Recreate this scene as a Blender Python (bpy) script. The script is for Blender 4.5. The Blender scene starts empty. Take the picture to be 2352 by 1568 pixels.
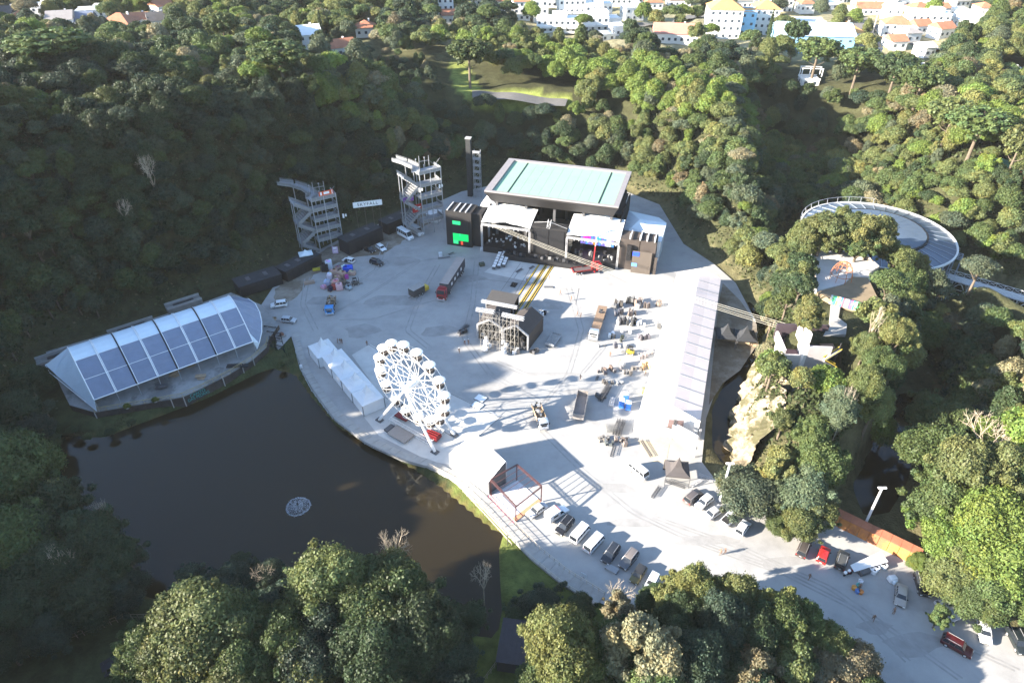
import bpy, bmesh, math, random
import numpy as np
from mathutils import Vector, Matrix
R = math.radians
S = bpy.context.scene
COL = S.collection
rng = np.random.default_rng(7)
random.seed(11)

# ------------------------------------------------------------------ camera, sky, sun, exposure
CAM_H = 105.0
PITCH = R(36.6)
cam_d = bpy.data.cameras.new('camera')
cam_d.sensor_width = 36.0
cam_d.lens = 24.0
cam_d.clip_end = 6000
cam = bpy.data.objects.new('camera', cam_d)
COL.objects.link(cam)
cam.location = (0, 0, CAM_H)
cam.rotation_euler = (R(90) - PITCH, 0, 0)
S.camera = cam
SUN_EL, SUN_AZ = R(19.5), R(15.0)          # shadows run towards +x, a little away from the camera
W = bpy.data.worlds.new('World')
S.world = W
W.use_nodes = True
wn = W.node_tree
for n in list(wn.nodes): wn.nodes.remove(n)
sky_n = wn.nodes.new('ShaderNodeTexSky')
sky_n.sky_type = 'NISHITA'
sky_n.sun_disc = False
sky_n.sun_elevation = SUN_EL
sky_n.sun_rotation = R(270) - SUN_AZ
sky_n.air_density = 1.0
sky_n.dust_density = 0.4
sky_n.ozone_density = 2.0
bg_n = wn.nodes.new('ShaderNodeBackground')
bg_n.inputs[1].default_value = 0.10
out_n = wn.nodes.new('ShaderNodeOutputWorld')
wn.links.new(sky_n.outputs[0], bg_n.inputs[0])
wn.links.new(bg_n.outputs[0], out_n.inputs[0])
sun_d = bpy.data.lights.new('sun', 'SUN')
sun_d.energy = 5.0
sun_d.angle = R(0.53)
sun_d.color = (1.0, 0.90, 0.76)
sun = bpy.data.objects.new('sun', sun_d)
COL.objects.link(sun)
sun.location = (-200, 100, 150)
Ldir = Vector((math.cos(SUN_EL) * math.cos(SUN_AZ), math.cos(SUN_EL) * math.sin(SUN_AZ), -math.sin(SUN_EL)))
sun.rotation_euler = Ldir.to_track_quat('-Z', 'Y').to_euler()
S.view_settings.view_transform = 'Standard'
S.view_settings.look = 'None'
S.view_settings.gamma = 1.0
S.view_settings.use_curve_mapping = False
S.view_settings.exposure = 2.4
S.render.engine = 'CYCLES'
S.cycles.max_bounces = 6
S.cycles.diffuse_bounces = 3
S.cycles.transparent_max_bounces = 8
S.cycles.volume_bounces = 0
S.cycles.caustics_reflective = False
S.cycles.caustics_refractive = False
S.cycles.sample_clamp_indirect = 6.0

# ------------------------------------------------------------------ helpers
FPX = 1568.0
def P(px, py, z=0.0):
    """Where the line of sight through a point of the survey picture (2352 wide) meets height z."""
    u = (px - 1176) / FPX; v = (784 - py) / FPX
    dy = math.cos(PITCH) + v * math.sin(PITCH); dz = -math.sin(PITCH) + v * math.cos(PITCH)
    t = (z - CAM_H) / dz
    return Vector((u * t, dy * t, z))
def ang(a, b): return math.atan2(b[1] - a[1], b[0] - a[0])
def depth_of(x, y, z): return y * math.cos(PITCH) - (z - CAM_H) * math.sin(PITCH)
def pix(x, y, z):
    d = depth_of(x, y, z)
    return 1176 + FPX * x / d, 784 - FPX * (y * math.sin(PITCH) + (z - CAM_H) * math.cos(PITCH)) / d

def tag(o, label=None, cat=None, group=None, kind=None):
    if label: o['label'] = label
    if cat: o['category'] = cat
    if group: o['group'] = group
    if kind: o['kind'] = kind
    return o
def thing(name, label, cat, loc=(0, 0, 0), rz=0.0, group=None):
    o = bpy.data.objects.new(name, None)
    COL.objects.link(o)
    o.empty_display_size = 0.3
    o.location = loc; o.rotation_euler = (0, 0, rz)
    return tag(o, label, cat, group)
def link(name, me, m=None, parent=None):
    if m is not None and not me.materials: me.materials.append(m)
    o = bpy.data.objects.new(name, me)
    COL.objects.link(o)
    if parent is not None: o.parent = parent
    return o
def copy_tree(root, loc, rz, label=None, group=None, color=None):
    def rec(o, par):
        c = o.copy(); COL.objects.link(c)
        if par is not None:
            c.parent = par
        if color is not None: c.color = color
        for ch in o.children: rec(ch, c)
        return c
    r = rec(root, None)
    r.location = loc; r.rotation_euler = (0, 0, rz)
    if label: r['label'] = label
    if group: r['group'] = group
    return r

class MB:
    """collects simple shapes into one mesh"""
    def __init__(s): s.v = []; s.f = []; s.mi = []; s.cur = 0
    def add(s, vs, fs):
        o = len(s.v); s.v += [tuple(p) for p in vs]
        for f in fs: s.f.append(tuple(o + i for i in f)); s.mi.append(s.cur)
        return s
    def box(s, c, d, rz=0.0, taper=1.0, ry=0.0):
        hx, hy, hz = d[0] / 2, d[1] / 2, d[2] / 2
        vs = []
        for z, k in ((-hz, 1.0), (hz, taper)):
            for x, y in ((-hx, -hy), (hx, -hy), (hx, hy), (-hx, hy)): vs.append((x * k, y * k, z))
        m = Matrix.Translation(c) @ Matrix.Rotation(rz, 4, 'Z') @ Matrix.Rotation(ry, 4, 'Y')
        return s.add([m @ Vector(p) for p in vs], [(3, 2, 1, 0), (4, 5, 6, 7), (0, 1, 5, 4), (1, 2, 6, 5), (2, 3, 7, 6), (3, 0, 4, 7)])
    def bar(s, a, b, r, n=4, r2=None, roll=0.785398):
        a = Vector(a); b = Vector(b); r2 = r if r2 is None else r2
        d = b - a
        if d.length < 1e-6: return s
        q = d.to_track_quat('Z', 'Y').to_matrix()
        vs = []
        for p, rr in ((a, r), (b, r2)):
            for i in range(n):
                t = 2 * math.pi * i / n + roll
                vs.append(p + q @ Vector((math.cos(t) * rr, math.sin(t) * rr, 0)))
        fs = [(i, (i + 1) % n, n + (i + 1) % n, n + i) for i in range(n)]
        fs += [tuple(range(n - 1, -1, -1)), tuple(range(n, 2 * n))]
        return s.add(vs, fs)
    def path(s, pts, r, n=4, closed=False):
        k = len(pts)
        for i in range(k if closed else k - 1): s.bar(pts[i], pts[(i + 1) % k], r, n)
        return s
    def prism(s, poly, z0, z1):
        n = len(poly)
        a = sum(poly[i][0] * poly[(i + 1) % n][1] - poly[(i + 1) % n][0] * poly[i][1] for i in range(n))
        if a < 0: poly = list(reversed(poly))
        vs = [(p[0], p[1], z0) for p in poly] + [(p[0], p[1], z1) for p in poly]
        fs = [tuple(range(n - 1, -1, -1)), tuple(range(n, 2 * n))] + [(i, (i + 1) % n, n + (i + 1) % n, n + i) for i in range(n)]
        return s.add(vs, fs)
    def xprism(s, prof, y0, y1):
        """profile in xz extruded along y"""
        n = len(prof)
        vs = [(p[0], y0, p[1]) for p in prof] + [(p[0], y1, p[1]) for p in prof]
        fs = [tuple(range(n)), tuple(range(2 * n - 1, n - 1, -1))] + [(n + i, n + (i + 1) % n, (i + 1) % n, i) for i in range(n)]
        return s.add(vs, fs)
    def quad(s, a, b, c, d): return s.add([a, b, c, d], [(0, 1, 2, 3)])
    def slab(s, a, b, c, d, th):
        """thick sheet through four corners"""
        a, b, c, d = map(Vector, (a, b, c, d))
        n = (b - a).cross(d - a).normalized() * th
        return s.add([a - n, b - n, c - n, d - n, a, b, c, d], [(3, 2, 1, 0), (4, 5, 6, 7), (0, 1, 5, 4), (1, 2, 6, 5), (2, 3, 7, 6), (3, 0, 4, 7)])
    def cyl(s, c, r, h, n=12, r2=None, axis='Z'):
        d = {'X': Vector((h, 0, 0)), 'Y': Vector((0, h, 0)), 'Z': Vector((0, 0, h))}[axis]
        c = Vector(c)
        return s.bar(c - d / 2, c + d / 2, r, n, r2, 0.0)
    def dome(s, c, r, rz=None, nu=10, nv=5, lo=0.0):
        """ellipsoid part from latitude lo*90deg up"""
        rz = r if rz is None else rz
        vs = []; c = Vector(c)
        for j in range(nv + 1):
            la = lo * math.pi / 2 + (1 - lo) * math.pi / 2 * j / nv
            for i in range(nu):
                t = 2 * math.pi * i / nu
                vs.append(c + Vector((r * math.cos(la) * math.cos(t), r * math.cos(la) * math.sin(t), rz * math.sin(la))))
        fs = [(j * nu + i, j * nu + (i + 1) % nu, (j + 1) * nu + (i + 1) % nu, (j + 1) * nu + i) for j in range(nv) for i in range(nu)]
        fs.append(tuple(range(nu - 1, -1, -1)))
        return s.add(vs, fs)
    def lattice(s, a, b, w, r, n=None, up=(0, 0, 1)):
        """square box truss between a and b"""
        a = Vector(a); b = Vector(b); d = (b - a).normalized()
        u = Vector(up)
        if abs(d.dot(u)) > 0.9: u = Vector((1, 0, 0))
        sx = d.cross(u).normalized() * w / 2; sy = d.cross(sx).normalized() * w / 2
        n = n or max(1, int((b - a).length / (w * 1.2)))
        cs = [sx + sy, sx - sy, -sx - sy, -sx + sy]
        for c in cs: s.bar(a + c, b + c, r)
        for i in range(n):
            p = a + (b - a) * (i / n); q = a + (b - a) * ((i + 1) / n)
            for k in range(4):
                c0, c1 = cs[k], cs[(k + 1) % 4]
                s.bar(p + c0, q + c1, r * 0.65)
                s.bar(p + c0, p + c1, r * 0.65)
        return s
    def mesh(s, name, smooth=False):
        me = bpy.data.meshes.new(name)
        me.from_pydata(s.v, [], s.f)
        if any(s.mi): me.polygons.foreach_set('material_index', s.mi)
        if smooth: me.polygons.foreach_set('use_smooth', [True] * len(s.f))
        me.update()
        return me
    def build(s, name, m, parent=None, smooth=False):
        me = s.mesh(name, smooth)
        for k in (m if isinstance(m, (list, tuple)) else [m]): me.materials.append(k)
        return link(name, me, None, parent)

def bevelled(mb, name, m, parent, w, seg=2, smooth=True):
    me = mb.mesh(name)
    bm = bmesh.new(); bm.from_mesh(me)
    bmesh.ops.remove_doubles(bm, verts=bm.verts, dist=1e-4)
    bmesh.ops.bevel(bm, geom=bm.edges[:] + bm.verts[:], offset=w, segments=seg, affect='EDGES', profile=0.6)
    bmesh.ops.recalc_face_normals(bm, faces=bm.faces)
    for f in bm.faces: f.smooth = smooth
    bm.to_mesh(me); bm.free()
    for k in (m if isinstance(m, (list, tuple)) else [m]): me.materials.append(k)
    return link(name, me, None, parent)

# ------------------------------------------------------------------ materials
MATS = {}
def mat(name, col, rough=0.7, var=0.12, scale=1.5, metal=0.0, bump=0.0, col2=None, thr=None, objcol=False, trans=0.0, emit=0.0, spec=0.4, detail=6.0):
    """a procedural surface: base colour broken up by two sizes of noise, optional stains (col2), optional relief"""
    if name in MATS: return MATS[name]
    m = bpy.data.materials.new(name); m.use_nodes = True
    t = m.node_tree; N = t.nodes; L = t.links
    b = N['Principled BSDF']
    b.inputs['Roughness'].default_value = rough
    b.inputs['Metallic'].default_value = metal
    b.inputs['Specular IOR Level'].default_value = spec
    tc = N.new('ShaderNodeTexCoord')
    no = N.new('ShaderNodeTexNoise'); no.inputs['Scale'].default_value = scale; no.inputs['Detail'].default_value = detail; no.inputs['Roughness'].default_value = 0.62
    L.new(tc.outputs['Object'], no.inputs['Vector'])
    mr = N.new('ShaderNodeMapRange'); mr.inputs[1].default_value = 0.25; mr.inputs[2].default_value = 0.75
    mr.inputs[3].default_value = 1 - var; mr.inputs[4].default_value = 1 + var
    L.new(no.outputs[0], mr.inputs[0])
    mx = N.new('ShaderNodeMix'); mx.data_type = 'RGBA'; mx.blend_type = 'MULTIPLY'; mx.inputs[0].default_value = 1.0
    L.new(mr.outputs[0], mx.inputs[7])
    src = None
    if objcol:
        oi = N.new('ShaderNodeObjectInfo'); src = oi.outputs['Color']; L.new(src, mx.inputs[6])
    else:
        mx.inputs[6].default_value = (*col, 1)
    res = mx.outputs[2]
    if col2 is not None:
        n2 = N.new('ShaderNodeTexNoise'); n2.inputs['Scale'].default_value = scale * 0.23; n2.inputs['Detail'].default_value = 8; n2.inputs['Roughness'].default_value = 0.7
        L.new(tc.outputs['Object'], n2.inputs['Vector'])
        rp = N.new('ShaderNodeMapRange'); lo, hi = thr or (0.5, 0.62)
        rp.inputs[1].default_value = lo; rp.inputs[2].default_value = hi
        L.new(n2.outputs[0], rp.inputs[0])
        m2 = N.new('ShaderNodeMix'); m2.data_type = 'RGBA'
        L.new(rp.outputs[0], m2.inputs[0]); L.new(res, m2.inputs[6]); m2.inputs[7].default_value = (*col2, 1)
        res = m2.outputs[2]
    L.new(res, b.inputs['Base Color'])
    if bump > 0:
        bp = N.new('ShaderNodeBump'); bp.inputs['Strength'].default_value = 0.6; bp.inputs['Distance'].default_value = bump
        L.new(no.outputs[0], bp.inputs['Height']); L.new(bp.outputs[0], b.inputs['Normal'])
    if emit > 0:
        L.new(res, b.inputs['Emission Color']); b.inputs['Emission Strength'].default_value = emit
    if trans > 0:
        tr = N.new('ShaderNodeBsdfTransparent'); ms = N.new('ShaderNodeMixShader'); ms.inputs[0].default_value = trans
        o = N['Material Output']
        L.new(b.outputs[0], ms.inputs[1]); L.new(tr.outputs[0], ms.inputs[2]); L.new(ms.outputs[0], o.inputs[0])
    MATS[name] = m
    return m
WHITE = mat('white_paint', (0.78, 0.78, 0.78), 0.5, 0.05)
BLACK = mat('black_fabric', (0.018, 0.018, 0.02), 0.85, 0.3, 0.8)
BLACK2 = mat('black_paint', (0.015, 0.015, 0.017), 0.5, 0.2)
DGREY = mat('dark_grey_metal', (0.09, 0.09, 0.095), 0.5, 0.2, 2.0)
GREY = mat('grey_concrete', (0.30, 0.295, 0.285), 0.9, 0.15, 0.8, bump=0.01)
STEEL = mat('galvanised_steel', (0.36, 0.37, 0.385), 0.5, 0.12, 3.0, metal=0.35)
ALU = mat('aluminium_truss', (0.58, 0.58, 0.59), 0.4, 0.1, 3.0, metal=0.3)
RUST = mat('rusty_steel', (0.42, 0.15, 0.045), 0.85, 0.25, 1.2, bump=0.01, col2=(0.20, 0.075, 0.03))
WOOD = mat('raw_timber', (0.30, 0.21, 0.12), 0.8, 0.25, 3.0)
PLY = mat('pale_plywood', (0.34, 0.245, 0.16), 0.8, 0.2, 1.5)
RUBBER = mat('tyre_rubber', (0.02, 0.02, 0.021), 0.85, 0.1)
PVC = mat('white_tent_fabric', (0.66, 0.67, 0.68), 0.6, 0.04, 0.7)
GLASS_D = mat('dark_window_glass', (0.02, 0.024, 0.03), 0.08, 0.1, spec=0.6)
PAINT = mat('car_paint', (1, 1, 1), 0.28, 0.03, objcol=True, spec=0.6)
OBJC = mat('coloured_fabric', (1, 1, 1), 0.75, 0.12, 3.0, objcol=True)
YELLOW = mat('yellow_paint', (0.62, 0.42, 0.04), 0.55, 0.15)
RED = mat('red_paint', (0.30, 0.018, 0.018), 0.45, 0.1)
BLUE = mat('blue_plastic', (0.03, 0.14, 0.50), 0.45, 0.08)
TILE = mat('clay_roof_tile', (0.38, 0.15, 0.08), 0.85, 0.2, 1.0)
def W_(mb, parent):
    """turn world coordinates gathered in mb into the frame of its thing"""
    m = (Matrix.Translation(parent.location) @ parent.rotation_euler.to_matrix().to_4x4()).inverted()
    mb.v = [tuple(m @ Vector(p)) for p in mb.v]
    return mb
def zfor(py, y): return CAM_H - y * math.tan(PITCH - math.atan((784 - py) / FPX))
def mk(parent, name, m, *shapes, smooth=False, label=None):
    """one part from a list of ('box', args...) style calls"""
    mb = MB()
    for s_ in shapes: getattr(mb, s_[0])(*s_[1:])
    o = mb.build(name, m, parent, smooth)
    if label: o['label'] = label
    return o
def text_mesh(name, txt, size, m, parent, loc, rot, depth=0.02, align='CENTER', spacing=1.0):
    cu = bpy.data.curves.new('lettering', 'FONT'); cu.body = txt; cu.size = size; cu.extrude = depth; cu.align_x = align; cu.align_y = 'CENTER'; cu.space_character = spacing
    tmp = bpy.data.objects.new('lettering', cu); COL.objects.link(tmp)
    dg = bpy.context.evaluated_depsgraph_get()
    me = bpy.data.meshes.new_from_object(tmp.evaluated_get(dg))
    bpy.data.objects.remove(tmp); bpy.data.curves.remove(cu)
    me.materials.clear(); me.materials.append(m)
    o = link(name, me, None, parent); o.location = loc; o.rotation_euler = rot
    return o
# ------------------------------------------------------------------ terrain
def W2(pts, z=0.0): return np.array([[P(a, b, z).x, P(a, b, z).y] for a, b in pts])
FLOOR = W2([(-120, 1750), (-60, 1420), (-40, 1250), (10, 1110), (40, 1010), (40, 900), (95, 790), (330, 722), (560, 640), (650, 575), (720, 535), (800, 515),
            (920, 478), (1000, 440), (1060, 408), (1200, 402), (1400, 415), (1530, 470), (1580, 560), (1650, 600), (1710, 655), (1775, 740), (1745, 820), (1712, 900), (1690, 960),
            (1676, 1040), (1720, 1095), (1850, 1120), (1935, 1075), (1985, 985), (2040, 900), (2110, 850), (2150, 900), (2120, 1000), (2100, 1100), (2120, 1230),
            (2190, 1310), (2330, 1400), (2480, 1500), (2600, 1750)])
OPC = Vector((P(2015, 533, 14).x, P(2015, 533, 14).y, 0))       # centre of the round wire theatre
OPR = 20.5
VAL = np.array([[OPC.x + (OPR + 5) * math.cos(t), OPC.y + 4 + (OPR + 5) * math.sin(t)] for t in np.linspace(0, 2 * math.pi, 20, endpoint=False)])
VAL2 = np.array([[OPC.x + 12, OPC.y - 14], [OPC.x + 36, OPC.y - 40], [OPC.x + 90, OPC.y - 60], [OPC.x + 110, OPC.y - 36], [OPC.x + 50, OPC.y - 8], [OPC.x + 20, OPC.y + 10]])
VAL3 = np.array([[OPC.x - 26, OPC.y + 2], [OPC.x - 14, OPC.y + 24], [OPC.x - 4, OPC.y + 66], [OPC.x + 4, OPC.y + 90], [OPC.x + 18, OPC.y + 82], [OPC.x + 16, OPC.y + 40], [OPC.x + 16, OPC.y + 8]])
LAKE = W2([(625, 848), (675, 862), (715, 915), (770, 980), (860, 1033), (905, 1055), (950, 1080), (1010, 1120), (1080, 1178), (1130, 1218), (1152, 1226), (1143, 1262), (1148, 1400),
           (1140, 1460), (1000, 1450), (800, 1420), (600, 1385), (420, 1400), (330, 1360), (230, 1260), (120, 1170), (80, 1090), (84, 1040), (130, 1000), (235, 1008), (330, 972), (480, 915), (590, 860)], -1.5)
CHAN = W2([(1712, 690), (1775, 730), (1748, 800), (1715, 880), (1694, 950), (1680, 1040), (1690, 1075), (1660, 1060), (1640, 1030), (1640, 940), (1668, 880), (1700, 830), (1725, 790), (1735, 745)], -1.0)
CANW = W2([(1960, 1110), (2000, 1000), (2070, 905), (2125, 905), (2100, 1000), (2080, 1100), (2040, 1170), (1990, 1180)], -0.8)

MESA = W2([(1838, 578), (1990, 566), (2040, 618), (2066, 690), (2085, 770), (2060, 850), (1990, 905), (1900, 935), (1815, 915), (1772, 850), (1790, 760), (1822, 660)], 19.5)
_nb = P(1857, 795, 21); NOTCH = np.array([[_nb.x - 5.5, _nb.y - 9], [_nb.x + 9, _nb.y - 9], [_nb.x + 8.5, _nb.y + 1.2], [_nb.x + .5, _nb.y + 1.2], [_nb.x - 5, _nb.y + 2.2]])
def pip(x, y, poly):
    ins = np.zeros(x.shape, bool); n = len(poly)
    for i in range(n):
        x1, y1 = poly[i]; x2, y2 = poly[(i + 1) % n]
        c = ((y1 > y) != (y2 > y)) & (x < (x2 - x1) * (y - y1) / (y2 - y1 + 1e-12) + x1)
        ins ^= c
    return ins
def sdist(x, y, poly):
    d = np.full(x.shape, 1e9); n = len(poly)
    for i in range(n):
        a = poly[i]; b = poly[(i + 1) % n]; e = b - a
        t = np.clip(((x - a[0]) * e[0] + (y - a[1]) * e[1]) / (e @ e + 1e-9), 0, 1)
        d = np.minimum(d, np.hypot(x - a[0] - t * e[0], y - a[1] - t * e[1]))
    return np.where(pip(x, y, poly), -d, d)
CTRL = []
for (a, b, z) in [(0, 420, 36), (150, 500, 38), (400, 450, 37), (620, 400, 34), (800, 380, 31), (1000, 340, 28), (250, 250, 38), (600, 230, 33), (900, 240, 29), (1150, 250, 26),
                  (1350, 310, 25), (1580, 420, 26), (1700, 500, 25), (1640, 540, 20), (1830, 650, 19), (1950, 640, 19), (1880, 760, 19), (1830, 900, 18), (1950, 880, 17),
                  (2150, 800, 15), (2250, 900, 17), (2300, 1100, 17), (2330, 1300, 15), (2250, 360, 28), (2100, 260, 28), (1850, 250, 27), (1500, 200, 27), (2330, 500, 28),
                  (1900, 60, 26), (1300, 60, 28), (700, 60, 30), (150, 60, 31), (2340, 100, 30)]:
    p = P(a, b, z); CTRL.append((p.x, p.y, z))
CTRL += [(-150, 80, 34), (-150, 60, 31), (-150, 100, 40), (-152, 124, 48), (-158, 138, 58), (-165, 165, 50), (-182, 128, 61), (-190, 90, 46), (-200, 172, 42), (-110, 20, 26), (0, -30, 2), (60, 10, 3), (110, 40, 12), (-50, 0, 5), (-300, 500, 33), (0, 600, 30), (350, 550, 30), (-500, 300, 38), (500, 300, 32), (0, 1200, 40), (900, 1200, 40), (-900, 1200, 45), (170, 120, 24)]  # first points: unseen hill left of the view, raised to shade the yard
CTRL = np.array(CTRL, float)
def plateau(x, y):
    w = 0; s = 0
    for cx, cy, cz in CTRL:
        k = 1.0 / ((x - cx) ** 2 + (y - cy) ** 2 + 60.0) ** 1.5
        w = w + k; s = s + k * cz
    return s / w
def wob(x, y):
    return 0.9 * np.sin(x * 0.13 + 1.3 * np.sin(y * 0.07)) + 0.7 * np.sin(y * 0.17 + 0.9 * np.sin(x * 0.11 + 2)) + 0.4 * np.sin(x * 0.41 + y * 0.37)
def floor_dist(x, y):
    d = sdist(x, y, FLOOR)
    for v in (VAL, VAL2, VAL3): d = np.minimum(d, sdist(x, y, v))
    return d
def height(x, y):
    x = np.asarray(x, float); y = np.asarray(y, float)
    d = floor_dist(x, y)
    hm = plateau(x, y)
    run = 27 + 7 * np.clip(-x / 40, 0, 1) - 16 * np.exp(-(((x - 62) / 26) ** 2 + ((y - 118) / 30) ** 2)) + 3 * np.sin(x * 0.09) + 2 * np.sin(y * 0.12)
    t = np.clip(d / run, 0, 1); t2 = np.clip((d - 8) / 60, 0, 1)
    z = hm * (0.88 * np.sin(t * math.pi / 2) ** 1.3 + 0.12 * t2) + wob(x, y) * np.clip(d / 12, 0, 1) * 0.8
    z = np.where(d <= 0, -0.30, np.maximum(z, -0.30))
    dm = sdist(x, y, MESA); km = np.clip((5.0 - dm) / 8.0, 0, 1)
    z = np.where(dm < 5, np.maximum(z, (18.8 + 0.5 * wob(x, y) * np.clip(-dm / 6, 0, 1)) * km * km * (3 - 2 * km)), z)
    dn = sdist(x, y, NOTCH); z = np.where(dn < 3, np.minimum(z, 8.0 + 11.5 * np.clip(dn / 3.0, 0, 1)), z)
    for poly, dep, wd in ((LAKE, 2.4, 2.0), (CHAN, 1.6, 2.0), (CANW, 1.5, 2.0)):
        dl = sdist(x, y, poly)
        k = np.clip((wd - dl) / (wd + 1.0), 0, 1); k = k * k * (3 - 2 * k)
        z = np.where(dl < wd, z * (1 - k) - dep * k, z)
    for v in (VAL, VAL2):
        z = np.where(sdist(x, y, v) < 0, -2.5, z)
    return z
def ground_hit(px, py, above=0.0):
    """where a line of sight of the survey picture meets the ground raised by 'above'"""
    u = (px - 1176) / FPX; v = (784 - py) / FPX
    d = np.array([u, math.cos(PITCH) + v * math.sin(PITCH), -math.sin(PITCH) + v * math.cos(PITCH)])
    t = np.linspace(50, 1500, 2900)
    X, Y, Z = d[0] * t, d[1] * t, CAM_H + d[2] * t
    k = np.argmax(Z <= np.maximum(height(X, Y), -0.3) + above)
    return Vector((X[k], Y[k], Z[k] - above))
def axis(lo, hi, a, b, fine, coarse_growth=1.16):
    c = list(np.arange(a, b, fine)); s = fine; v = c[-1]
    while v < hi: s *= coarse_growth; v += s; c.append(v)
    s = fine; v = c[0]; left = []
    while v > lo: s *= coarse_growth; v -= s; left.append(v)
    return np.array(left[::-1] + c)
gx = axis(-850, 850, -125, 150, 1.6); gy = axis(-60, 1150, 15, 260, 1.6)
GX, GY = np.meshgrid(gx, gy)
GZ = height(GX.ravel(), GY.ravel()).reshape(GX.shape)
nx, ny = len(gx), len(gy)
def grid_mesh(name, V, nx, ny, smooth=True):
    me = bpy.data.meshes.new(name)
    idx = np.arange(nx * ny).reshape(ny, nx)
    q = np.stack([idx[:-1, :-1], idx[:-1, 1:], idx[1:, 1:], idx[1:, :-1]], -1).reshape(-1, 4)
    return raw_mesh(me, V, q, smooth)
def raw_mesh(me, V, q, smooth=False):
    me.vertices.add(len(V)); me.vertices.foreach_set('co', np.asarray(V, np.float32).ravel())
    k = q.shape[1]
    me.loops.add(q.size); me.loops.foreach_set('vertex_index', q.astype(np.int32).ravel())
    me.polygons.add(len(q)); me.polygons.foreach_set('loop_start', np.arange(0, q.size, k, dtype=np.int32))
    me.polygons.foreach_set('loop_total', np.full(len(q), k, np.int32))
    me.polygons.foreach_set('use_smooth', np.full(len(q), smooth, bool))
    me.update(calc_edges=True)
    return me
def color_attr(me, name, C):
    a = me.color_attributes.new(name, 'FLOAT_COLOR', 'POINT')
    c4 = np.ones((len(C), 4), np.float32); c4[:, :3] = C
    a.data.foreach_set('color', c4.ravel())
tm = grid_mesh('terrain', np.stack([GX.ravel(), GY.ravel(), GZ.ravel()], -1), nx, ny)
fx, fy, fz = GX.ravel(), GY.ravel(), GZ.ravel()
LAWN = np.array([ground_hit(a, b)[:2] for a, b in [(1030, 145), (1075, 150), (1090, 180), (1110, 205), (1200, 208), (1310, 218), (1310, 245), (1150, 262), (1090, 255), (1045, 205)]])
dl = sdist(fx, fy, LAKE); dfl = floor_dist(fx, fy)
tc_ = np.tile(np.array([0.050, 0.052, 0.026]), (len(fx), 1))
def paint(mask, c): tc_[mask] = c
paint((fy > 300), (0.13, 0.13, 0.07)); paint((fy > 312) & (fx > -30), (0.25, 0.23, 0.14))
paint((dl < 30) & (dfl < 4), (0.046, 0.056, 0.024)); paint((dl < 30) & (dfl < 4) & (fx > -12), (0.085, 0.105, 0.030))  # left bank grass coloured darker for its shade, sunlit right bank left brighter
paint((dfl < 2) & (fx > 25) & (fy > 40), (0.10, 0.092, 0.048))
paint(sdist(fx, fy, LAWN) < 0, (0.20, 0.23, 0.06))
paint(dl < 0, (0.10, 0.07, 0.03))
color_attr(tm, 'ground', tc_)
def ground_mat(name, attr):
    m = bpy.data.materials.new(name); m.use_nodes = True
    t = m.node_tree; N = t.nodes; L = t.links; b = N['Principled BSDF']
    b.inputs['Roughness'].default_value = 0.95; b.inputs['Specular IOR Level'].default_value = 0.1
    a = N.new('ShaderNodeAttribute'); a.attribute_name = attr
    tc = N.new('ShaderNodeTexCoord')
    n1 = N.new('ShaderNodeTexNoise'); n1.inputs['Scale'].default_value = 0.35; n1.inputs['Detail'].default_value = 9; n1.inputs['Roughness'].default_value = 0.7
    L.new(tc.outputs['Object'], n1.inputs['Vector'])
    mr = N.new('ShaderNodeMapRange'); mr.inputs[1].default_value = 0.3; mr.inputs[2].default_value = 0.7; mr.inputs[3].default_value = 0.55; mr.inputs[4].default_value = 1.5
    L.new(n1.outputs[0], mr.inputs[0])
    mx = N.new('ShaderNodeMix'); mx.data_type = 'RGBA'; mx.blend_type = 'MULTIPLY'; mx.inputs[0].default_value = 1
    L.new(a.outputs['Color'], mx.inputs[6]); L.new(mr.outputs[0], mx.inputs[7]); L.new(mx.outputs[2], b.inputs['Base Color'])
    n2 = N.new('ShaderNodeTexNoise'); n2.inputs['Scale'].default_value = 2.5; n2.inputs['Detail'].default_value = 6
    L.new(tc.outputs['Object'], n2.inputs['Vector'])
    bp = N.new('ShaderNodeBump'); bp.inputs['Distance'].default_value = 0.25; L.new(n2.outputs[0], bp.inputs['Height']); L.new(bp.outputs[0], b.inputs['Normal'])
    return m
tm.materials.append(ground_mat('soil_and_grass', 'ground'))
tag(link('terrain', tm), kind='structure')

def sheet(name, poly, z, m, kind='structure', parent=None, sub=None):
    """flat sheet through a polygon given in world xy"""
    me = bpy.data.meshes.new(name); bm = bmesh.new()
    vs = [bm.verts.new((p[0], p[1], z)) for p in poly]
    f = bm.faces.new(vs)
    f.normal_update()
    if f.normal.z < 0: f.normal_flip()
    bmesh.ops.triangulate(bm, faces=[f])
    bm.to_mesh(me); bm.free(); me.materials.append(m)
    o = link(name, me, None, parent)
    if kind: o['kind'] = kind
    return o
# water
def water_mat(name, col, rough=0.03, wave=0.006):
    m = bpy.data.materials.new(name); m.use_nodes = True
    t = m.node_tree; N = t.nodes; L = t.links; b = N['Principled BSDF']
    b.inputs['Base Color'].default_value = (*col, 1); b.inputs['Roughness'].default_value = rough; b.inputs['IOR'].default_value = 1.33
    tc = N.new('ShaderNodeTexCoord'); n1 = N.new('ShaderNodeTexNoise'); n1.inputs['Scale'].default_value = 1.4; n1.inputs['Detail'].default_value = 4
    L.new(tc.outputs['Object'], n1.inputs['Vector'])
    bp = N.new('ShaderNodeBump'); bp.inputs['Distance'].default_value = wave; bp.inputs['Strength'].default_value = 0.4
    L.new(n1.outputs[0], bp.inputs['Height']); L.new(bp.outputs[0], b.inputs['Normal'])
    return m
WATER = water_mat('murky_pond_water', (0.020, 0.0150, 0.007))
def expand(poly, d):
    c = poly.mean(0); return c + (poly - c) * (1 + d / np.linalg.norm(poly - c, axis=1, keepdims=True))
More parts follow.
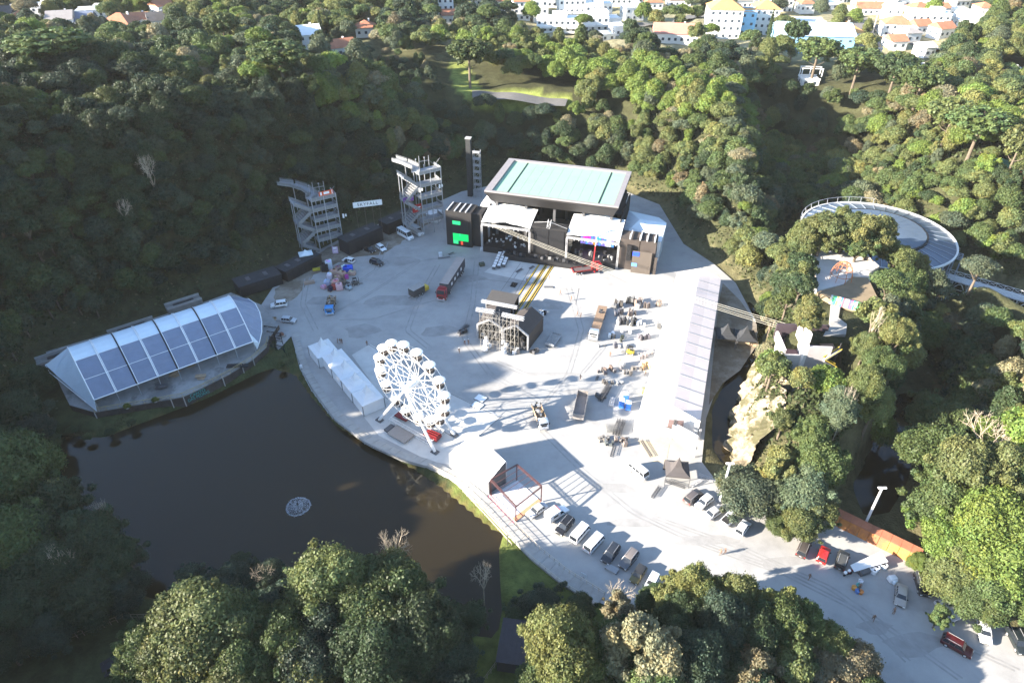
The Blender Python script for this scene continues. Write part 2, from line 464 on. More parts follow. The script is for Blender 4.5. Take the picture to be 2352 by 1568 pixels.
sheet('pond_water', expand(LAKE, 1.5), -1.5, WATER)
sheet('channel_water', expand(CHAN, 1.2), -1.0, WATER)
sheet('canyon_water', expand(CANW, 1.2), -0.9, WATER)
sheet('theatre_lake_water', [(OPC.x - 40, OPC.y - 75), (OPC.x + 120, OPC.y - 75), (OPC.x + 120, OPC.y + 40), (OPC.x - 40, OPC.y + 40)], -1.8, WATER)

# gravel yard and what is laid on it
GRAVEL = mat('compacted_gravel', (0.305, 0.30, 0.293), 0.95, 0.17, 0.30, bump=0.03, col2=(0.36, 0.355, 0.34), thr=(0.40, 0.64), spec=0.1, detail=14)
YARD = [(636, 800), (628, 745), (600, 700), (640, 640), (700, 590), (800, 540), (930, 492), (1010, 462), (1060, 440), (1180, 415), (1400, 425), (1515, 470), (1570, 560), (1640, 606), (1690, 650), (1735, 735), (1740, 765), (1700, 800), (1650, 880), (1622, 960), (1612, 1060),
        (1650, 1110), (1690, 1135), (1760, 1165), (1860, 1185), (1960, 1215), (2080, 1265), (2140, 1300), (2230, 1390), (2400, 1490), (2560, 1640), (2500, 1800),
        (1990, 1620), (1880, 1460), (1720, 1400), (1560, 1395), (1460, 1400), (1388, 1388), (1285, 1338), (1215, 1280), (1160, 1220), (1108, 1164), (1040, 1102), (985, 1071), (925, 1055), (842, 1017), (768, 961), (722, 899), (694, 851), (677, 800), (669, 772), (640, 803)]
sheet('gravel_yard', W2(YARD), 0.0, GRAVEL)
ASPH = mat('old_asphalt', (0.13, 0.125, 0.12), 0.95, 0.2, 0.8, bump=0.02)
PAVE = mat('concrete_paving', (0.33, 0.32, 0.30), 0.9, 0.12, 0.7, bump=0.008, col2=(0.26, 0.25, 0.235), thr=(0.5, 0.7))
SLAB = mat('pale_concrete_slab', (0.50, 0.49, 0.465), 0.9, 0.08, 0.5, col2=(0.42, 0.40, 0.38), thr=(0.48, 0.7))
DIRT = mat('brown_dirt', (0.155, 0.125, 0.092), 0.95, 0.25, 0.6, bump=0.03, col2=(0.26, 0.23, 0.19), thr=(0.45, 0.6))
def ragged(pts, z=0.0, amp=0.8, step=2.0, seed=1):
    p = W2(pts, 0.0); r = np.random.default_rng(seed); out = []
    for i in range(len(p)):
        a, b = p[i], p[(i + 1) % len(p)]; n = max(1, int(np.linalg.norm(b - a) / step))
        for k in range(n):
            out.append(a + (b - a) * k / n + r.normal(0, amp * 0.5, 2) * (0 < k))
    return out
sheet('dirt_patch', ragged([(640, 640), (700, 596), (790, 552), (880, 520), (1000, 480), (1015, 490), (960, 528), (880, 585), (820, 590), (760, 612), (715, 640), (690, 672), (670, 690), (625, 700)], seed=3), 0.02, DIRT)
sheet('concrete_slab', W2([(808, 815), (850, 790), (945, 850), (1035, 905), (1152, 955), (1098, 1003), (1040, 1068), (985, 1058), (870, 1000), (830, 950), (872, 905)]), 0.02, SLAB)
sheet('concrete_slab', W2([(1112, 625), (1185, 570), (1345, 610), (1335, 662), (1230, 650)]), 0.025, SLAB)
JOINT = mat('dark_joint', (0.17, 0.165, 0.16), 0.95, 0.2, 1.0); TRACK = mat('tyre_marked_gravel', (0.27, 0.265, 0.257), 0.95, 0.22, 0.5); PATCHM = mat('damp_gravel_patch', (0.272, 0.266, 0.257), 0.95, 0.2, 0.4)
def strip(pts, w, mb, z):
    p = resample(pts, 30); d = np.gradient(p, axis=0); n = np.stack([-d[:, 1], d[:, 0]], -1); n /= np.linalg.norm(n, axis=1, keepdims=True)
    V = [(*(p[i] + n[i] * s * w / 2), z) for i in range(30) for s in (-1, 1)]
    mb.add(V, [(2 * i, 2 * i + 1, 2 * i + 3, 2 * i + 2) for i in range(29)])
def resample(pts, n):
    p = W2(pts); s = np.r_[0, np.cumsum(np.linalg.norm(np.diff(p, axis=0), axis=1))]
    t = np.linspace(0, s[-1], n)
    return np.stack([np.interp(t, s, p[:, 0]), np.interp(t, s, p[:, 1])], -1)
jm_ = MB()
for pts in ([(1128, 700), (1196, 604)], [(1160, 712), (1222, 610)], [(1100, 640), (1330, 668)], [(1340, 610), (1322, 700)], [(845, 790), (985, 880), (1150, 960)], [(1098, 1003), (1152, 955)], [(1180, 640), (1200, 612)], [(872, 905), (1035, 1000)]): strip(pts, .14, jm_, .040 + .0006 * (len(jm_.v) // 60))
tag(jm_.build('paving_joints', JOINT), kind='structure')
tk = MB()
for pts in ([(760, 720), (820, 690), (900, 640), (960, 600), (1050, 590)], [(780, 735), (850, 735), (960, 700), (1000, 690)], [(1000, 610), (960, 680), (930, 760), (980, 800)], [(1090, 600), (1080, 700), (1060, 780), (1120, 860), (1230, 920)], [(1300, 660), (1330, 760), (1300, 860), (1240, 930)], [(1240, 990), (1330, 1080), (1450, 1180), (1600, 1250), (1800, 1320)], [(1500, 1190), (1700, 1260), (1900, 1350), (2060, 1460), (2200, 1560)], [(1560, 1230), (1760, 1300), (1960, 1400), (2080, 1520)], [(880, 560), (860, 620), (800, 660)], [(1380, 620), (1440, 650), (1520, 660)], [(2120, 1400), (2200, 1480), (2330, 1540)], [(700, 640), (690, 700), (720, 760)], [(1130, 830), (1200, 860), (1330, 860), (1380, 800)]):
    nz_ = len(tk.v) // 60; strip(pts, .34, tk, .0155 + .0007 * nz_); strip([(a + 11, b - 3) for a, b in pts], .34, tk, .0158 + .0007 * nz_)
tag(tk.build('tyre_tracks', TRACK), kind='structure')
for i, (u, v, a, b) in enumerate(((900, 690, 60, 16), (1010, 760, 45, 14), (830, 760, 40, 14), (1130, 890, 60, 10), (960, 860, 50, 16), (1250, 700, 50, 10), (1400, 1120, 60, 14), (1620, 1240, 70, 14), (1800, 1290, 60, 12), (2100, 1480, 70, 24), (2010, 1440, 40, 14), (1340, 900, 40, 9), (1450, 1200, 50, 12), (740, 690, 34, 12), (1080, 640, 34, 9), (920, 600, 40, 9))):
    sheet('gravel_patch', ragged([(u + a * math.cos(t) * (1 + .25 * math.sin(3 * t + i)), v + b * math.sin(t) * (1 + .3 * math.cos(2 * t + i))) for t in np.linspace(0, 6.283, 14, endpoint=False)], seed=20 + i, amp=.7), .008 + .0004 * i, PATCHM)
# promenade by the pond: a raised strip cut into paving slabs
prom_out = [(671, 768), (677, 800), (694, 852), (722, 900), (768, 962), (842, 1018), (925, 1056), (985, 1072), (1040, 1102), (1108, 1164), (1160, 1220), (1215, 1280), (1285, 1338), (1370, 1392)]
prom_in = [(686, 764), (694, 800), (712, 850), (740, 893), (785, 950), (855, 1003), (932, 1040), (990, 1056), (1052, 1084), (1124, 1144), (1178, 1200), (1234, 1258), (1302, 1314), (1388, 1366)]
def resample(pts, n):
    p = W2(pts); s = np.r_[0, np.cumsum(np.linalg.norm(np.diff(p, axis=0), axis=1))]
    t = np.linspace(0, s[-1], n)
    return np.stack([np.interp(t, s, p[:, 0]), np.interp(t, s, p[:, 1])], -1)
po, pi_ = resample(prom_out, 54), resample(prom_in, 54)
prom = tag(MB().prism([tuple(p) for p in po] + [tuple(p) for p in pi_[::-1]], -0.6, 0.10).build('promenade_path', PAVE), kind='structure')
for i in range(53):
    a, b, c, d = po[i], po[i + 1], pi_[i + 1], pi_[i]
    m_ = (a + b + c + d) / 4; k = 0.955
    q = [m_ + (v - m_) * k for v in (a, b, c, d)]
    MB().prism([tuple(v) for v in q], 0.09, 0.135 + 0.012 * ((i * 7) % 3)).build('paving_slab', PAVE, prom)

# bare rock face of the quarry on the right, and two outcrops on the left slope
ROCK = mat('pale_quarry_rock', (0.25, 0.205, 0.155), 0.95, 0.45, 0.9, bump=0.25, col2=(0.085, 0.080, 0.045), thr=(0.46, 0.56), spec=0.1)
def rock_face(name, foot, topz, lean, nu, nv, seed):
    r = np.random.default_rng(seed)
    p = resample(foot, nu); V = []
    tn = np.gradient(p, axis=0); nrm = np.stack([tn[:, 1], -tn[:, 0]], -1); nrm /= np.linalg.norm(nrm, axis=1, keepdims=True)
    ph = r.uniform(0, 6, 8)
    for j in range(nv):
        f = j / (nv - 1)
        for i in range(nu):
            u = i * 0.9; w = f * 9
            b = 1.0 * math.sin(u * 0.55 + ph[0] + 0.6 * math.sin(w)) + 0.7 * math.sin(u * 1.3 + w * 0.5 + ph[1]) + 0.8 * (math.floor(w * 0.55 + math.sin(u * 0.4)) % 2) + r.normal(0, 0.22)
            off = lean * f ** 1.4 - b * 0.85
            V.append((p[i, 0] - nrm[i, 0] * off, p[i, 1] - nrm[i, 1] * off, -0.8 + (topz + 0.8) * f + r.normal(0, 0.1)))
    me = grid_mesh(name, np.array(V), nu, nv, False); me.materials.append(ROCK)
    return tag(link(name, me), kind='structure')
rock_face('quarry_rock_face', [(1735, 850), (1716, 890), (1696, 940), (1682, 1000), (1682, 1050), (1706, 1088)], 16.5, 7.5, 60, 26, 5)
# ------------------------------------------------------------------ town data: base point, width px, wall height m, depth m, roof, colours, yaw, label
TOWN = [(50, 54, 36, 4, 9, 'hip', 'w', 't', .2, 'red-roofed house at the far left edge of the town'), (100, 44, 42, 6, 9, 'flat', 'w', 'w', .1, 'white flat house right of the leftmost red roof'), (138, 70, 52, 5, 11, 'gable', 'w', 'g', .3, 'white house with pale grey ridge roof at the left'), (182, 68, 56, 4, 11, 'gable', 'w', 'b', .3, 'house with slate-blue roof at the left'),
        (215, 54, 74, 6, 10, 'flat', 'w', 'w', .25, 'long white flat-roofed house at the left'), (274, 80, 72, 5, 12, 'hip', 'w', 't', -.1, 'wide brown-red hip-roofed house at the left'), (318, 64, 40, 4, 9, 'gable', 'w', 't', .2, 'smaller brown-red roof beside the dark gable'), (362, 66, 48, 4, 11, 'gable', 'w', 'd', .5, 'house with dark grey gable roof at the left'), (372, 48, 38, 7, 9, 'gable', 'w', 't', .9, 'tall white gable house with red roof at the left'), (8, 44, 40, 3, 12, 'gable', 'w', 'd', .1, 'dark-roofed shed at the top left corner'),
        (705, 112, 52, 6, 12, 'gable', 'w', 'w', .4, 'white arched hall among the middle trees'), (780, 130, 60, 4, 9, 'gable', 'w', 't', .5, 'orange-red roofed house among the middle trees'), (838, 84, 46, 4, 9, 'hip', 'w', 't', .2, 'small red-roofed house below the bright meadow'), (1023, 38, 36, 9, 9, 'flat', 'w', 'w', .1, 'white cube house left of the tall pines'), (1032, 58, 36, 5, 8, 'gable', 'w', 't', .2, 'white and red house just below the white cube house'),
        (1196, 46, 38, 9, 10, 'hip', 'w', 't', .1, 'white block with small red hip roof left of the white terraces'), (1239, 50, 34, 14, 12, 'flat', 'w', 'w', .1, 'stepped white tower block at the left of the white terraces'), (1285, 74, 104, 6, 9, 'row', 'w', 'w', -.05, 'long low white terrace row in front'), (1262, 18, 60, 8, 9, 'flat', 'w', 'w', 0, 'white block behind the stepped tower'), (1311, 50, 60, 11, 11, 'row', 'w', 'w', .05, 'tall white terrace block in the middle'), (1362, 48, 42, 8, 10, 'row', 'w', 'w', .05, 'white terrace block right of the tallest one'),
        (1366, 72, 58, 7, 9, 'row', 'w', 'w', .1, 'white terrace with doors at the lower right'), (1392, 42, 22, 7, 8, 'flat', 'w', 'w', .1, 'narrow white house at the right of the terraces'), (1408, 62, 30, 4, 8, 'flat', 'w', 'w', .2, 'low white garage right of the terraces'), (1452, 46, 44, 6, 9, 'flat', 'w', 'w', .2, 'white house behind the thin tree'), (1420, 86, 30, 5, 8, 'flat', 'w', 'w', .3, 'white cube at the wood edge below the terraces'), (1392, 92, 34, 2.5, 7, 'flat', 'w', 'w', .3, 'low white roof at the wood edge below the terraces'),
        (1553, 102, 98, 5, 12, 'gable', 'w', 'p', -.15, 'long building with faded red roof left of the school'), (1661, 88, 74, 13, 14, 'hip', 'w', 'o', -.1, 'left wing of the white school with orange hip roof'), (1712, 82, 36, 11, 8, 'flat', 'b', 'o', -.1, 'blue glazed link between the two school wings'), (1754, 80, 54, 12, 13, 'hip', 'w', 'o', -.1, 'right wing of the white school with orange hip roof'), (1797, 30, 36, 14, 10, 'flat', 'w', 'w', .1, 'tall plain white block behind the school'),
        (1872, 122, 164, 8, 22, 'hall', 'b', 'h', -.12, 'big sports hall with very pale blue roof'), (1946, 94, 60, 4, 12, 'hip', 'w', 'o', .2, 'orange hip-roofed house right of the pale blue hall'), (1855, 66, 76, 3.5, 9, 'flat', 'w', 'w', -.1, 'low white and blue canopy between school and hall'), (2060, 84, 60, 6, 10, 'hip', 'w', 't', -.2, 'white two-storey house with red roof at the right'), (2088, 100, 38, 5, 9, 'hip', 'w', 'g', .2, 'white house with grey hip roof at the right'), (2114, 78, 38, 4, 8, 'gable', 'w', 't', .2, 'small red-roofed house behind the grey hip roof'),
        (2132, 66, 84, 7, 11, 'flat', 'w', 'w', -.15, 'large white modern house at the upper right'), (2226, 64, 50, 4, 11, 'gable', 'w', 'w', -.2, 'low white house by the dark wood at the right'), (2164, 90, 40, 5, 8, 'gable', 'w', 't', .3, 'white house with red roof under the large white one'), (2058, 114, 38, 4, 8, 'gable', 'w', 't', .1, 'flat red-roofed house beside the road'), (2126, 134, 26, 5, 8, 'gable', 'w', 'w', .2, 'narrow white shed right of the round tree'), (2072, 162, 30, 4, 9, 'gable', 'w', 'w', .4, 'white gable shed at the wood edge, upper one'), (2102, 176, 78, 3, 9, 'flat', 'w', 'w', .05, 'long low white shed at the wood edge'),
        (1948, 40, 36, 4, 8, 'flat', 'w', 'w', 0, 'white roof near the tall pale poles'), (1998, 36, 60, 4, 9, 'gable', 'w', 't', -.05, 'long house with red roof near the tall pale poles'), (2112, 36, 42, 4, 9, 'hip', 'w', 't', .2, 'red hip roof at the top right'), (1906, 22, 28, 3, 8, 'gable', 'w', 'w', .2, 'small white roof at the top edge'), (2336, 182, 44, 3, 9, 'flat', 'w', 'w', 0, 'low white roof at the right frame edge'), (1860, 196, 40, 2.5, 6, 'flat', 'w', 'w', -.1, 'white terrace with pergola in the wood'), (1560, 16, 50, 4, 10, 'gable', 'w', 't', 0, 'red-roofed house at the top edge right of the terraces'), (1500, 22, 40, 4, 9, 'hip', 'w', 't', .1, 'house with tile roof at the top edge'), (1420, 14, 60, 5, 10, 'flat', 'w', 'd', 0, 'long dark-roofed hall at the top edge'), (2010, 134, 14, 4, 7, 'flat', 'w', 'd', .1, 'small dark-roofed kiosk beside the road'), (1700, 22, 50, 5, 9, 'gable', 'w', 'g', .1, 'grey-roofed house behind the school'), (1640, 30, 30, 4, 8, 'gable', 'w', 'w', .2, 'white shed left behind the school'), (1850, 30, 34, 5, 8, 'hip', 'w', 't', .1, 'tile-roofed house behind the pale blue hall')]
_nth = ['first', 'second', 'third', 'fourth', 'fifth', 'sixth', 'seventh', 'eighth', 'ninth', 'tenth', 'eleventh', 'twelfth', 'thirteenth', 'fourteenth', 'fifteenth', 'sixteenth', 'seventeenth', 'eighteenth']
for k_, (u_, v_, w_2, r_2, c_2) in enumerate(((1100, 14, 34, 'gable', 't'), (1150, 24, 30, 'hip', 't'), (1345, 12, 40, 'flat', 'w'), (1470, 10, 34, 'hip', 't'), (1600, 10, 36, 'gable', 'w'), (1680, 8, 34, 'hip', 't'), (1745, 14, 30, 'gable', 'g'), (1830, 10, 36, 'flat', 'w'), (1925, 8, 34, 'hip', 't'), (1985, 14, 36, 'flat', 'w'), (2040, 20, 32, 'gable', 'w'), (2085, 14, 34, 'hip', 't'), (2130, 24, 30, 'flat', 'w'), (2160, 40, 30, 'gable', 't'), (2200, 28, 36, 'hip', 'g'), (2215, 44, 32, 'flat', 'w'), (2260, 40, 30, 'hip', 't'), (2050, 48, 34, 'gable', 'w'))):
    TOWN.append((u_, v_, w_2, 4 + k_ % 3, 9, r_2, 'w', c_2, .2 * math.sin(k_), {'t': 'red-roofed', 'w': 'white-roofed', 'g': 'grey-roofed'}[c_2] + f' house in the farthest row of the town, {_nth[k_]} from left'))
TOWN_POS = [ground_hit(t_[0], t_[1]) for t_ in TOWN]
# ------------------------------------------------------------------ trees
def leaf_material():
    m = bpy.data.materials.new('leaves'); m.use_nodes = True
    t = m.node_tree; N = t.nodes; L = t.links; b = N['Principled BSDF']
    b.inputs['Roughness'].default_value = 0.55; b.inputs['Specular IOR Level'].default_value = 0.25
    a = N.new('ShaderNodeAttribute'); a.attribute_name = 'tint'
    oi = N.new('ShaderNodeObjectInfo')
    mx = N.new('ShaderNodeMix'); mx.data_type = 'RGBA'; mx.blend_type = 'MULTIPLY'; mx.inputs[0].default_value = 1
    ia = N.new('ShaderNodeAttribute'); ia.attribute_type = 'INSTANCER'; ia.attribute_name = 'tcol'        # each tree of the wood has a colour of its own
    pk = N.new('ShaderNodeMix'); pk.data_type = 'RGBA'; L.new(ia.outputs['Alpha'], pk.inputs[0]); L.new(oi.outputs['Color'], pk.inputs[6]); L.new(ia.outputs['Color'], pk.inputs[7])
    L.new(a.outputs['Color'], mx.inputs[6]); L.new(pk.outputs[2], mx.inputs[7])
    tr = N.new('ShaderNodeBsdfTranslucent'); ms = N.new('ShaderNodeMixShader'); ms.inputs[0].default_value = 0.30
    L.new(mx.outputs[2], b.inputs['Base Color']); L.new(mx.outputs[2], tr.inputs['Color'])
    L.new(b.outputs[0], ms.inputs[1]); L.new(tr.outputs[0], ms.inputs[2]); L.new(ms.outputs[0], N['Material Output'].inputs[0])
    return m
LEAF = leaf_material()
BARK = mat('tree_bark', (0.13, 0.105, 0.08), 0.95, 0.3, 2.5, bump=0.02, spec=0.1)
BARKP = mat('pale_bare_bark', (0.40, 0.34, 0.26), 0.95, 0.2, 2.5, spec=0.1)
ICO = bmesh.new(); bmesh.ops.create_icosphere(ICO, subdivisions=1, radius=1.0)
ICO_V = np.array([v.co[:] for v in ICO.verts]); ICO_F = np.array([[v.index for v in f.verts] for f in ICO.faces]); ICO.free()
ICO2 = bmesh.new(); bmesh.ops.create_icosphere(ICO2, subdivisions=2, radius=1.0)
ICO2_V = np.array([v.co[:] for v in ICO2.verts]); ICO2_F = np.array([[v.index for v in f.verts] for f in ICO2.faces]); ICO2.free()

def leaf_cloud(r, cen, rad, squash, n, size, upb=0.15):
    """leaf quads over the outside of a set of blobs; returns verts (n,4,3) and per leaf tint"""
    w = rad ** 2 / (rad ** 2).sum()
    k = r.choice(len(cen), int(n * 1.5), p=w)
    d = r.normal(size=(len(k), 3)); d[:, 2] += upb; d /= np.linalg.norm(d, axis=1, keepdims=True)
    p = cen[k] + d * rad[k][:, None] * (1 + r.normal(0.02, 0.16, (len(k), 1))) * np.array([1, 1, squash])
    keep = np.ones(len(k), bool)
    for i in range(len(cen)):
        q = (p - cen[i]) / np.array([1, 1, squash])
        keep &= (np.linalg.norm(q, axis=1) > rad[i] * 0.80) | (k == i)
    p, d, k = p[keep][:n], d[keep][:n], k[keep][:n]
    nrm = d + r.normal(0, 0.62, d.shape) + np.array([0, 0, 0.25]); nrm /= np.linalg.norm(nrm, axis=1, keepdims=True)
    u = np.cross(nrm, r.normal(size=nrm.shape)); u /= np.linalg.norm(u, axis=1, keepdims=True); v = np.cross(nrm, u)
    s = size * r.uniform(0.6, 1.35, (len(p), 1)); a = u * s * 0.62; b = v * s * 0.40
    drop = nrm * s * 0.15
    Q = np.stack([p - a - drop, p - b * 0.9, p + a - drop, p + b * 1.1], 1)
    blob_t = r.uniform(0.86, 1.16, len(cen))
    tint = blob_t[k] * r.uniform(0.8, 1.24, len(k))
    hue = r.normal(0, 0.06, len(cen))[k] + r.normal(0, 0.05, len(k))
    C = np.stack([tint * (1 + hue), tint, tint * (1 - hue)], -1)
    return Q, C
def blobs(r, R_, H_, n, kind):
    """blob centres and radii of one crown, crown base at z=0, top at H_"""
    c = []; rad = []
    if kind == 'round':
        for i in range(n):
            a = i * 2.39996 + r.uniform(-0.4, 0.4); f = (i + 0.5) / n
            z = H_ * (0.18 + 0.62 * (1 - f) ** 0.8) ; rr = R_ * 0.68 * math.sqrt(f) * r.uniform(0.8, 1.15)
            c.append((rr * math.cos(a), rr * math.sin(a), z + r.uniform(-.08, .08) * H_)); rad.append(R_ * (r.uniform(0.26, 0.42) if n < 40 else r.uniform(0.17, 0.36)))
    elif kind == 'broad':
        for i in range(n):
            a = i * 2.39996 + r.uniform(-0.5, 0.5); f = (i + 0.5) / n
            z = H_ * (0.50 + 0.30 * (1 - f)) * r.uniform(0.8, 1.1); rr = R_ * 0.78 * math.sqrt(f) * r.uniform(0.8, 1.1)
            c.append((rr * math.cos(a), rr * math.sin(a), z)); rad.append(R_ * (r.uniform(0.22, 0.34) if n < 50 else r.uniform(0.15, 0.29)))
    elif kind == 'tall':
        for i in range(n):
            f = i / (n - 1); a = i * 2.39996
            rr = R_ * (0.55 * math.sin(math.pi * (0.15 + 0.8 * f)) + 0.05) * r.uniform(0.6, 1.1)
            c.append((rr * math.cos(a), rr * math.sin(a), H_ * (0.1 + 0.78 * f))); rad.append(R_ * r.uniform(0.30, 0.45) * (1 - 0.35 * f))
    elif kind == 'open':
        for i in range(n):
            a = r.uniform(0, 6.28); f = r.uniform(0.1, 1)
            rr = R_ * 0.85 * f; z = H_ * r.uniform(0.25, 0.9) * (1 - 0.3 * f)
            c.append((rr * math.cos(a), rr * math.sin(a), z)); rad.append(R_ * r.uniform(0.16, 0.27))
    c, rad = np.array(c), np.array(rad)
    if n >= 45:          # near trees: pull the blobs into a few uneven boughs
        k = int(r.integers(4, 7)); ba = r.uniform(0, 6.28, k); bc = np.stack([np.cos(ba) * R_ * r.uniform(.3, .75, k), np.sin(ba) * R_ * r.uniform(.3, .75, k), H_ * r.uniform(.35, .95, k)], -1)
        i = np.argmin(np.linalg.norm((c[:, None] - bc[None]) / np.array([R_, R_, H_]), axis=2), axis=1)
        c = c * 0.72 + bc[i] * 0.36; rad = rad * r.uniform(0.7, 1.15, n)
        m_e = n // 2; az_ = r.uniform(0, 6.28, m_e); el_ = r.uniform(-.1, 1.35, m_e); rr_ = r.uniform(.72, 1.12, m_e)
        c = np.vstack([c, np.stack([np.cos(az_) * np.cos(el_) * R_ * rr_, np.sin(az_) * np.cos(el_) * R_ * rr_, H_ * (.38 + .55 * np.sin(el_) * rr_)], -1)]); rad = np.r_[rad, R_ * r.uniform(.06, .14, m_e)]
        c[:, 0] *= 1.14; c[:, 1] *= .88
    return c, rad
def quads_mesh(name, Q, C, core=None):
    """leaf quads plus dense inner blobs as one mesh with a tint attribute"""
    n = len(Q); V = Q.reshape(-1, 3); F = np.arange(n * 4).reshape(n, 4); CC = np.repeat(C, 4, 0)
    me = bpy.data.meshes.new(name)
    loops = [F.ravel()]; tot = [np.full(n, 4)]
    if core is not None:
        cv, cf, cc = core
        loops.append((cf + len(V)).ravel()); tot.append(np.full(len(cf), 3)); V = np.vstack([V, cv]); CC = np.vstack([CC, cc])
    lp = np.concatenate(loops).astype(np.int32); tt = np.concatenate(tot).astype(np.int32)
    me.vertices.add(len(V)); me.vertices.foreach_set('co', V.astype(np.float32).ravel())
    me.loops.add(len(lp)); me.loops.foreach_set('vertex_index', lp)
    me.polygons.add(len(tt)); me.polygons.foreach_set('loop_start', np.r_[0, np.cumsum(tt)[:-1]].astype(np.int32)); me.polygons.foreach_set('loop_total', tt)
    me.update(calc_edges=True)
    color_attr(me, 'tint', CC)
    me.materials.append(LEAF)
    return me
def core_of(r, cen, rad, squash, k=0.82, hi=False):
    IV, IF = (ICO2_V, ICO2_F) if hi else (ICO_V, ICO_F)
    V = (cen[:, None, :] + IV[None] * (rad * k)[:, None, None] * np.array([1, 1, squash]) * (1 + r.normal(0, 0.07, (len(cen), len(IV), 1)))).reshape(-1, 3)
    F = (IF[None] + (np.arange(len(cen)) * len(IV))[:, None, None]).reshape(-1, 3)
    C = np.repeat(r.uniform(0.75, 1.0, len(cen)), len(IV))[:, None] * np.ones(3)
    return V, F, C
def limb_tree(mb, r, a, d, ln, rad, lev, maxlev, tips, sides=5):
    b = a + d * ln
    mb.bar(a, b, rad, sides if lev < 2 else 3, rad * 0.68)
    if lev >= maxlev: tips.append(b); return
    for i in range(3 if lev < 2 else 2 + int(r.random() < 0.5)):
        nd = (d + Vector(r.normal(0, 0.55, 3)) + Vector((0, 0, 0.18))).normalized()
        limb_tree(mb, r, b, nd, ln * r.uniform(0.62, 0.85), rad * 0.62, lev + 1, maxlev, tips, sides)
PROTO = {}
def make_proto(key, kind, R_, H_, trunk_h, nb, nleaf, lsize, seed, squash=0.85, hi=True):
    r = np.random.default_rng(seed)
    cen, rad = blobs(r, R_, H_, nb, kind)
    cen[:, 2] += trunk_h
    Q, C = leaf_cloud(r, cen, rad, squash, nleaf, lsize)
    crown = quads_mesh('crown_' + key, Q, C, core_of(r, cen, rad, squash, 0.80, hi))
    mb = MB()
    top = trunk_h + H_ * 0.35
    mb.bar((0, 0, -1.0), (0.1, 0.05, trunk_h * 0.7), R_ * 0.085, 7, R_ * 0.06)
    mb.bar((0.1, 0.05, trunk_h * 0.7), (0.0, 0.1, top), R_ * 0.06, 6, R_ * 0.035)
    for i in range(0, nb, max(1, nb // 7)):
        s = Vector((0.05, 0.08, trunk_h * r.uniform(0.6, 1.0)))
        mb.bar(s, Vector(cen[i]) - Vector((0, 0, rad[i] * 0.3)), R_ * 0.035, 4, R_ * 0.012)
    tr = mb.mesh('trunk_' + key, True); tr.materials.append(BARK)
    PROTO[key] = dict(crown=crown, trunk=tr, R=R_, H=trunk_h + H_, kind=kind, mid=trunk_h + H_ * 0.5)
def make_bare(key, R_, H_, seed, levels=5, pale=True):
    r = np.random.default_rng(seed); mb = MB(); tips = []
    tr_ = MB(); tr_.bar((0, 0, -1), (0, 0, H_ * 0.35), H_ * 0.022, 6, H_ * 0.016)
    for i in range(4):
        a = i * 1.6 + r.uniform(-.4, .4)
        limb_tree(mb, r, Vector((0, 0, H_ * r.uniform(0.25, 0.36))), Vector((math.cos(a) * 0.6, math.sin(a) * 0.6, 1)).normalized(), H_ * 0.22, H_ * 0.013, 0, levels - 1, tips)
    cm = mb.mesh('crown_' + key); cm.materials.append(BARKP if pale else BARK)
    tm_ = tr_.mesh('trunk_' + key, True); tm_.materials.append(BARKP if pale else BARK)
    PROTO[key] = dict(crown=cm, trunk=tm_, R=R_, H=H_, kind='bare', mid=H_ * 0.6)
def make_araucaria(key, R_, H_, seed):
    """umbrella shaped candelabra pine: bare mast, up-curved boughs with tufts at their ends"""
    r = np.random.default_rng(seed); mb = MB(); cen = []; rad = []
    mb.bar((0, 0, -1), (0, 0, H_ * 0.93), R_ * 0.07, 8, R_ * 0.035)
    for tier, (zf, rf, n) in enumerate(((0.70, 0.78, 9), (0.78, 1.0, 13), (0.85, 0.86, 12), (0.91, 0.55, 8), (0.5, 0.5, 2))):
        for i in range(n):
            a = 2 * math.pi * (i + 0.5 * tier) / n + r.uniform(-.2, .2); L_ = R_ * rf * r.uniform(0.8, 1.05)
            z0 = H_ * zf; dx, dy = math.cos(a), math.sin(a)
            p1 = Vector((dx * L_ * 0.5, dy * L_ * 0.5, z0 + 0.2)); p2 = Vector((dx * L_ * 0.92, dy * L_ * 0.92, z0 + R_ * 0.20))
            mb.bar((0, 0, z0 - 0.3), p1, R_ * 0.022, 4, R_ * 0.016); mb.bar(p1, p2, R_ * 0.016, 4, R_ * 0.010)
            for f in ((1.0, 0.62) if rf > 0.7 else (1.0,)):
                q = p1 + (p2 - p1) * (f if f == 1.0 else 0.35)
                cen.append((q.x + r.normal(0, .2), q.y + r.normal(0, .2), q.z + R_ * 0.06)); rad.append(R_ * r.uniform(0.15, 0.2))
    cen, rad = np.array(cen), np.array(rad)
    Q, C = leaf_cloud(r, cen, rad, 0.72, 3600, R_ * 0.10, 0.4)
    crown = quads_mesh('crown_' + key, Q, C, core_of(r, cen, rad, 0.72, 0.8))
    tr = mb.mesh('trunk_' + key); tr.materials.append(BARK)
    PROTO[key] = dict(crown=crown, trunk=tr, R=R_, H=H_, kind='umbrella', mid=H_ * 0.8)
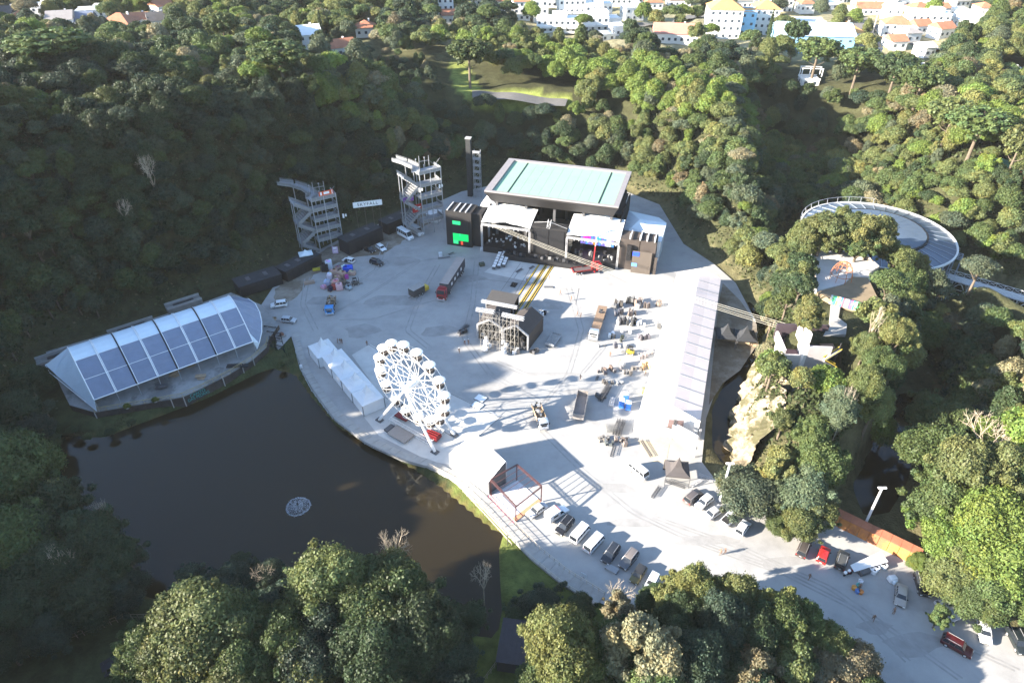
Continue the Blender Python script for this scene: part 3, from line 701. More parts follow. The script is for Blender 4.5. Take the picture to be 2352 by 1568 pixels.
# near kinds (fine leaves), middle kinds, special kinds
for s in range(3): make_proto('near_round%d' % s, 'round', 6.0, 7.5, 4.0, 62, 34000, 0.27, 100 + s)
for s in range(2): make_proto('near_broad%d' % s, 'broad', 6.5, 6.0, 5.0, 74, 32000, 0.27, 110 + s, 0.7)
for s in range(2): make_proto('near_open%d' % s, 'open', 5.0, 7.0, 3.5, 50, 18000, 0.30, 120 + s, 0.8)
for s in range(3): make_proto('mid_round%d' % s, 'round', 4.0, 5.5, 4.5, 30, 5700, 0.38, 130 + s, hi=False)
for s in range(2): make_proto('mid_broad%d' % s, 'broad', 4.6, 4.2, 6.0, 36, 5320, 0.38, 140 + s, 0.65, hi=False)
for s in range(2): make_proto('mid_tall%d' % s, 'tall', 3.0, 8.0, 3.0, 24, 4940, 0.38, 150 + s, 1.1, hi=False)
for s in range(2): make_proto('mid_open%d' % s, 'open', 3.8, 5.5, 5.0, 34, 4560, 0.38, 160 + s, 0.8, hi=False)
make_bare('bare0', 4.5, 10.0, 170); make_bare('bare1', 5.0, 9.0, 171)
make_araucaria('araucaria0', 6.5, 17.0, 180); make_araucaria('araucaria1', 6.0, 14.0, 181)
r_ = np.random.default_rng(190)
def make_cypress():
    cen = np.array([(0, 0, z) for z in np.linspace(1, 12, 12)]); rad = np.interp(np.linspace(0, 1, 12), [0, .3, 1], [.8, 1.0, .3])
    Q, C = leaf_cloud(r_, cen, rad, 1.2, 1200, 0.4)
    crown = quads_mesh('crown_cypress', Q, C, core_of(r_, cen, rad, 1.2))
    t = MB().bar((0, 0, -1), (0, 0, 11), 0.15, 5, 0.05).mesh('trunk_cypress'); t.materials.append(BARK)
    PROTO['cypress'] = dict(crown=crown, trunk=t, R=1.0, H=13, kind='column', mid=6)
make_cypress()
PAL = {'dark green': (0.037, 0.057, 0.025), 'mid green': (0.064, 0.090, 0.031), 'olive green': (0.090, 0.106, 0.038), 'grey-green': (0.070, 0.088, 0.052), 'lime green': (0.102, 0.142, 0.032),
       'yellowish green': (0.126, 0.132, 0.045), 'brownish': (0.130, 0.108, 0.062), 'beige tipped': (0.165, 0.150, 0.090), 'deep blue-green': (0.031, 0.049, 0.030)}
SHAPE_WORD = {'round': 'round-crowned tree', 'broad': 'broad flat-crowned tree', 'tall': 'tall narrow tree', 'open': 'loose open-crowned tree', 'bare': 'leafless bare tree', 'umbrella': 'umbrella-shaped pine', 'column': 'thin columnar cypress'}
REG_GROUP = {}
def region(x, y):
    u, v = pix(x, y, float(height(x, y)) + 6)
    if v > 1230 and 330 < u < 1130: return 'at the bottom edge of the pond'
    if v > 1230 and 1130 <= u < 2090: return 'in front of the parked cars at the bottom'
    if u < 345 and v > 1000: return 'left of the pond in the lower left'
    if u > 1620 and v > 1040 and u < 2000: return 'behind the right row of parked cars'
    if u >= 2000 and v > 880: return 'above the lower right parking area'
    if u > 1640 and v > 560: return 'on the rock plateau at the right'
    if u > 1450 and v > 330: return 'on the sunny ridge right of the stage'
    if u > 1000 and v > 330: return 'on the slope behind the stage'
    if u < 1000 and v > 330: return 'on the shaded quarry slope at the left'
    if v > 140: return 'in the woods between the quarry and the town' if u > 900 else 'on the crest above the left slope'
    return 'among the far houses'
LABELS = {}
def put_tree(key, x, y, z, sc, rz, colname, size_word='', label=None, sz=None):
    p = PROTO[key]; k = p['kind']
    name = {'umbrella': 'araucaria_tree', 'bare': 'bare_tree', 'column': 'cypress_tree'}.get(k, 'tree')
    if label is None:
        label = f"{size_word}{'' if k == 'bare' else colname + ' '}{SHAPE_WORD[k]} {region(x, y)}"
        label = label.strip()
    g = {'umbrella': 'umbrella pines', 'bare': 'leafless trees', 'column': 'cypress trees'}.get(k, 'leafy trees ' + region(x, y))
    t = thing(name, label, 'tree', (x, y, z - 0.1), rz, g)
    t.scale = (sc, sc, sc if sz is None else sz)
    c = link('crown', p['crown'], None, t)
    j = rng.uniform(0.85, 1.18) * (1.2 if x > 8 and y > 45 else 1.0); cc = PAL[colname]  # trees on the sunny right: stronger sun put into the leaf colour
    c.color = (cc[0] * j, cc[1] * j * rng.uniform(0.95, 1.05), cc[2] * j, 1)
    link('trunk', p['trunk'], None, t)
    return t

NO_TREE = []          # world polygons kept clear
def clear(pts, z): NO_TREE.append(np.array([ground_hit(a, b)[:2] for a, b in pts]))
clear([(985, 150), (1000, 138), (1075, 146), (1095, 178), (1115, 203), (1200, 206), (1310, 216), (1320, 250), (1150, 268), (1085, 258), (1040, 205)], 26)       # lawn
NO_TREE.append(W2([(1855, 582), (1970, 576), (2022, 622), (2000, 700), (2030, 735), (1960, 780), (1930, 850), (1800, 850), (1800, 765), (1870, 690)], 19.5))         # deck, lookout
NO_TREE.append(W2([(1792, 762), (1925, 758), (1932, 890), (1812, 905)], 16))
NO_TREE.append(W2([(2145, 610), (2400, 680), (2420, 870), (2300, 835), (2190, 745)], 4))
def blocked(x, y, pad=0.0):
    b = np.zeros(x.shape, bool)
    for poly in NO_TREE: b |= sdist(x, y, poly) < pad
    return b
cand = []
def band(y0, y1, sp, seed):
    r = np.random.default_rng(seed); row = 0; out = []
    y = y0
    while y < y1:
        w = 0.80 * y * 1.15 + 60
        xs = np.arange(-w, w, sp) + (row % 2) * sp / 2
        out.append(np.stack([xs + r.normal(0, sp * 0.22, len(xs)), np.full(len(xs), y) + r.normal(0, sp * 0.22, len(xs))], -1)); y += sp * 0.88; row += 1
    return np.vstack(out)
for y0, y1, sp, sd in ((20, 150, 3.5, 1), (150, 255, 3.7, 2), (255, 400, 5.6, 3), (400, 820, 11.0, 4)):
    b = band(y0, y1, sp, sd); cand.append(np.c_[b, np.full(len(b), sp)])
cand = np.vstack(cand)
cx, cy = cand[:, 0], cand[:, 1]
cz = height(cx, cy); cd = np.minimum(sdist(cx, cy, FLOOR), sdist(cx, cy, VAL)); cd = np.minimum(cd, sdist(cx, cy, VAL2)); cd = np.where(sdist(cx, cy, MESA) < 3, 6.0, cd)
# keep: outside the quarry floor, in view or able to shade it
uu, vv = pix(cx, cy, cz + 5)
inview = (uu > -140) & (uu < 2500) & (vv > -60)
shade = (cx < -40) & (cx > -210) & (cy > 20) & (cy < 330)
keep = (cd > 2.0) & (inview | shade) & ~blocked(cx, cy, 2.0) & ~((vv > 1330) & (uu > 340) & (uu < 2100))
e_ = 1.0
slope = np.hypot(height(cx + e_, cy) - height(cx - e_, cy), height(cx, cy + e_) - height(cx, cy - e_)) / (2 * e_)
keep &= ~((cy < 255) & (rng.random(len(cx)) > np.clip(0.50 + 0.42 * slope, 0, 1)))
keep &= ~((cy > 300) & (rng.random(len(cx)) < 0.22))
for spec_, tp_ in zip(TOWN, TOWN_POS):          # gardens in front of and around the houses
    hw = spec_[2] / FPX * depth_of(tp_.x, tp_.y, tp_.z) / 2
    front = (np.abs(cx - tp_.x * cy / tp_.y) < hw * 0.85) & (cy < tp_.y) & (cy > tp_.y - (42 if spec_[1] < 150 else 9))
    around = (np.abs(cx - tp_.x) < hw + 3.5) & (cy > tp_.y - 6) & (cy < tp_.y + spec_[4] + 4)
    keep &= ~(front | around)
keep &= ~((uu > 1190) & (vv < 95) & (uu < 2250) & (rng.random(len(cx)) < 0.45))
by_ = P(2250, 655, 7.5).y; ut, vt = pix(cx, cy, cz + 7)          # the open water round the footbridge
keep &= ~((ut > 2155) & (ut < 2420) & (vt > 598 + (ut - 2155) * .3) & (vt < 690 + (ut - 2155) * .25) & (cy < by_ + 3))
face = W2([(1720, 840), (1700, 900), (1660, 980), (1660, 1070), (1780, 1130), (1780, 1060), (1752, 980), (1765, 900), (1775, 830)])
keep &= ~(pip(cx, cy, face) & (rng.random(len(cx)) < 0.55))
cand = np.c_[cx, cy, cz, cand[:, 2], cd, slope][keep]
# manual trees: crown centre (survey px), crown centre height, crown radius px, kind, colour
MAN = [(470, 1450, 11.5, 135, 'near_round0', 'olive green'), (600, 1500, 10.5, 110, 'near_broad0', 'mid green'), (765, 1345, 11.5, 120, 'near_round1', 'olive green'), (880, 1370, 11.5, 125, 'near_broad1', 'mid green'),
       (640, 1400, 5, 80, 'near_open0', 'deep blue-green'), (980, 1440, 10.5, 105, 'near_round2', 'dark green'), (740, 1480, 10.5, 105, 'near_broad0', 'deep blue-green'), (860, 1510, 10.5, 105, 'near_round0', 'dark green'), (960, 1560, 6, 95, 'near_round1', 'dark green'),
       (640, 1560, 6, 75, 'near_open1', 'yellowish green'), (1065, 1420, 5, 60, 'near_open0', 'dark green'), (400, 1580, 7, 95, 'near_round2', 'mid green'), (520, 1590, 8, 80, 'near_open0', 'olive green'), (720, 1600, 7, 90, 'near_round1', 'mid green'), (850, 1620, 6, 90, 'near_broad1', 'dark green'),
       (30, 935, 6, 58, 'near_round0', 'dark green'), (75, 985, 5, 50, 'near_round2', 'deep blue-green'), (15, 1015, 6, 60, 'near_broad0', 'dark green'), (60, 870, 6, 50, 'near_round1', 'dark green'), (110, 1010, 2.5, 26, 'near_round1', 'dark green'), (100, 935, 3, 28, 'near_open0', 'grey-green'), (165, 985, 1.2, 14, 'near_round0', 'dark green'), (200, 1000, 1.0, 12, 'near_round1', 'mid green'), (250, 990, 1.0, 13, 'near_round2', 'dark green'), (300, 970, 1.0, 11, 'near_round0', 'dark green'), (645, 835, 1.0, 11, 'near_round1', 'mid green'),
       (330, 1500, 9, 85, 'near_round2', 'mid green'), (420, 1500, 10, 100, 'near_broad0', 'olive green'), (560, 1440, 9, 85, 'near_round1', 'mid green'), (690, 1430, 8, 80, 'near_round2', 'dark green'), (820, 1440, 9, 95, 'near_round0', 'mid green'), (930, 1480, 9, 95, 'near_broad1', 'dark green'), (1020, 1500, 8, 80, 'near_round1', 'deep blue-green'), (560, 1560, 9, 95, 'near_round2', 'olive green'), (700, 1545, 9, 90, 'near_open1', 'yellowish green'), (900, 1600, 8, 95, 'near_round0', 'dark green'), (1040, 1580, 7, 75, 'near_open0', 'deep blue-green'),
       (1380, 1480, 10, 70, 'near_round1', 'mid green'), (1430, 1480, 9, 70, 'near_round2', 'dark green'), (1540, 1370, 8, 50, 'near_open0', 'yellowish green'), (1640, 1385, 10, 70, 'near_broad0', 'olive green'), (1720, 1460, 10, 80, 'near_broad1', 'dark green'), (1800, 1450, 9, 75, 'near_round2', 'mid green'), (1640, 1500, 9, 90, 'near_broad0', 'deep blue-green'), (1820, 1530, 8, 85, 'near_open1', 'olive green'), (1900, 1550, 7, 80, 'near_broad1', 'brownish'), (1500, 1580, 9, 90, 'near_round1', 'mid green'), (1720, 1600, 8, 90, 'near_round0', 'dark green'), (1960, 1590, 6, 75, 'near_broad0', 'mid green'),
       (1290, 1480, 12.5, 95, 'near_round0', 'yellowish green'), (1330, 1545, 11.5, 75, 'near_broad0', 'olive green'), (1245, 1545, 6, 70, 'near_open1', 'mid green'), (1425, 1400, 8, 48, 'near_open0', 'beige tipped'), (1485, 1500, 12.5, 92, 'near_open1', 'beige tipped'), (1420, 1560, 7, 70, 'near_open0', 'beige tipped'),
       (1600, 1335, 11.5, 66, 'near_round1', 'yellowish green'), (1690, 1350, 12.5, 66, 'near_round2', 'olive green'), (1560, 1420, 10.5, 70, 'near_broad0', 'dark green'), (1660, 1430, 10.5, 75, 'near_round0', 'deep blue-green'), (1760, 1420, 10.5, 62, 'near_round1', 'dark green'), (1800, 1370, 12.5, 62, 'near_open0', 'yellowish green'),
       (1870, 1410, 11.5, 55, 'near_open1', 'mid green'), (1920, 1450, 11.5, 60, 'near_broad1', 'olive green'), (1850, 1480, 6, 80, 'near_broad0', 'brownish'), (1950, 1530, 6, 75, 'near_round0', 'brownish'), (1740, 1540, 11.5, 70, 'near_open0', 'brownish'), (1590, 1530, 10.5, 85, 'near_round2', 'deep blue-green'), (1850, 1570, 6, 85, 'near_round1', 'dark green'),
       (1660, 1590, 6, 75, 'near_broad1', 'mid green'), (1990, 1600, 5, 60, 'near_round2', 'deep blue-green'), (1540, 1600, 6, 70, 'near_round0', 'mid green'),
       (1240, 1385, 4, 55, 'near_round1', 'deep blue-green'), (1330, 1400, 4, 42, 'near_round2', 'dark green'), (1190, 1400, 3, 40, 'near_open0', 'dark green'), (1290, 1345, 1.5, 14, 'near_open1', 'grey-green'), (1500, 1380, 5, 45, 'near_round0', 'dark green'),
       (520, 1335, 4, 62, 'near_round1', 'deep blue-green'), (440, 1330, 3.5, 48, 'near_open0', 'deep blue-green'), (610, 1330, 3.5, 52, 'near_round2', 'deep blue-green'), (690, 1360, 4, 42, 'near_open1', 'mid green'), (560, 1290, 2, 34, 'near_open1', 'dark green'), (420, 1390, 3, 60, 'near_broad1', 'deep blue-green'), (530, 1400, 3, 60, 'near_round0', 'deep blue-green'),
       (40, 1075, 13, 95, 'near_round0', 'mid green'), (120, 1180, 11, 90, 'near_broad0', 'dark green'), (200, 1230, 9, 85, 'near_round1', 'dark green'), (40, 1230, 11, 100, 'near_round2', 'mid green'), (120, 1310, 9, 90, 'near_round0', 'dark green'), (250, 1290, 7, 70, 'near_broad1', 'dark green'), (285, 1270, 5, 45, 'near_open1', 'grey-green'),
       (30, 1380, 9, 95, 'near_broad1', 'dark green'), (190, 1380, 7, 80, 'near_round2', 'dark green'), (280, 1355, 5, 60, 'near_round1', 'deep blue-green'), (110, 1440, 6, 75, 'near_round0', 'deep blue-green'), (10, 1480, 6, 60, 'near_round1', 'dark green'),
       (1725, 1125, 6, 88, 'near_round0', 'grey-green'), (1850, 1120, 8, 76, 'near_round1', 'grey-green'), (1850, 1185, 6, 74, 'near_broad0', 'olive green'), (1790, 1075, 9, 55, 'near_open0', 'yellowish green'), (1890, 1060, 9, 70, 'near_round2', 'mid green'), (1800, 1205, 3.5, 42, 'near_round2', 'mid green'),
       (2165, 1050, 10, 95, 'near_round0', 'mid green'), (2260, 1080, 13, 95, 'near_broad0', 'olive green'), (2180, 1150, 9, 90, 'near_round1', 'mid green'), (2290, 1190, 11, 100, 'near_round2', 'lime green'), (2200, 1240, 8, 95, 'near_broad1', 'lime green'), (2290, 1290, 9, 110, 'near_round0', 'lime green'),
       (2200, 1310, 7, 75, 'near_round1', 'olive green'), (2330, 1370, 8, 90, 'near_broad0', 'mid green'), (2240, 1370, 6, 70, 'near_round2', 'mid green'), (2350, 1120, 14, 85, 'near_round1', 'mid green'), (2110, 1290, 3, 26, 'near_round0', 'lime green'),
       (2160, 960, 10, 80, 'near_broad1', 'mid green'), (2340, 1240, 10, 80, 'near_broad1', 'lime green'), (2160, 1415, 4, 30, 'near_open0', 'mid green'),
       (1890, 535, 8, 52, 'near_open1', 'olive green'), (1945, 520, 9, 58, 'near_open0', 'olive green'), (2005, 535, 9, 56, 'near_open1', 'yellowish green'), (2055, 560, 8, 44, 'near_round0', 'mid green'), (1975, 560, 7, 50, 'near_open0', 'mid green'), (2100, 600, 8, 45, 'near_round1', 'yellowish green'), (2075, 650, 8, 48, 'near_round2', 'mid green'), (2085, 690, 8, 40, 'near_broad0', 'olive green'), (1990, 790, 7, 36, 'near_round1', 'olive green'), (1860, 720, 7, 42, 'near_open1', 'yellowish green'), (1985, 875, 8, 45, 'near_round2', 'olive green'), (2030, 830, 9, 50, 'near_broad1', 'mid green'), (1930, 930, 7, 46, 'near_round1', 'grey-green'), (2010, 930, 8, 48, 'near_round0', 'olive green'), (1800, 960, 6, 40, 'near_open0', 'olive green'), (1860, 1000, 8, 50, 'near_round2', 'mid green'), (1770, 690, 4, 28, 'near_round1', 'lime green'), (2130, 760, 9, 52, 'near_round2', 'mid green'), (2060, 760, 8, 45, 'near_broad1', 'yellowish green')]
def place_manual(u, v, zc, rpx, key, colname, ground=None):
    up = zc if zc <= 13 else 8
    c = ground_hit(u, v, up); p = PROTO[key]; g = c.z
    s = rpx / FPX * depth_of(c.x, c.y, g + up) / p['R']
    kz = max(0.45 * s, up / p['mid'])
    return put_tree(key, c.x, c.y, g, s, random.uniform(0, 6.28), colname, 'big ' if rpx > 85 else 'small ' if rpx < 50 else '', sz=min(max(kz, 0.55 * s), 1.6 * s))
man_xy = []
for m_ in MAN:
    t = place_manual(*m_); man_xy.append((t.location.x, t.location.y, m_[3] / FPX * depth_of(t.location.x, t.location.y, m_[2])))
for u, v, zg, hh, rp, key, cn in ((1840, 596, 17, 15, 50, 'near_round2', 'olive green'), (1878, 586, 18, 15, 52, 'near_open1', 'olive green'), (1915, 580, 18, 13, 46, 'near_round0', 'yellowish green'), (1950, 578, 18, 15, 50, 'near_open0', 'olive green'), (2000, 590, 17, 13, 46, 'near_round1', 'mid green'), (2045, 628, 17, 12, 46, 'near_broad0', 'olive green'), (2085, 650, 14, 12, 48, 'near_round2', 'yellowish green'), (1812, 640, 13, 11, 42, 'near_open0', 'yellowish green')):
    c = P(u, v, zg); p = PROTO[key]; s = rp / FPX * depth_of(c.x, c.y, zg + hh) / p['R']; zg = max(zg - 4, float(height(c.x, c.y)))
    put_tree(key, c.x, c.y, zg, s, random.uniform(0, 6), cn, 'tall ', sz=hh / p['H']); man_xy.append((c.x, c.y, 2.0))
# landmark trees
SPEC = [(110, 105, 40, 90, 'araucaria0', 'mid green', 'huge umbrella pine with tufted boughs at the far left crest'), (640, 130, 40, 70, 'araucaria0', 'mid green', 'tall umbrella pine with long bare trunk on the left crest'),
        (1077, 122, 38, 52, 'araucaria1', 'mid green', 'lone umbrella pine standing in the bright lawn clearing'), (2255, 285, 40, 70, 'araucaria0', 'mid green', 'umbrella pine with slanting trunks at the right edge'),
        (2190, 265, 38, 60, 'araucaria1', 'olive green', 'yellowish umbrella pine near the right edge'), (2345, 330, 36, 45, 'araucaria1', 'olive green', 'umbrella pine beside the green tennis court'),
        (1880, 118, 36, 52, 'araucaria1', 'mid green', 'umbrella pine in front of the pale blue hall'), (1975, 140, 36, 50, 'araucaria0', 'mid green', 'umbrella pine right of the pale blue hall'), (2060, 158, 36, 52, 'araucaria1', 'dark green', 'low spreading umbrella pine before the white sheds'),
        (2120, 185, 36, 50, 'araucaria1', 'mid green', 'umbrella pine behind the red earth bank'), (510, 60, 40, 40, 'araucaria1', 'mid green', 'umbrella pine beside the left houses'), (1830, 75, 36, 30, 'araucaria1', 'dark green', 'umbrella pine by the school yard')]
for u, v, zc, rpx, key, cn, lb in SPEC:
    c = ground_hit(u, v, 13.0); p = PROTO[key]; g = c.z
    s = rpx / FPX * depth_of(c.x, c.y, g + 13) / p['R']
    t = put_tree(key, c.x, c.y, g, s, random.uniform(0, 6), cn, label=lb, sz=13.0 / p['mid'])
    man_xy.append((c.x, c.y, rpx * 0.5 / FPX * depth_of(c.x, c.y, g + 13)))
for u, v, zc, rpx, key, lb in [(905, 1275, 9, 42, 'bare0', 'pale bare tree rising above the bottom edge of the pond'), (2270, 1000, 20, 75, 'bare1', 'big whitish leafless tree above the right canyon'), (2290, 1075, 18, 50, 'bare0', 'smaller whitish leafless tree at the right edge'),
                               (150, 1310, 13, 35, 'bare0', 'dead grey tree among dark trees in the lower left'), (240, 1190, 10, 32, 'bare1', 'leafless tree sticking out at the left bank'), (600, 1320, 5, 35, 'bare1', 'bare shrub at the lower pond edge'), (1110, 1330, 7, 30, 'bare0', 'bare twiggy tree right of the dark bottom trees'),
                               (2010, 745, 26, 28, 'bare1', 'bare pinkish tree beside the painted wall'), (345, 400, 40, 30, 'bare0', 'leafless tree on the shaded left slope near the crest'), (290, 490, 30, 28, 'bare1', 'leafless tree in the middle of the shaded left slope'), (1940, 940, 24, 25, 'bare0', 'bare forked snag below the lookout'), (1420, 1360, 5, 45, 'bare1', 'reddish bare tree beside the lower parked cars')]:
    up = zc if zc <= 9 else 9
    c = ground_hit(u, v, up); p = PROTO[key]; g = c.z; s = rpx / FPX * depth_of(c.x, c.y, g + up) / p['R']
    put_tree(key, c.x, c.y, g, s, random.uniform(0, 6), 'brownish', label=lb, sz=max(s, up / p['mid']))
for u, v, lb in [(748, 62, 'left one of two thin cypresses before the dark hill'), (737, 66, 'taller of two thin cypresses before the dark hill'), (1770, 62, 'cypress in front of the school building')]:
    c = ground_hit(u, v, 6); g = c.z; s = 1.1; put_tree('cypress', c.x, c.y, g, max(0.8, s), 0, 'dark green', label=lb)
# automatic trees: drop those inside manual crowns, nearest as things, the rest as one wood
mx_ = np.array(man_xy)
dm = np.min(np.hypot(cand[:, 0, None] - mx_[None, :, 0], cand[:, 1, None] - mx_[None, :, 1]) - 0.85 * mx_[None, :, 2], axis=1)
cand = cand[dm > 0.5]
u_, v_ = pix(cand[:, 0], cand[:, 1], cand[:, 2] + 8)
vis = (u_ > -20) & (u_ < 2372) & (v_ > -10) & (v_ < 1600)
sizepx = 4.2 / depth_of(cand[:, 0], cand[:, 1], cand[:, 2] + 8) * vis
order = np.argsort(-sizepx)
N_THING = 300 - len(MAN) - len(SPEC) - 24
def pick_colour(x, y, r):
    n = 0.5 + 0.25 * math.sin(x * 0.05 + 1.7 * math.sin(y * 0.045)) + 0.25 * math.sin(y * 0.07 + x * 0.03) + r.normal(0, 0.25)
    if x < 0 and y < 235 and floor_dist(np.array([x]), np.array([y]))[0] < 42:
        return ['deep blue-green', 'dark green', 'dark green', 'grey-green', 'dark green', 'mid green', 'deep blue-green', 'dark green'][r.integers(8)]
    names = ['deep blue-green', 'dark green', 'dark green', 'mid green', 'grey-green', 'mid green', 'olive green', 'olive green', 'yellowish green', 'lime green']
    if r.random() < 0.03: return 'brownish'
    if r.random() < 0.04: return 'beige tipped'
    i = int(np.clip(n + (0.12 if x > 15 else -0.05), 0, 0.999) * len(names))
    return names[i]
MID = ['mid_round0', 'mid_round1', 'mid_round2', 'mid_broad0', 'mid_broad1', 'mid_tall0', 'mid_tall1', 'mid_open0', 'mid_open1']
rt = np.random.default_rng(33)
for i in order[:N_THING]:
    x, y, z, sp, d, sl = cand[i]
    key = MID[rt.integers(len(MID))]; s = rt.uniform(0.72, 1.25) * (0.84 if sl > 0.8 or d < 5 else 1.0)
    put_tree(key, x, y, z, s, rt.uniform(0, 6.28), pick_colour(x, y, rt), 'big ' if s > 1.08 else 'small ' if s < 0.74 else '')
# the wood: small templates tiled into one mesh
wm = bpy.data.meshes.new('woodland')
rest = order[N_THING:]; nW = len(rest)
wpos = np.zeros((nW, 3), np.float32); wrot = np.zeros((nW, 3), np.float32); wscl = np.zeros((nW, 3), np.float32); wcol = np.ones((nW, 4), np.float32); widx = np.zeros(nW, np.int32)
WOODK = ['mid_round0', 'mid_round1', 'mid_round2', 'mid_broad0', 'mid_broad1', 'mid_tall0', 'mid_open0', 'mid_open1']
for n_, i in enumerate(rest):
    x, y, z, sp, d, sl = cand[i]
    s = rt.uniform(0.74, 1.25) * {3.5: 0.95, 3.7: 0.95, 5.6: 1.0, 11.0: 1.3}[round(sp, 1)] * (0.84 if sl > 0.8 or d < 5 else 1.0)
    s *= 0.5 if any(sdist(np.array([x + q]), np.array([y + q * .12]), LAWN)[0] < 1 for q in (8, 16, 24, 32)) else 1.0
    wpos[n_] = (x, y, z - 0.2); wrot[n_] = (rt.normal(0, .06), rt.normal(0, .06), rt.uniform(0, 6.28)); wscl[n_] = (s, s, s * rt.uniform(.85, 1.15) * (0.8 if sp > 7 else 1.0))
    wcol[n_, :3] = np.array(PAL[pick_colour(x, y, rt)]) * rt.uniform(0.82, 1.2) * (0.88 if x < 0 and y < 235 else 1.3); widx[n_] = rt.integers(len(WOODK))  # shade on the left slope and sun elsewhere put into the tree colour
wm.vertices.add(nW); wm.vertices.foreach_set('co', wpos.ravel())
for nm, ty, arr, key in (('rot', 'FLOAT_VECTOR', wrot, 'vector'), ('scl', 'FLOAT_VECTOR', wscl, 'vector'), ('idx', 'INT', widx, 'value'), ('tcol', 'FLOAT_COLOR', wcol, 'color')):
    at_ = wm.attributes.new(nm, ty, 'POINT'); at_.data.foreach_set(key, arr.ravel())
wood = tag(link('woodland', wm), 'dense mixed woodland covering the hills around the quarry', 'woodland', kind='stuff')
tcoll = bpy.data.collections.new('woodland_kinds')
for n_, k in enumerate(WOODK):
    o = link('tree_clump', PROTO[k]['crown'], None, wood); j = n_ * 37 % nW
    o.location = wpos[j]; o.color = (*wcol[j, :3], 1); o['kind'] = 'stuff'; tcoll.objects.link(o); o.name = 'tree_clump.%03d' % (n_ + 1)
gn = bpy.data.node_groups.new('woodland_scatter', 'GeometryNodeTree')
gn.interface.new_socket('Geometry', in_out='INPUT', socket_type='NodeSocketGeometry'); gn.interface.new_socket('Geometry', in_out='OUTPUT', socket_type='NodeSocketGeometry')
N_ = gn.nodes; gi = N_.new('NodeGroupInput'); go = N_.new('NodeGroupOutput'); ip = N_.new('GeometryNodeInstanceOnPoints'); ci = N_.new('GeometryNodeCollectionInfo')
ci.inputs['Collection'].default_value = tcoll; ci.inputs['Separate Children'].default_value = True; ci.inputs['Reset Children'].default_value = True
def na(nm, ty):
    q = N_.new('GeometryNodeInputNamedAttribute'); q.data_type = ty; q.inputs['Name'].default_value = nm; return [o for o in q.outputs if o.name == 'Attribute' and o.enabled][0]
ip.inputs['Pick Instance'].default_value = True
L_ = gn.links; L_.new(gi.outputs[0], ip.inputs['Points']); L_.new(ci.outputs[0], ip.inputs['Instance']); L_.new(na('idx', 'INT'), ip.inputs['Instance Index'])
L_.new(na('rot', 'FLOAT_VECTOR'), ip.inputs['Rotation']); L_.new(na('scl', 'FLOAT_VECTOR'), ip.inputs['Scale']); L_.new(ip.outputs[0], go.inputs[0])
wood.modifiers.new('scatter', 'NODES').node_group = gn
print('TREES', len(cand))
# low undergrowth on the slopes and along the banks
ru = np.random.default_rng(77); nu_ = 150000
ux = ru.uniform(-190, 200, nu_); uy = ru.uniform(45, 255, nu_)
mm_ = MESA[ru.integers(len(MESA), size=14000)]; nn_ = np.roll(MESA, -1, 0)
mi_ = ru.integers(len(MESA), size=14000); tt_ = ru.random(14000)[:, None]; mp_ = MESA[mi_] * (1 - tt_) + nn_[mi_] * tt_ + ru.normal(0, 2.6, (14000, 2))
ux[:14000], uy[:14000] = mp_[:, 0], mp_[:, 1]
ud = np.minimum(sdist(ux, uy, FLOOR), np.minimum(sdist(ux, uy, VAL), sdist(ux, uy, VAL2)))
k_ = (ud > 0.6) & (np.abs(ux) < uy * 0.80 + 30) & ~blocked(ux, uy, 0.5); ux, uy, ud = ux[k_], uy[k_], ud[k_]
fc = pip(ux, uy, face); k_ = ~fc | (ru.random(len(ux)) < 0.45); ux, uy, ud = ux[k_], uy[k_], ud[k_]
uz = height(ux, uy) + np.abs(ru.normal(0.3, 0.45, len(ux)))
n3 = ru.normal(0, 0.6, (len(ux), 3)) + np.array([0, 0, 0.7]); n3 /= np.linalg.norm(n3, axis=1, keepdims=True)
u3 = np.cross(n3, ru.normal(size=n3.shape)); u3 /= np.linalg.norm(u3, axis=1, keepdims=True); v3 = np.cross(n3, u3)
s3 = ru.uniform(0.45, 1.0, (len(ux), 1)); p3 = np.stack([ux, uy, uz], -1)
patch = 0.5 + 0.5 * np.sin(ux * 0.21 + 2 * np.sin(uy * 0.13)) * np.sin(uy * 0.17 + ux * 0.05)
bc = np.outer(1 - patch, PAL['dark green']) + np.outer(patch, PAL['olive green']); bc *= ru.uniform(0.6, 1.3, (len(ux), 1)); dry = ru.random(len(ux)) < 0.10; bc[dry] = np.array(PAL['beige tipped']) * 0.9
ug = quads_mesh('undergrowth', np.stack([p3 - u3 * s3 * .6, p3 - v3 * s3 * .4, p3 + u3 * s3 * .6, p3 + v3 * s3 * .4], 1), bc)
tag(link('undergrowth', ug), 'low bushes and ground plants covering the quarry slopes', 'undergrowth', kind='stuff')
print('UNDER', len(ux))
best_ = None          # the crest tree that throws its shade on the stage roof
for D_ in range(24, 110, 2):
    c_ = (9.0 - D_ * math.cos(SUN_AZ), 209.0 - D_ * math.sin(SUN_AZ)); zt_ = 18 + D_ * math.tan(SUN_EL); g_0 = float(height(*c_))
    if best_ is None or zt_ - g_0 < best_[0]: best_ = (zt_ - g_0, c_, g_0)
if best_[0] < 19: put_tree('near_broad0', *best_[1], best_[2], 0.85, 1.0, 'dark green', label='tall dark tree on the slope behind the stair towers', sz=best_[0] / 8.0)
print('CREST', best_)
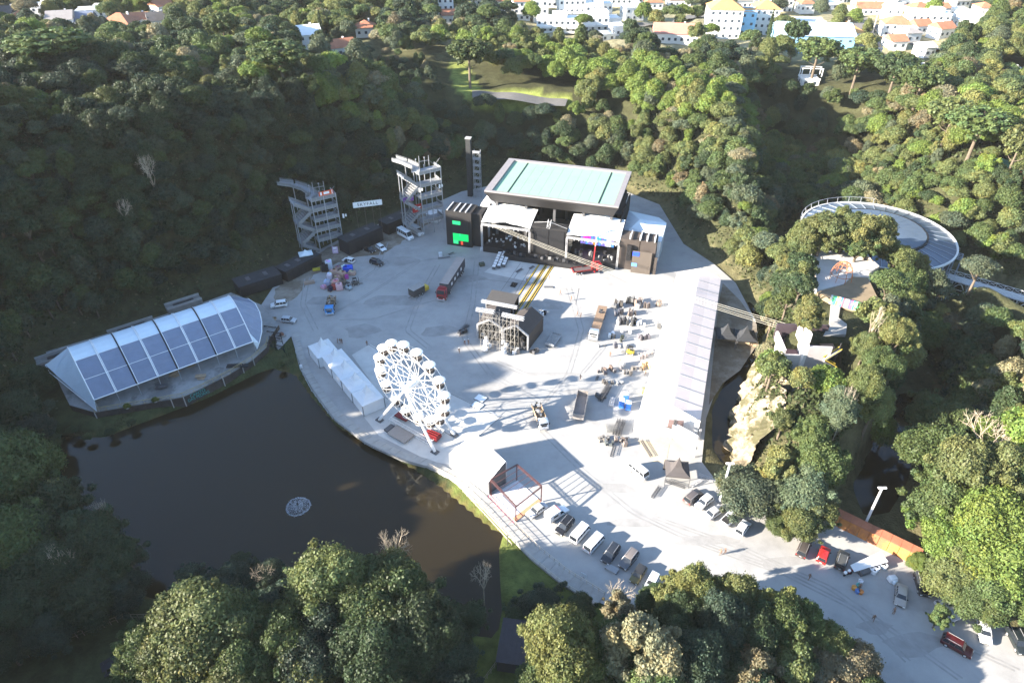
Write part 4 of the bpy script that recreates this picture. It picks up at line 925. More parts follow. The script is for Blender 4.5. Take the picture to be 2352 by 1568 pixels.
def ordinals():
    by = {}
    for o in COL.objects:
        if o.get('category') == 'tree': by.setdefault(o['label'], []).append(o)
    nth = ['first', 'second', 'third', 'fourth', 'fifth', 'sixth', 'seventh', 'eighth', 'ninth', 'tenth', 'eleventh', 'twelfth']
    for lb, os_ in by.items():
        n = len(os_)
        if n < 2 or n > 12: continue
        os_.sort(key=lambda o: pix(*o.location)[0])
        for k, o in enumerate(os_):
            w_ = ('left one', 'right one')[k] if n == 2 else ('left one', 'middle one', 'right one')[k] if n == 3 else nth[k] + ' from left'
            o['label'] = (lb.replace('at the bottom edge', 'at the edge').replace('in front of the parked cars at the bottom', 'before the lower parked cars').replace('between the quarry and the town', 'towards the town') + ', ' + w_)
ordinals()
# ------------------------------------------------------------------ the stage
SCRIM = mat('black_scrim', (0.020, 0.019, 0.020), 0.9, 0.25, 0.6)
SCRIM_SUNLIT = mat('sunlit_black_scrim', (0.060, 0.048, 0.042), 0.9, 0.25, 0.5)  # black scrim again, with its sunlit grey-brown look put into the colour
GREENR = mat('pale_green_roof_membrane', (0.225, 0.375, 0.262), 0.7, 0.06, 0.25, col2=(0.24, 0.39, 0.277), thr=(0.4, 0.7))
RIM = mat('grey_roof_rim', (0.22, 0.205, 0.21), 0.8, 0.1, 0.8)
FASC = mat('black_roof_fascia', (0.024, 0.022, 0.022), 0.6, 0.2, 0.5)
TENTB = mat('bluish_white_tent_fabric', (0.62, 0.68, 0.72), 0.6, 0.06, 0.6)
def screen(name, col, e=2.0): return mat(name, col, 0.4, 0.04, 2.0, emit=e)
LEDG = screen('green_led', (0.0, 0.52, 0.10), 0.30); LEDG2 = screen('bright_green_led', (0.03, 0.62, 0.18), 0.30); LEDR = screen('red_led', (0.62, 0.06, 0.03), 0.3)
LEDB = screen('blue_led', (0.02, 0.06, 0.62), 0.3); LEDB2 = screen('light_blue_led', (0.10, 0.28, 0.80), 0.3); LEDM = screen('magenta_led', (0.70, 0.05, 0.45), 0.3); LEDW = screen('white_led', (0.6, 0.6, 0.65), 0.3)
LEDV = screen('violet_led', (0.20, 0.16, 0.50), 0.3); LEDC = screen('cyan_led', (0.05, 0.45, 0.55), 0.3); LEDO = screen('orange_led', (0.7, 0.25, 0.05), 0.3)
A0, A1 = P(1026, 561), P(1496, 628)
SRZ = ang(A0, A1); SL = (A1 - A0).length
st = thing('concert_stage', 'large black concert stage with pale green flat roof and two white canopies', 'stage', A0, SRZ)
# raised flat roof: rim, green panels, dark gutters, black sloping fascia
Z1 = 18.0
rx0, rx1, ry0, ry1 = 11.8, 52.8, 3.8, 30.6
mk(st, 'roof_rim', RIM, ('box', ((rx0 + rx1) / 2, ry0 + 0.35, Z1), (rx1 - rx0, 0.7, 0.5)), ('box', ((rx0 + rx1) / 2, ry1 - 0.6, Z1), (rx1 - rx0, 1.2, 0.5)),
   ('box', (rx0 + 1.1, (ry0 + ry1) / 2 - 0.25, Z1), (2.2, ry1 - ry0 - 1.9, 0.5)), ('box', (rx1 - 0.8, (ry0 + ry1) / 2 - 0.25, Z1), (1.6, ry1 - ry0 - 1.9, 0.5)))
gx0, gx1, gy0, gy1 = rx0 + 2.2, rx1 - 1.6, ry0 + 0.7, ry1 - 1.2
xs = [gx0, gx0 + 4.6] + list(np.linspace(gx0 + 4.95, gx1 - 4.75, 10)) + [gx1 - 4.4, gx1]
for i in range(len(xs) - 1):
    if i in (1, 11): continue
    mk(st, 'roof_panel', GREENR, ('box', ((xs[i] + xs[i + 1]) / 2, (gy0 + gy1) / 2, Z1 - 0.28 + 0.004 * (i % 2)), (xs[i + 1] - xs[i] - 0.05, gy1 - gy0, 0.12)))
for i in (1, 11): mk(st, 'roof_gutter', BLACK2, ('box', ((xs[i] + xs[i + 1]) / 2, (gy0 + gy1) / 2, Z1 - 0.18), (xs[i + 1] - xs[i], gy1 - gy0 - 1.6, 0.12)))
mk(st, 'roof_deck', FASC, ('box', ((rx0 + rx1) / 2, (ry0 + ry1) / 2, Z1 - 0.6), (rx1 - rx0 - 0.1, ry1 - ry0 - 0.1, 0.5)))
fb = MB(); t0 = [(rx0, ry0), (rx1, ry0), (rx1, ry1), (rx0, ry1)]; b0 = [(rx0 + 1.6, ry0 + 2.4), (rx1 - 1.6, ry0 + 2.4), (rx1 - 1.6, ry1 - 2), (rx0 + 1.6, ry1 - 2)]
fb.add([(x, y, Z1 - 0.27) for x, y in t0] + [(x, y, Z1 - 4.2) for x, y in b0], [(1, 0, 4, 5), (2, 1, 5, 6), (3, 2, 6, 7), (0, 3, 7, 4), (4, 7, 6, 5)])
fb.build('roof_fascia', FASC, st)
for x in (14.5, 24.0, 33.0, 42.0, 50.5):
    for y in (8.0, 27.0): mk(st, 'roof_column', DGREY, ('box', (x, y, 6.9), (0.8, 0.8, 13.8)))
mk(st, 'back_wall', SCRIM, ('box', (32.3, 27.8, 6.5), (40, 0.4, 13.0)))
mk(st, 'side_wall', SCRIM, ('box', (12.4, 17.5, 6.0), (0.4, 20, 12.0))); mk(st, 'side_wall', SCRIM, ('box', (53.4, 17.5, 6.0), (0.4, 20, 12.0)))
mk(st, 'inner_ceiling', SCRIM, ('box', (32.8, 18.6, 12.4), (40.4, 16.0, 0.25)))
# left wing: black tower with the green screen
mk(st, 'left_tower', SCRIM, ('box', (4.4, 3.2, 5.9), (8.4, 6.4, 11.8)))
mk(st, 'left_wall', SCRIM, ('box', (10.1, 4.2, 5.6), (3.0, 5.6, 11.2)))
sc_ = mk(st, 'led_screen', BLACK2, ('box', (5.0, -0.12, 4.6), (5.2, 0.22, 8.6)))
for x, z, w, h, m_ in ((3.8, 8.2, 2.6, 1.2, LEDG2), (5.0, 3.3, 5.1, 2.4, LEDG), (4.75, 4.05, 0.5, 0.95, LEDG2), (3.3, 1.5, 1.6, 1.15, LEDG2), (5.3, 1.35, 0.7, 1.15, LEDR)):
    mk(sc_, 'lit_panel', m_, ('box', (x, -0.26 - 0.01 * (m_ is LEDG2), z), (w, 0.06, h)))
for x in (0.8, 3.2, 5.0, 6.8): mk(st, 'roof_beam_end', ALU, ('box', (x, 3.0, 12.0), (0.35, 5.8, 0.3)))
# two performance bays with membrane canopies
def bay(x0, x1, y0, zf, zb, lit):
    xm = (x0 + x1) / 2; n = 9; c = MB()
    rows = []
    for j, (y, sag) in enumerate(((y0 - 0.6, 0.0), (y0 + 2.5, 0.5), (y0 + 6.0, 0.9), (y0 + 9.0, 1.2))):
        row = []
        for i in range(n):
            f = i / (n - 1); x = x0 + (x1 - x0) * f
            z = (zf if j == 0 else zf + (zb - zf) * (j / 3) ** 0.6) + 1.0 * (1 - abs(2 * f - 1)) + 0.12 * math.sin(i * 2.2 + j)
            row.append((x, y, z))
        rows.append(row)
    vs = [p for r2 in rows for p in r2]; fs = [(j * n + i, j * n + i + 1, (j + 1) * n + i + 1, (j + 1) * n + i) for j in range(3) for i in range(n - 1)]
    vs2 = [(x, y, z - 0.12) for x, y, z in vs]; o_ = len(vs)
    fs += [tuple(o_ + k for k in reversed(f)) for f in fs]
    fs += [(i + 1, i, o_ + i, o_ + i + 1) for i in range(n - 1)]
    c.add(vs + vs2, fs); c.build('canopy', PVC, st)
    mk(st, 'canopy_truss', ALU, ('lattice', (x0, y0 - 0.7, zf - 0.7), (x1, y0 - 0.7, zf - 0.7), 0.5, 0.05))
    for x in (x0 + 0.1, x1 - 0.1): mk(st, 'canopy_leg', ALU, ('lattice', (x, y0 - 0.7, 0), (x, y0 - 0.7, zf - 0.95), 0.45, 0.045))
    mk(st, 'bay_backdrop', SCRIM, ('box', (xm, y0 + 8.6, zf / 2 + 0.4), (x1 - x0 - 0.3, 0.2, zf + 1.2)))
    mk(st, 'stage_deck', BLACK2, ('box', (xm, y0 + 3.6, 0.95), (x1 - x0 - 0.9, 9.2, 1.9)))
    for k in range(11):
        x = x0 + 1 + k * (x1 - x0 - 2) / 10
        mk(st, 'stage_lamp', ALU if k % 3 else BLACK2, ('cyl', (x, y0 - 0.7, zf - 1.2), 0.16, 0.45, 8))
bay(12.2, 27.6, -0.3, 10.0, 11.6, 0)
bay(38.8, 54.6, 0.2, 9.2, 11.6, 1)
mk(st, 'middle_wall', SCRIM, ('box', (33.2, 2.0, 5.2), (10.8, 4.0, 10.4)))
mk(st, 'middle_wall_panel', BLACK2, ('box', (30.9, -0.1, 5.0), (4.6, 0.18, 9.8))); mk(st, 'middle_wall_panel', BLACK2, ('box', (35.7, -0.1, 5.0), (4.6, 0.18, 9.8)))
mk(st, 'hoist_tower', ALU, ('lattice', (33.0, 0.2, 10.4), (33.3, 0.4, 13.0), 0.9, 0.06), ('bar', (33.2, 0.3, 12.4), (28.3, 1.0, 11.2), 0.06), ('bar', (33.2, 0.3, 12.4), (38.6, 0.8, 10.6), 0.06))
rs = np.random.default_rng(5)
for i in range(36):
    x = rs.uniform(13.4, 26.6); y = rs.uniform(0.5, 7.2); h = rs.uniform(0.25, 0.7)
    mk(st, 'stage_monitor', [WHITE, DGREY, ALU][i % 3], ('box', (x, y, 1.9 + h / 2), (rs.uniform(.3, .7), rs.uniform(.3, .6), h), rs.uniform(0, 3)))
for i in range(16):
    x = rs.uniform(40.4, 53); y = rs.uniform(0.8, 5.5); h = rs.uniform(0.3, 1.4)
    mk(st, 'stage_monitor', [DGREY, BLACK2, GREY][i % 3], ('box', (x, y, 1.9 + h / 2), (rs.uniform(.4, 1.2), rs.uniform(.3, .8), h), rs.uniform(0, 3)))
sc2 = mk(st, 'led_screen', BLACK2, ('box', (47.0, 6.8, 5.2), (10.4, 0.3, 3.9)))
for i in range(13):
    for j in range(4):
        k = (i * 7 + j * 3) % 5
        m_ = LEDM if i < 4 and j in (1, 2) and i > 0 else LEDO if i == 5 and j < 2 else LEDC if i in (6, 7) and j in (1, 2) else LEDW if i in (10, 11) and j in (0, 1, 2) else (LEDV if k < 4 else LEDB2)
        mk(sc2, 'lit_panel', m_, ('box', (42.2 + i * 0.8, 6.6, 3.75 + j * 0.95), (0.72, 0.06, 0.87)))
# apron in front with cases and speakers
mk(st, 'apron', BLACK2, ('box', (32.6, -2.4, 0.8), (25.0, 3.6, 1.6)))
for i in range(22):
    x = 20.9 + i * 1.12; h = rs.uniform(0.35, 1.0)
    mk(st, 'stage_case', [DGREY, BLACK2, DGREY, GREY, BLACK2, WHITE][int(rs.integers(0, 60)) % 6 if i % 6 == 0 else i % 2], ('box', (x, -2.6 + rs.uniform(-.9, .9), 1.6 + h / 2), (rs.uniform(.6, 1.0), rs.uniform(.5, .9), h), rs.uniform(-.3, .3)))
# right wing of black scrim coloured as sunlit, with cloth panel and speaker hang
mk(st, 'right_wall', SCRIM_SUNLIT, ('box', (57.6, 3.2, 5.0), (5.6, 5.6, 10.0)))
mk(st, 'right_tower', SCRIM_SUNLIT, ('box', (62.9, 2.9, 5.1), (4.6, 5.4, 10.2)))
mk(st, 'cloth_panel', mat('tan_cloth', (0.095, 0.078, 0.065), 0.9, 0.12, 0.4), ('box', (61.6, -0.8, 3.6), (5.6, 0.25, 7.2)))
mk(st, 'lit_panel', LEDB, ('box', (59.8, -0.97, 6.3), (1.9, 0.08, 1.3))); mk(st, 'lit_panel', LEDB2, ('box', (59.6, -0.97, 2.7), (1.6, 0.08, 1.0)))
mk(st, 'speaker_hang', BLACK2, *[('box', (57.6, -0.4 - 0.03 * k * k * 0.2, 8.4 - k * 0.55), (1.3, 0.8, 0.5)) for k in range(9)])
mk(st, 'side_strip', SCRIM_SUNLIT, ('box', (65.6, -0.2, 2.8), (0.9, 0.4, 5.6)))
for x in (57.5, 60.4, 62.4, 64.6): mk(st, 'roof_beam_end', ALU, ('box', (x, 2.6, 10.5), (0.35, 5.4, 0.35), 0, 1), ('lattice', (x, 0.3, 10.7), (x, 0.5, 12.0), 0.4, 0.045))
# two backstage tents
def barrel(x0, x1, y0, y1, zb, zt, name, m, n=10):
    b = MB(); vs = []; xm, hw = (x0 + x1) / 2, (x1 - x0) / 2
    for y in (y0, y1):
        for i in range(n + 1):
            t = math.pi * i / n; vs.append((xm - hw * math.cos(t), y, zb + (zt - zb) * math.sin(t)))
    k = n + 1
    fs = [(i, i + 1, k + i + 1, k + i) for i in range(n)] + [tuple(range(k - 1, -1, -1)), tuple(range(k, 2 * k))]
    b.add(vs, fs); b.prism([(x0, y0), (x1, y0), (x1, y1), (x0, y1)], 0, zb)
    return b.build(name, m, st)
barrel(8.6, 14.6, 8.4, 20.0, 9.0, 13.4, 'backstage_arch_tent', PVC)
bt = MB(); bt.add([(54.2, 6.2, 7.4), (66.2, 7.2, 7.0), (66.6, 15.5, 9.3), (63.8, 20.5, 8.4), (54.2, 21.0, 9.2), (58.6, 13.0, 10.6)], [(0, 1, 5), (1, 2, 5), (2, 3, 5), (3, 4, 5), (4, 0, 5)])
bt.prism([(54.3, 6.3), (66.0, 7.3), (66.4, 15.4), (63.7, 20.4), (54.3, 20.9)], 0.0, 6.9); bt.build('backstage_tent', TENTB, st)  # white tent; the bluish shade under the roof is put into its colour
for y in (9.5, 13, 17): mk(st, 'tent_seam', WHITE, ('bar', (54.3, y, 9.35), (66.2, y - 1, 8.3), 0.07))

# ------------------------------------------------------------------ stair towers on the quarry wall
MESHG = mat('perforated_grey_railing', (0.21, 0.215, 0.22), 0.7, 0.15, 2.0)
DECKG = mat('steel_floor_grating', (0.27, 0.275, 0.285), 0.7, 0.2, 2.0)
def stair_tower(pa, pb, depth, levels, lh, label, walk, ramp_left=True, name='stair_tower', walk_len=14):
    a, b = P(*pa), P(*pb)
    rz = ang(a, b); w = (b - a).length
    t = thing(name, label, 'stair tower', a, rz, 'stair towers on the quarry wall')
    H_ = levels * lh
    for i, (x, y) in enumerate(((0, 0), (w / 2, 0), (w, 0), (0, depth), (w / 2, depth), (w, depth), (-5.0, depth * 0.55), (-5.0, depth * 1.1))):
        mk(t, 'post', STEEL, ('box', (x, y, (H_ + 1.2) / 2), (0.22, 0.22, H_ + 1.2 if i < 6 else H_ - 0.4)))
    for k in range(1, levels + 1):
        z = k * lh
        mk(t, 'landing', DECKG, ('box', (w / 2, depth / 2, z), (w + 0.3, depth, 0.22)))
        mk(t, 'guard_rail', MESHG, ('box', (w / 2, -0.05, z + 0.55), (w + 0.3, 0.06, 0.86)))
        mk(t, 'guard_rail', MESHG, ('box', (w + 0.12, depth / 2, z + 0.55), (0.06, depth - 0.2, 0.86)))
        mk(t, 'hand_rail', STEEL, ('bar', (-0.1, -0.06, z + 1.08), (w + 0.15, -0.06, z + 1.08), 0.05), ('bar', (w + 0.12, 0, z + 1.08), (w + 0.12, depth, z + 1.08), 0.05),
           *[('bar', (w * q / 5, -0.1, z + 0.1), (w * q / 5, -0.1, z + 1.05), 0.035) for q in range(6)])
        if k % 2:
            mk(t, 'cross_brace', STEEL, ('bar', (w / 2, 0.1, z + 0.2), (w, 0.1, z + lh - 0.2), 0.05), ('bar', (w, 0.1, z + 0.2), (w / 2, 0.1, z + lh - 0.2), 0.05))
        # switchback flights on the left side
        d = 1 if k % 2 else -1
        y0, y1 = (depth * 0.1, depth * 1.25) if d > 0 else (depth * 1.25, depth * 0.1)
        fl = MB(); x0, x1 = -5.2, -0.2
        for s in range(8):
            f0 = s / 8
            fl.box((x1 + (x0 - x1) * (f0 + 1 / 16) if d > 0 else x0 + (x1 - x0) * (f0 + 1 / 16), depth * 0.62, z - lh + lh * (f0 + 1 / 16)), (0.66, depth * 1.2, 0.2))
        fl.build('stair_flight', DECKG, t)
        sg = MB()
        for y in (depth * 0.02, depth * 1.24):
            za, zb = (z - lh, z) if d > 0 else (z, z - lh)
            sg.add([(x1, y, za + 0.0), (x0, y, zb + 0.0), (x0, y, zb + 1.1), (x1, y, za + 1.1), (x1, y + .05, za), (x0, y + .05, zb), (x0, y + .05, zb + 1.1), (x1, y + .05, za + 1.1)],
                   [(0, 1, 2, 3), (7, 6, 5, 4), (3, 2, 6, 7), (1, 0, 4, 5)])
        sg.build('flight_side', MESHG, t)
    # gangway from the top level to the quarry rim
    m4 = (Matrix.Translation(t.location) @ Matrix.Rotation(rz, 4, 'Z')).inverted()
    pts = [Vector((0.0, depth * 0.6, H_))] + [m4 @ p for p in walk]
    gw = MB(); gr = MB()
    for i in range(len(pts) - 1):
        p, q = pts[i], pts[i + 1]; dd = (q - p).normalized(); nn = Vector((-dd.y, dd.x, 0)).normalized() * 1.3
        gw.slab(p + nn, p - nn, q - nn, q + nn, 0.22)
        for sgn in (1, -1):
            gr.slab(p + nn * sgn + Vector((0, 0, 0.05)), q + nn * sgn + Vector((0, 0, 0.05)), q + nn * sgn + Vector((0, 0, 0.85)), p + nn * sgn + Vector((0, 0, 0.85)), 0.05)
            gr.bar(p + nn * sgn + Vector((0, 0, 1.1)), q + nn * sgn + Vector((0, 0, 1.1)), 0.05)
    gw.build('gangway', DECKG, t); gr.build('gangway_rail', MESHG, t)
    for i, p in enumerate(pts[1:-1]): mk(t, 'gangway_post', STEEL, ('box', (p.x, p.y, p.z / 2), (0.22, 0.22, p.z)))
    for x in (w * 0.15, w * 0.55): mk(t, 'lamp_mast', STEEL, ('bar', (x, depth, H_), (x, depth, H_ + 3.4), 0.08), ('dome', (x, depth, H_ + 3.4), 0.28, 0.2, 8, 3, -1.0))
    mk(t, 'mast_frame', STEEL, ('bar', (w * 0.3, depth, H_), (w * 0.3, depth, H_ + 4.2), 0.1), ('bar', (w * 0.75, depth, H_), (w * 0.75, depth, H_ + 3.8), 0.1), ('bar', (w * 0.3, depth, H_ + 2.4), (w * 0.75, depth, H_ + 2.2), 0.08))
    return t, w, H_
zt = zfor(455, P(737, 578).y + 1)
t1, w1, h1 = stair_tower((737, 578), (790, 563.7), 4.2, 5, zt / 5.25, 'tall grey stair tower with red banner on top, nearer the pile of pallets', [P(722, 448, zt * 0.97), P(700, 433, zt * 0.99), P(672, 424, zt), P(640, 420, zt + 0.5)])
sg1 = thing('banner', 'long red and white banner on the rim of the left stair tower', 'banner', t1.matrix_basis @ Vector((w1 * 0.55, 0, h1 + 1.1)), ang(P(737, 578), P(790, 563.7)))
mk(sg1, 'panel', mat('orange_red_print', (0.62, 0.10, 0.035), 0.6, 0.1), ('box', (0.6, -0.1, 0.75), (4.4, 0.12, 1.4)))
mk(sg1, 'white_block', WHITE, ('box', (-1.0, -0.18, 0.8), (0.5, 0.05, 1.0)), ('box', (0.7, -0.18, 0.8), (1.7, 0.05, 0.75)), ('box', (2.45, -0.18, 0.75), (0.25, 0.05, 1.2)))
zt = zfor(392, P(978, 540).y + 1)
t2, w2, h2 = stair_tower((975, 540), (1021, 527), 4.2, 5, zt / 5.25, 'tall grey stair tower with red and purple banners, closer to the stage', [P(955, 385, zt), P(930, 374, zt), P(905, 366, zt + 0.5)])
for px_, py_, w_, h_, m_, lb in ((958, 478, 3.2, 2.6, RED, 'red poster hung low on the stair tower next to the stage'), (938, 458, 3.6, 1.6, mat('violet_print', (0.16, 0.06, 0.30), 0.6, 0.3, 1.2, col2=(0.65, 0.38, 0.04)), 'violet and yellow banner on the stair tower next to the stage')):
    b = thing('banner', lb, 'banner', P(px_, py_, zfor(py_, P(975, 540).y - 0.6)), t2.rotation_euler.z)
    mk(b, 'panel', m_, ('box', (0, 0, 0), (w_, 0.12, h_)))
    if m_ is RED: mk(b, 'white_stripe', WHITE, ('box', (0, -0.08, 0.25), (w_ * 0.75, 0.05, 0.28)), ('box', (0.2, -0.08, -0.35), (w_ * 0.5, 0.05, 0.28)))
for i, (px_, py_) in enumerate(((1013, 428), (967, 437), (792, 496))):
    dd = P(1021, 527).y if i == 0 else P(975, 540).y if i == 1 else P(790, 563.7).y
    b = thing('floodlight', ['white twin floodlight on the right post of the tower by the stage', 'white twin floodlight on the front post of the tower by the stage', 'white twin floodlight on the tower with the pallets below'][i], 'floodlight', P(px_, py_, zfor(py_, dd - 0.7)), 0.0, 'floodlights on the stair towers')
    mk(b, 'lamp_head', WHITE, ('box', (-0.45, 0, 0), (0.5, 0.25, 1.3)), ('box', (0.35, 0, 0.25), (0.4, 0.25, 0.8))); mk(b, 'bracket', STEEL, ('bar', (-0.6, 0.2, 0), (0.6, 0.4, 0), 0.06))
# slim ladder tower and dark mast left of the stage roof
tw = P(1098, 452); tz = zfor(345, tw.y)
t = thing('lattice_tower', 'slim pale steel ladder tower just left of the stage roof', 'tower', tw, -0.2)
for x in (-1.1, 1.1):
    for y in (-0.9, 0.9): mk(t, 'post', STEEL, ('box', (x, y, tz / 2), (0.2, 0.2, tz)))
for k in range(1, 8): mk(t, 'platform', DECKG, ('box', (0, 0, tz * k / 7.3), (2.5, 2.1, 0.16)), ('box', (0, -1.05, tz * k / 7.3 + 0.5), (2.5, 0.06, 0.7)), ('bar', (-1.1, 0, tz * (k - 1) / 7.3), (1.1, 0, tz * k / 7.3), 0.08))
tw = P(1080, 455); tz = zfor(318, tw.y + 2)
t = thing('dark_mast', 'tall dark square shaft rising behind the slim ladder tower', 'tower', tw + Vector((0, 2, 0)), -0.2)
mk(t, 'shaft', mat('weathered_dark_cladding', (0.035, 0.036, 0.036), 0.9, 0.3), ('box', (0, 0, tz / 2), (1.7, 1.7, tz))); mk(t, 'cap', GREY, ('box', (0, 0, tz + 0.15), (2.1, 2.1, 0.3)))
# name board on wires
a, b = P(811, 474, 7), P(877, 461, 7)
dy_ = P(850, 560).y + 1.5
a = P(811, 474, zfor(474, dy_)); b = P(877, 462, zfor(462, dy_ + 2.5))
rz = ang(a, b); wv = (b - a).length
sg = thing('name_board', 'long white name board reading SKYFALL hung between trees', 'sign', (a + b) / 2, rz)
mk(sg, 'board', WHITE, ('box', (0, 0, 0), (wv, 0.2, 1.75)))
text_mesh('lettering', 'SKYFALL', 1.4, BLACK2, sg, (0, -0.13, 0), (R(90), 0, 0), 0.02, spacing=1.25)
for x in (-wv * 0.42, -wv * 0.14, wv * 0.14, wv * 0.42): mk(sg, 'lamp_arm', STEEL, ('bar', (x, 0, 0.8), (x, -0.5, 1.7), 0.05))
for x in (-wv * 0.42, -wv * 0.12, wv * 0.15, wv * 0.4): mk(sg, 'support_post', mat('thin_wood_pole', (0.16, 0.14, 0.11), 0.9), ('bar', (x, 0.25, -(a.z + b.z) / 2), (x, 0.25, 0.7), 0.07))

# ------------------------------------------------------------------ dark barracks along the foot of the wall
DARKB = mat('black_site_hut', (0.020, 0.020, 0.024), 0.7, 0.25, 0.8); DARKR = mat('worn_dark_roof', (0.032, 0.034, 0.038), 0.8, 0.35, 0.7)
def hut(fa, fb_, depth, h, label, parts=5, shift=(0, 0), window=True):
    a, b = P(*fa), P(*fb_); rz = ang(a, b); w = (b - a).length
    t = thing('site_hut', label, 'site hut', a, rz, 'dark huts along the quarry wall')
    mk(t, 'body', DARKB, ('box', (w / 2, depth / 2, h / 2), (w, depth, h)))
    mk(t, 'roof', DARKR, ('box', (w / 2, depth / 2, h + 0.12), (w + 0.3, depth + 0.3, 0.2)))
    mk(t, 'parapet', DARKB, ('box', (w / 2, -0.12, h + 0.2), (w + 0.3, 0.1, 0.5)))
    for i in range(parts):
        x = w * (i + 0.5) / parts
        mk(t, 'wall_panel', BLACK2, ('box', (x, -0.05, h * 0.48), (w / parts - 0.25, 0.08, h * 0.8)))
    for i in range(parts // 2): mk(t, 'skylight', DGREY, ('box', (w * (i + 0.7) / (parts // 2 + 0.4), depth * 0.55, h + 0.3), (w * 0.09, depth * 0.35, 0.15)))
    return t, w
hut((662, 648), (741, 607), 5.0, 3.2, 'long black hut with shed roof left of the pallet piles', 6)
hut((556, 683), (651, 652), 6.0, 3.0, 'black hut with flat roof behind the pond pavilion', 5)
hut((803, 587), (881, 552), 5.0, 4.4, 'tall black hut with sloping front below the white name board', 5)
hut((893, 540), (958, 512), 5.0, 3.6, 'black hut behind the two white minibuses', 4)
def peak_tent(x, y, z, w, d, h, top, m, label, group, rz=0.0, walls=(1, 1, 1, 1), name='peaked_tent', legm=DGREY, frame=True):
    """marquee with a concave peaked roof"""
    t = thing(name, label, 'tent', (x, y, z), rz, group)
    c = MB(); n = 4; corners = [(-w / 2, -d / 2), (w / 2, -d / 2), (w / 2, d / 2), (-w / 2, d / 2)]
    rings = []; steps = ((1.0, 0.0), (0.62, 0.13), (0.32, 0.34), (0.10, 0.74), (0.0, 1.0))
    per = []
    for k in range(4):
        a, b = corners[k], corners[(k + 1) % 4]
        for q in range(4): per.append((a[0] + (b[0] - a[0]) * q / 4, a[1] + (b[1] - a[1]) * q / 4))
    vs = []
    for f, zf in steps[:-1]: vs += [(p[0] * f, p[1] * f, h + (top - h) * zf) for p in per]
    vs.append((0, 0, top)); L_ = len(per)
    fs = [(j * L_ + i, j * L_ + (i + 1) % L_, (j + 1) * L_ + (i + 1) % L_, (j + 1) * L_ + i) for j in range(3) for i in range(L_)]
    fs += [(3 * L_ + i, 3 * L_ + (i + 1) % L_, 4 * L_) for i in range(L_)]
    c.add(vs, fs); c.build('canopy', m, t)
    val = MB()
    for k in range(4):
        a, b = corners[k], corners[(k + 1) % 4]
        val.slab((a[0], a[1], h - 0.3), (b[0], b[1], h - 0.3), (b[0], b[1], h + 0.0), (a[0], a[1], h + 0.0), 0.03)
    val.build('valance', m, t)
    for k in range(4):
        if not walls[k]: continue
        a, b = corners[k], corners[(k + 1) % 4]; a = (a[0] * 0.985, a[1] * 0.985); b = (b[0] * 0.985, b[1] * 0.985)
        MB().slab((a[0], a[1], 0.05), (b[0], b[1], 0.05), (b[0], b[1], h - 0.25), (a[0], a[1], h - 0.25), 0.03).build('side_wall', m, t)
    for a in corners: mk(t, 'leg', legm, ('box', (a[0] * 1.0, a[1] * 1.0, h / 2 - 0.05), (0.12, 0.12, h - 0.1)))
    return t
p = P(703, 588, 3); peak_tent(p.x, p.y, 3.4, 4.0, 3.0, 0.6, 1.9, TENTB, 'small pale blue awning on the long black hut', None, 0.4, (0, 0, 0, 0), 'awning')
p = P(998, 505); peak_tent(p.x, p.y, 0, 4.2, 4.2, 2.9, 4.3, PVC, 'small white tent at the foot of the tower by the stage', None, -0.25)

# ------------------------------------------------------------------ pond pavilion with glazed barrel roof
CLEARF = mat('clear_blue_roof_film', (0.25, 0.29, 0.39), 0.3, 0.14, 0.5, trans=0.36, spec=0.6)
WHITEF = mat('translucent_white_film', (0.66, 0.74, 0.80), 0.5, 0.06, 0.5)
DECKC = mat('worn_terrace_concrete', (0.26, 0.26, 0.255), 0.9, 0.2, 0.5, col2=(0.15, 0.15, 0.148), thr=(0.52, 0.6))
WALLD = mat('dark_boarded_bank_wall', (0.050, 0.043, 0.040), 0.9, 0.4, 0.9)
fl, fr = P(216.5, 919, 4.6), P(581.5, 785, 4.6); bl, br = P(159, 806.5, 7.6), P(524, 689, 7.6)
pv = thing('pond_pavilion', 'long barrel-roofed pavilion of white and clear panels on a terrace at the pond', 'pavilion', (fl.x, fl.y, 0), ang(fl, fr))
pm = (Matrix.Translation(pv.location) @ Matrix.Rotation(pv.rotation_euler.z, 4, 'Z')).inverted()
l_ = lambda v: pm @ v
FL, FR, BL, BR = l_(fl), l_(fr), l_(bl), l_(br)
prof = [(u_, 1.12 * math.sin(math.pi * u_ ** 0.78) ** 0.85) for u_ in (0.0, .06, .13, .22, .32, .42, .52, .65, .78, .89, 1.0)]       # from the back edge to the front edge
def arc(f, lift=0.0):
    b = BL.lerp(BR, f); e = FL.lerp(FR, f)
    return [b.lerp(e, u) + Vector((0, 0, 3.9 * h + lift)) for u, h in prof]
NB = 8
for k in range(NB):
    A, B = arc(k / NB), arc((k + 1) / NB)
    for j in range(10):
        MB().slab(A[j], A[j + 1], B[j + 1], B[j], -0.06).build('white_panel' if j < 6 else 'clear_panel', WHITEF if j < 6 else CLEARF, pv)
for k in range(NB + 1):
    A = arc(k / NB, 0.14)
    rib = MB().path(A, 0.15, 5); rib.build('rib', WHITE if k % 2 or k in (0, NB) else BLACK2, pv)
    foot = A[-1]; mk(pv, 'column', STEEL, ('bar', (foot.x, foot.y, 1.2), (foot.x, foot.y, foot.z), 0.09))
    A2 = arc(min(1, max(0, (k + 0.06) / NB)), 0.12)
    if 0 < k < NB: MB().path(A2, 0.09, 4).build('gutter', WHITE, pv)
for j, rr in ((0, .1), (6, .06), (8, .07), (10, .13)):
    MB().path([arc(k / NB, 0.1)[j] for k in range(NB + 1)], rr, 5).build('purlin', WHITE, pv)
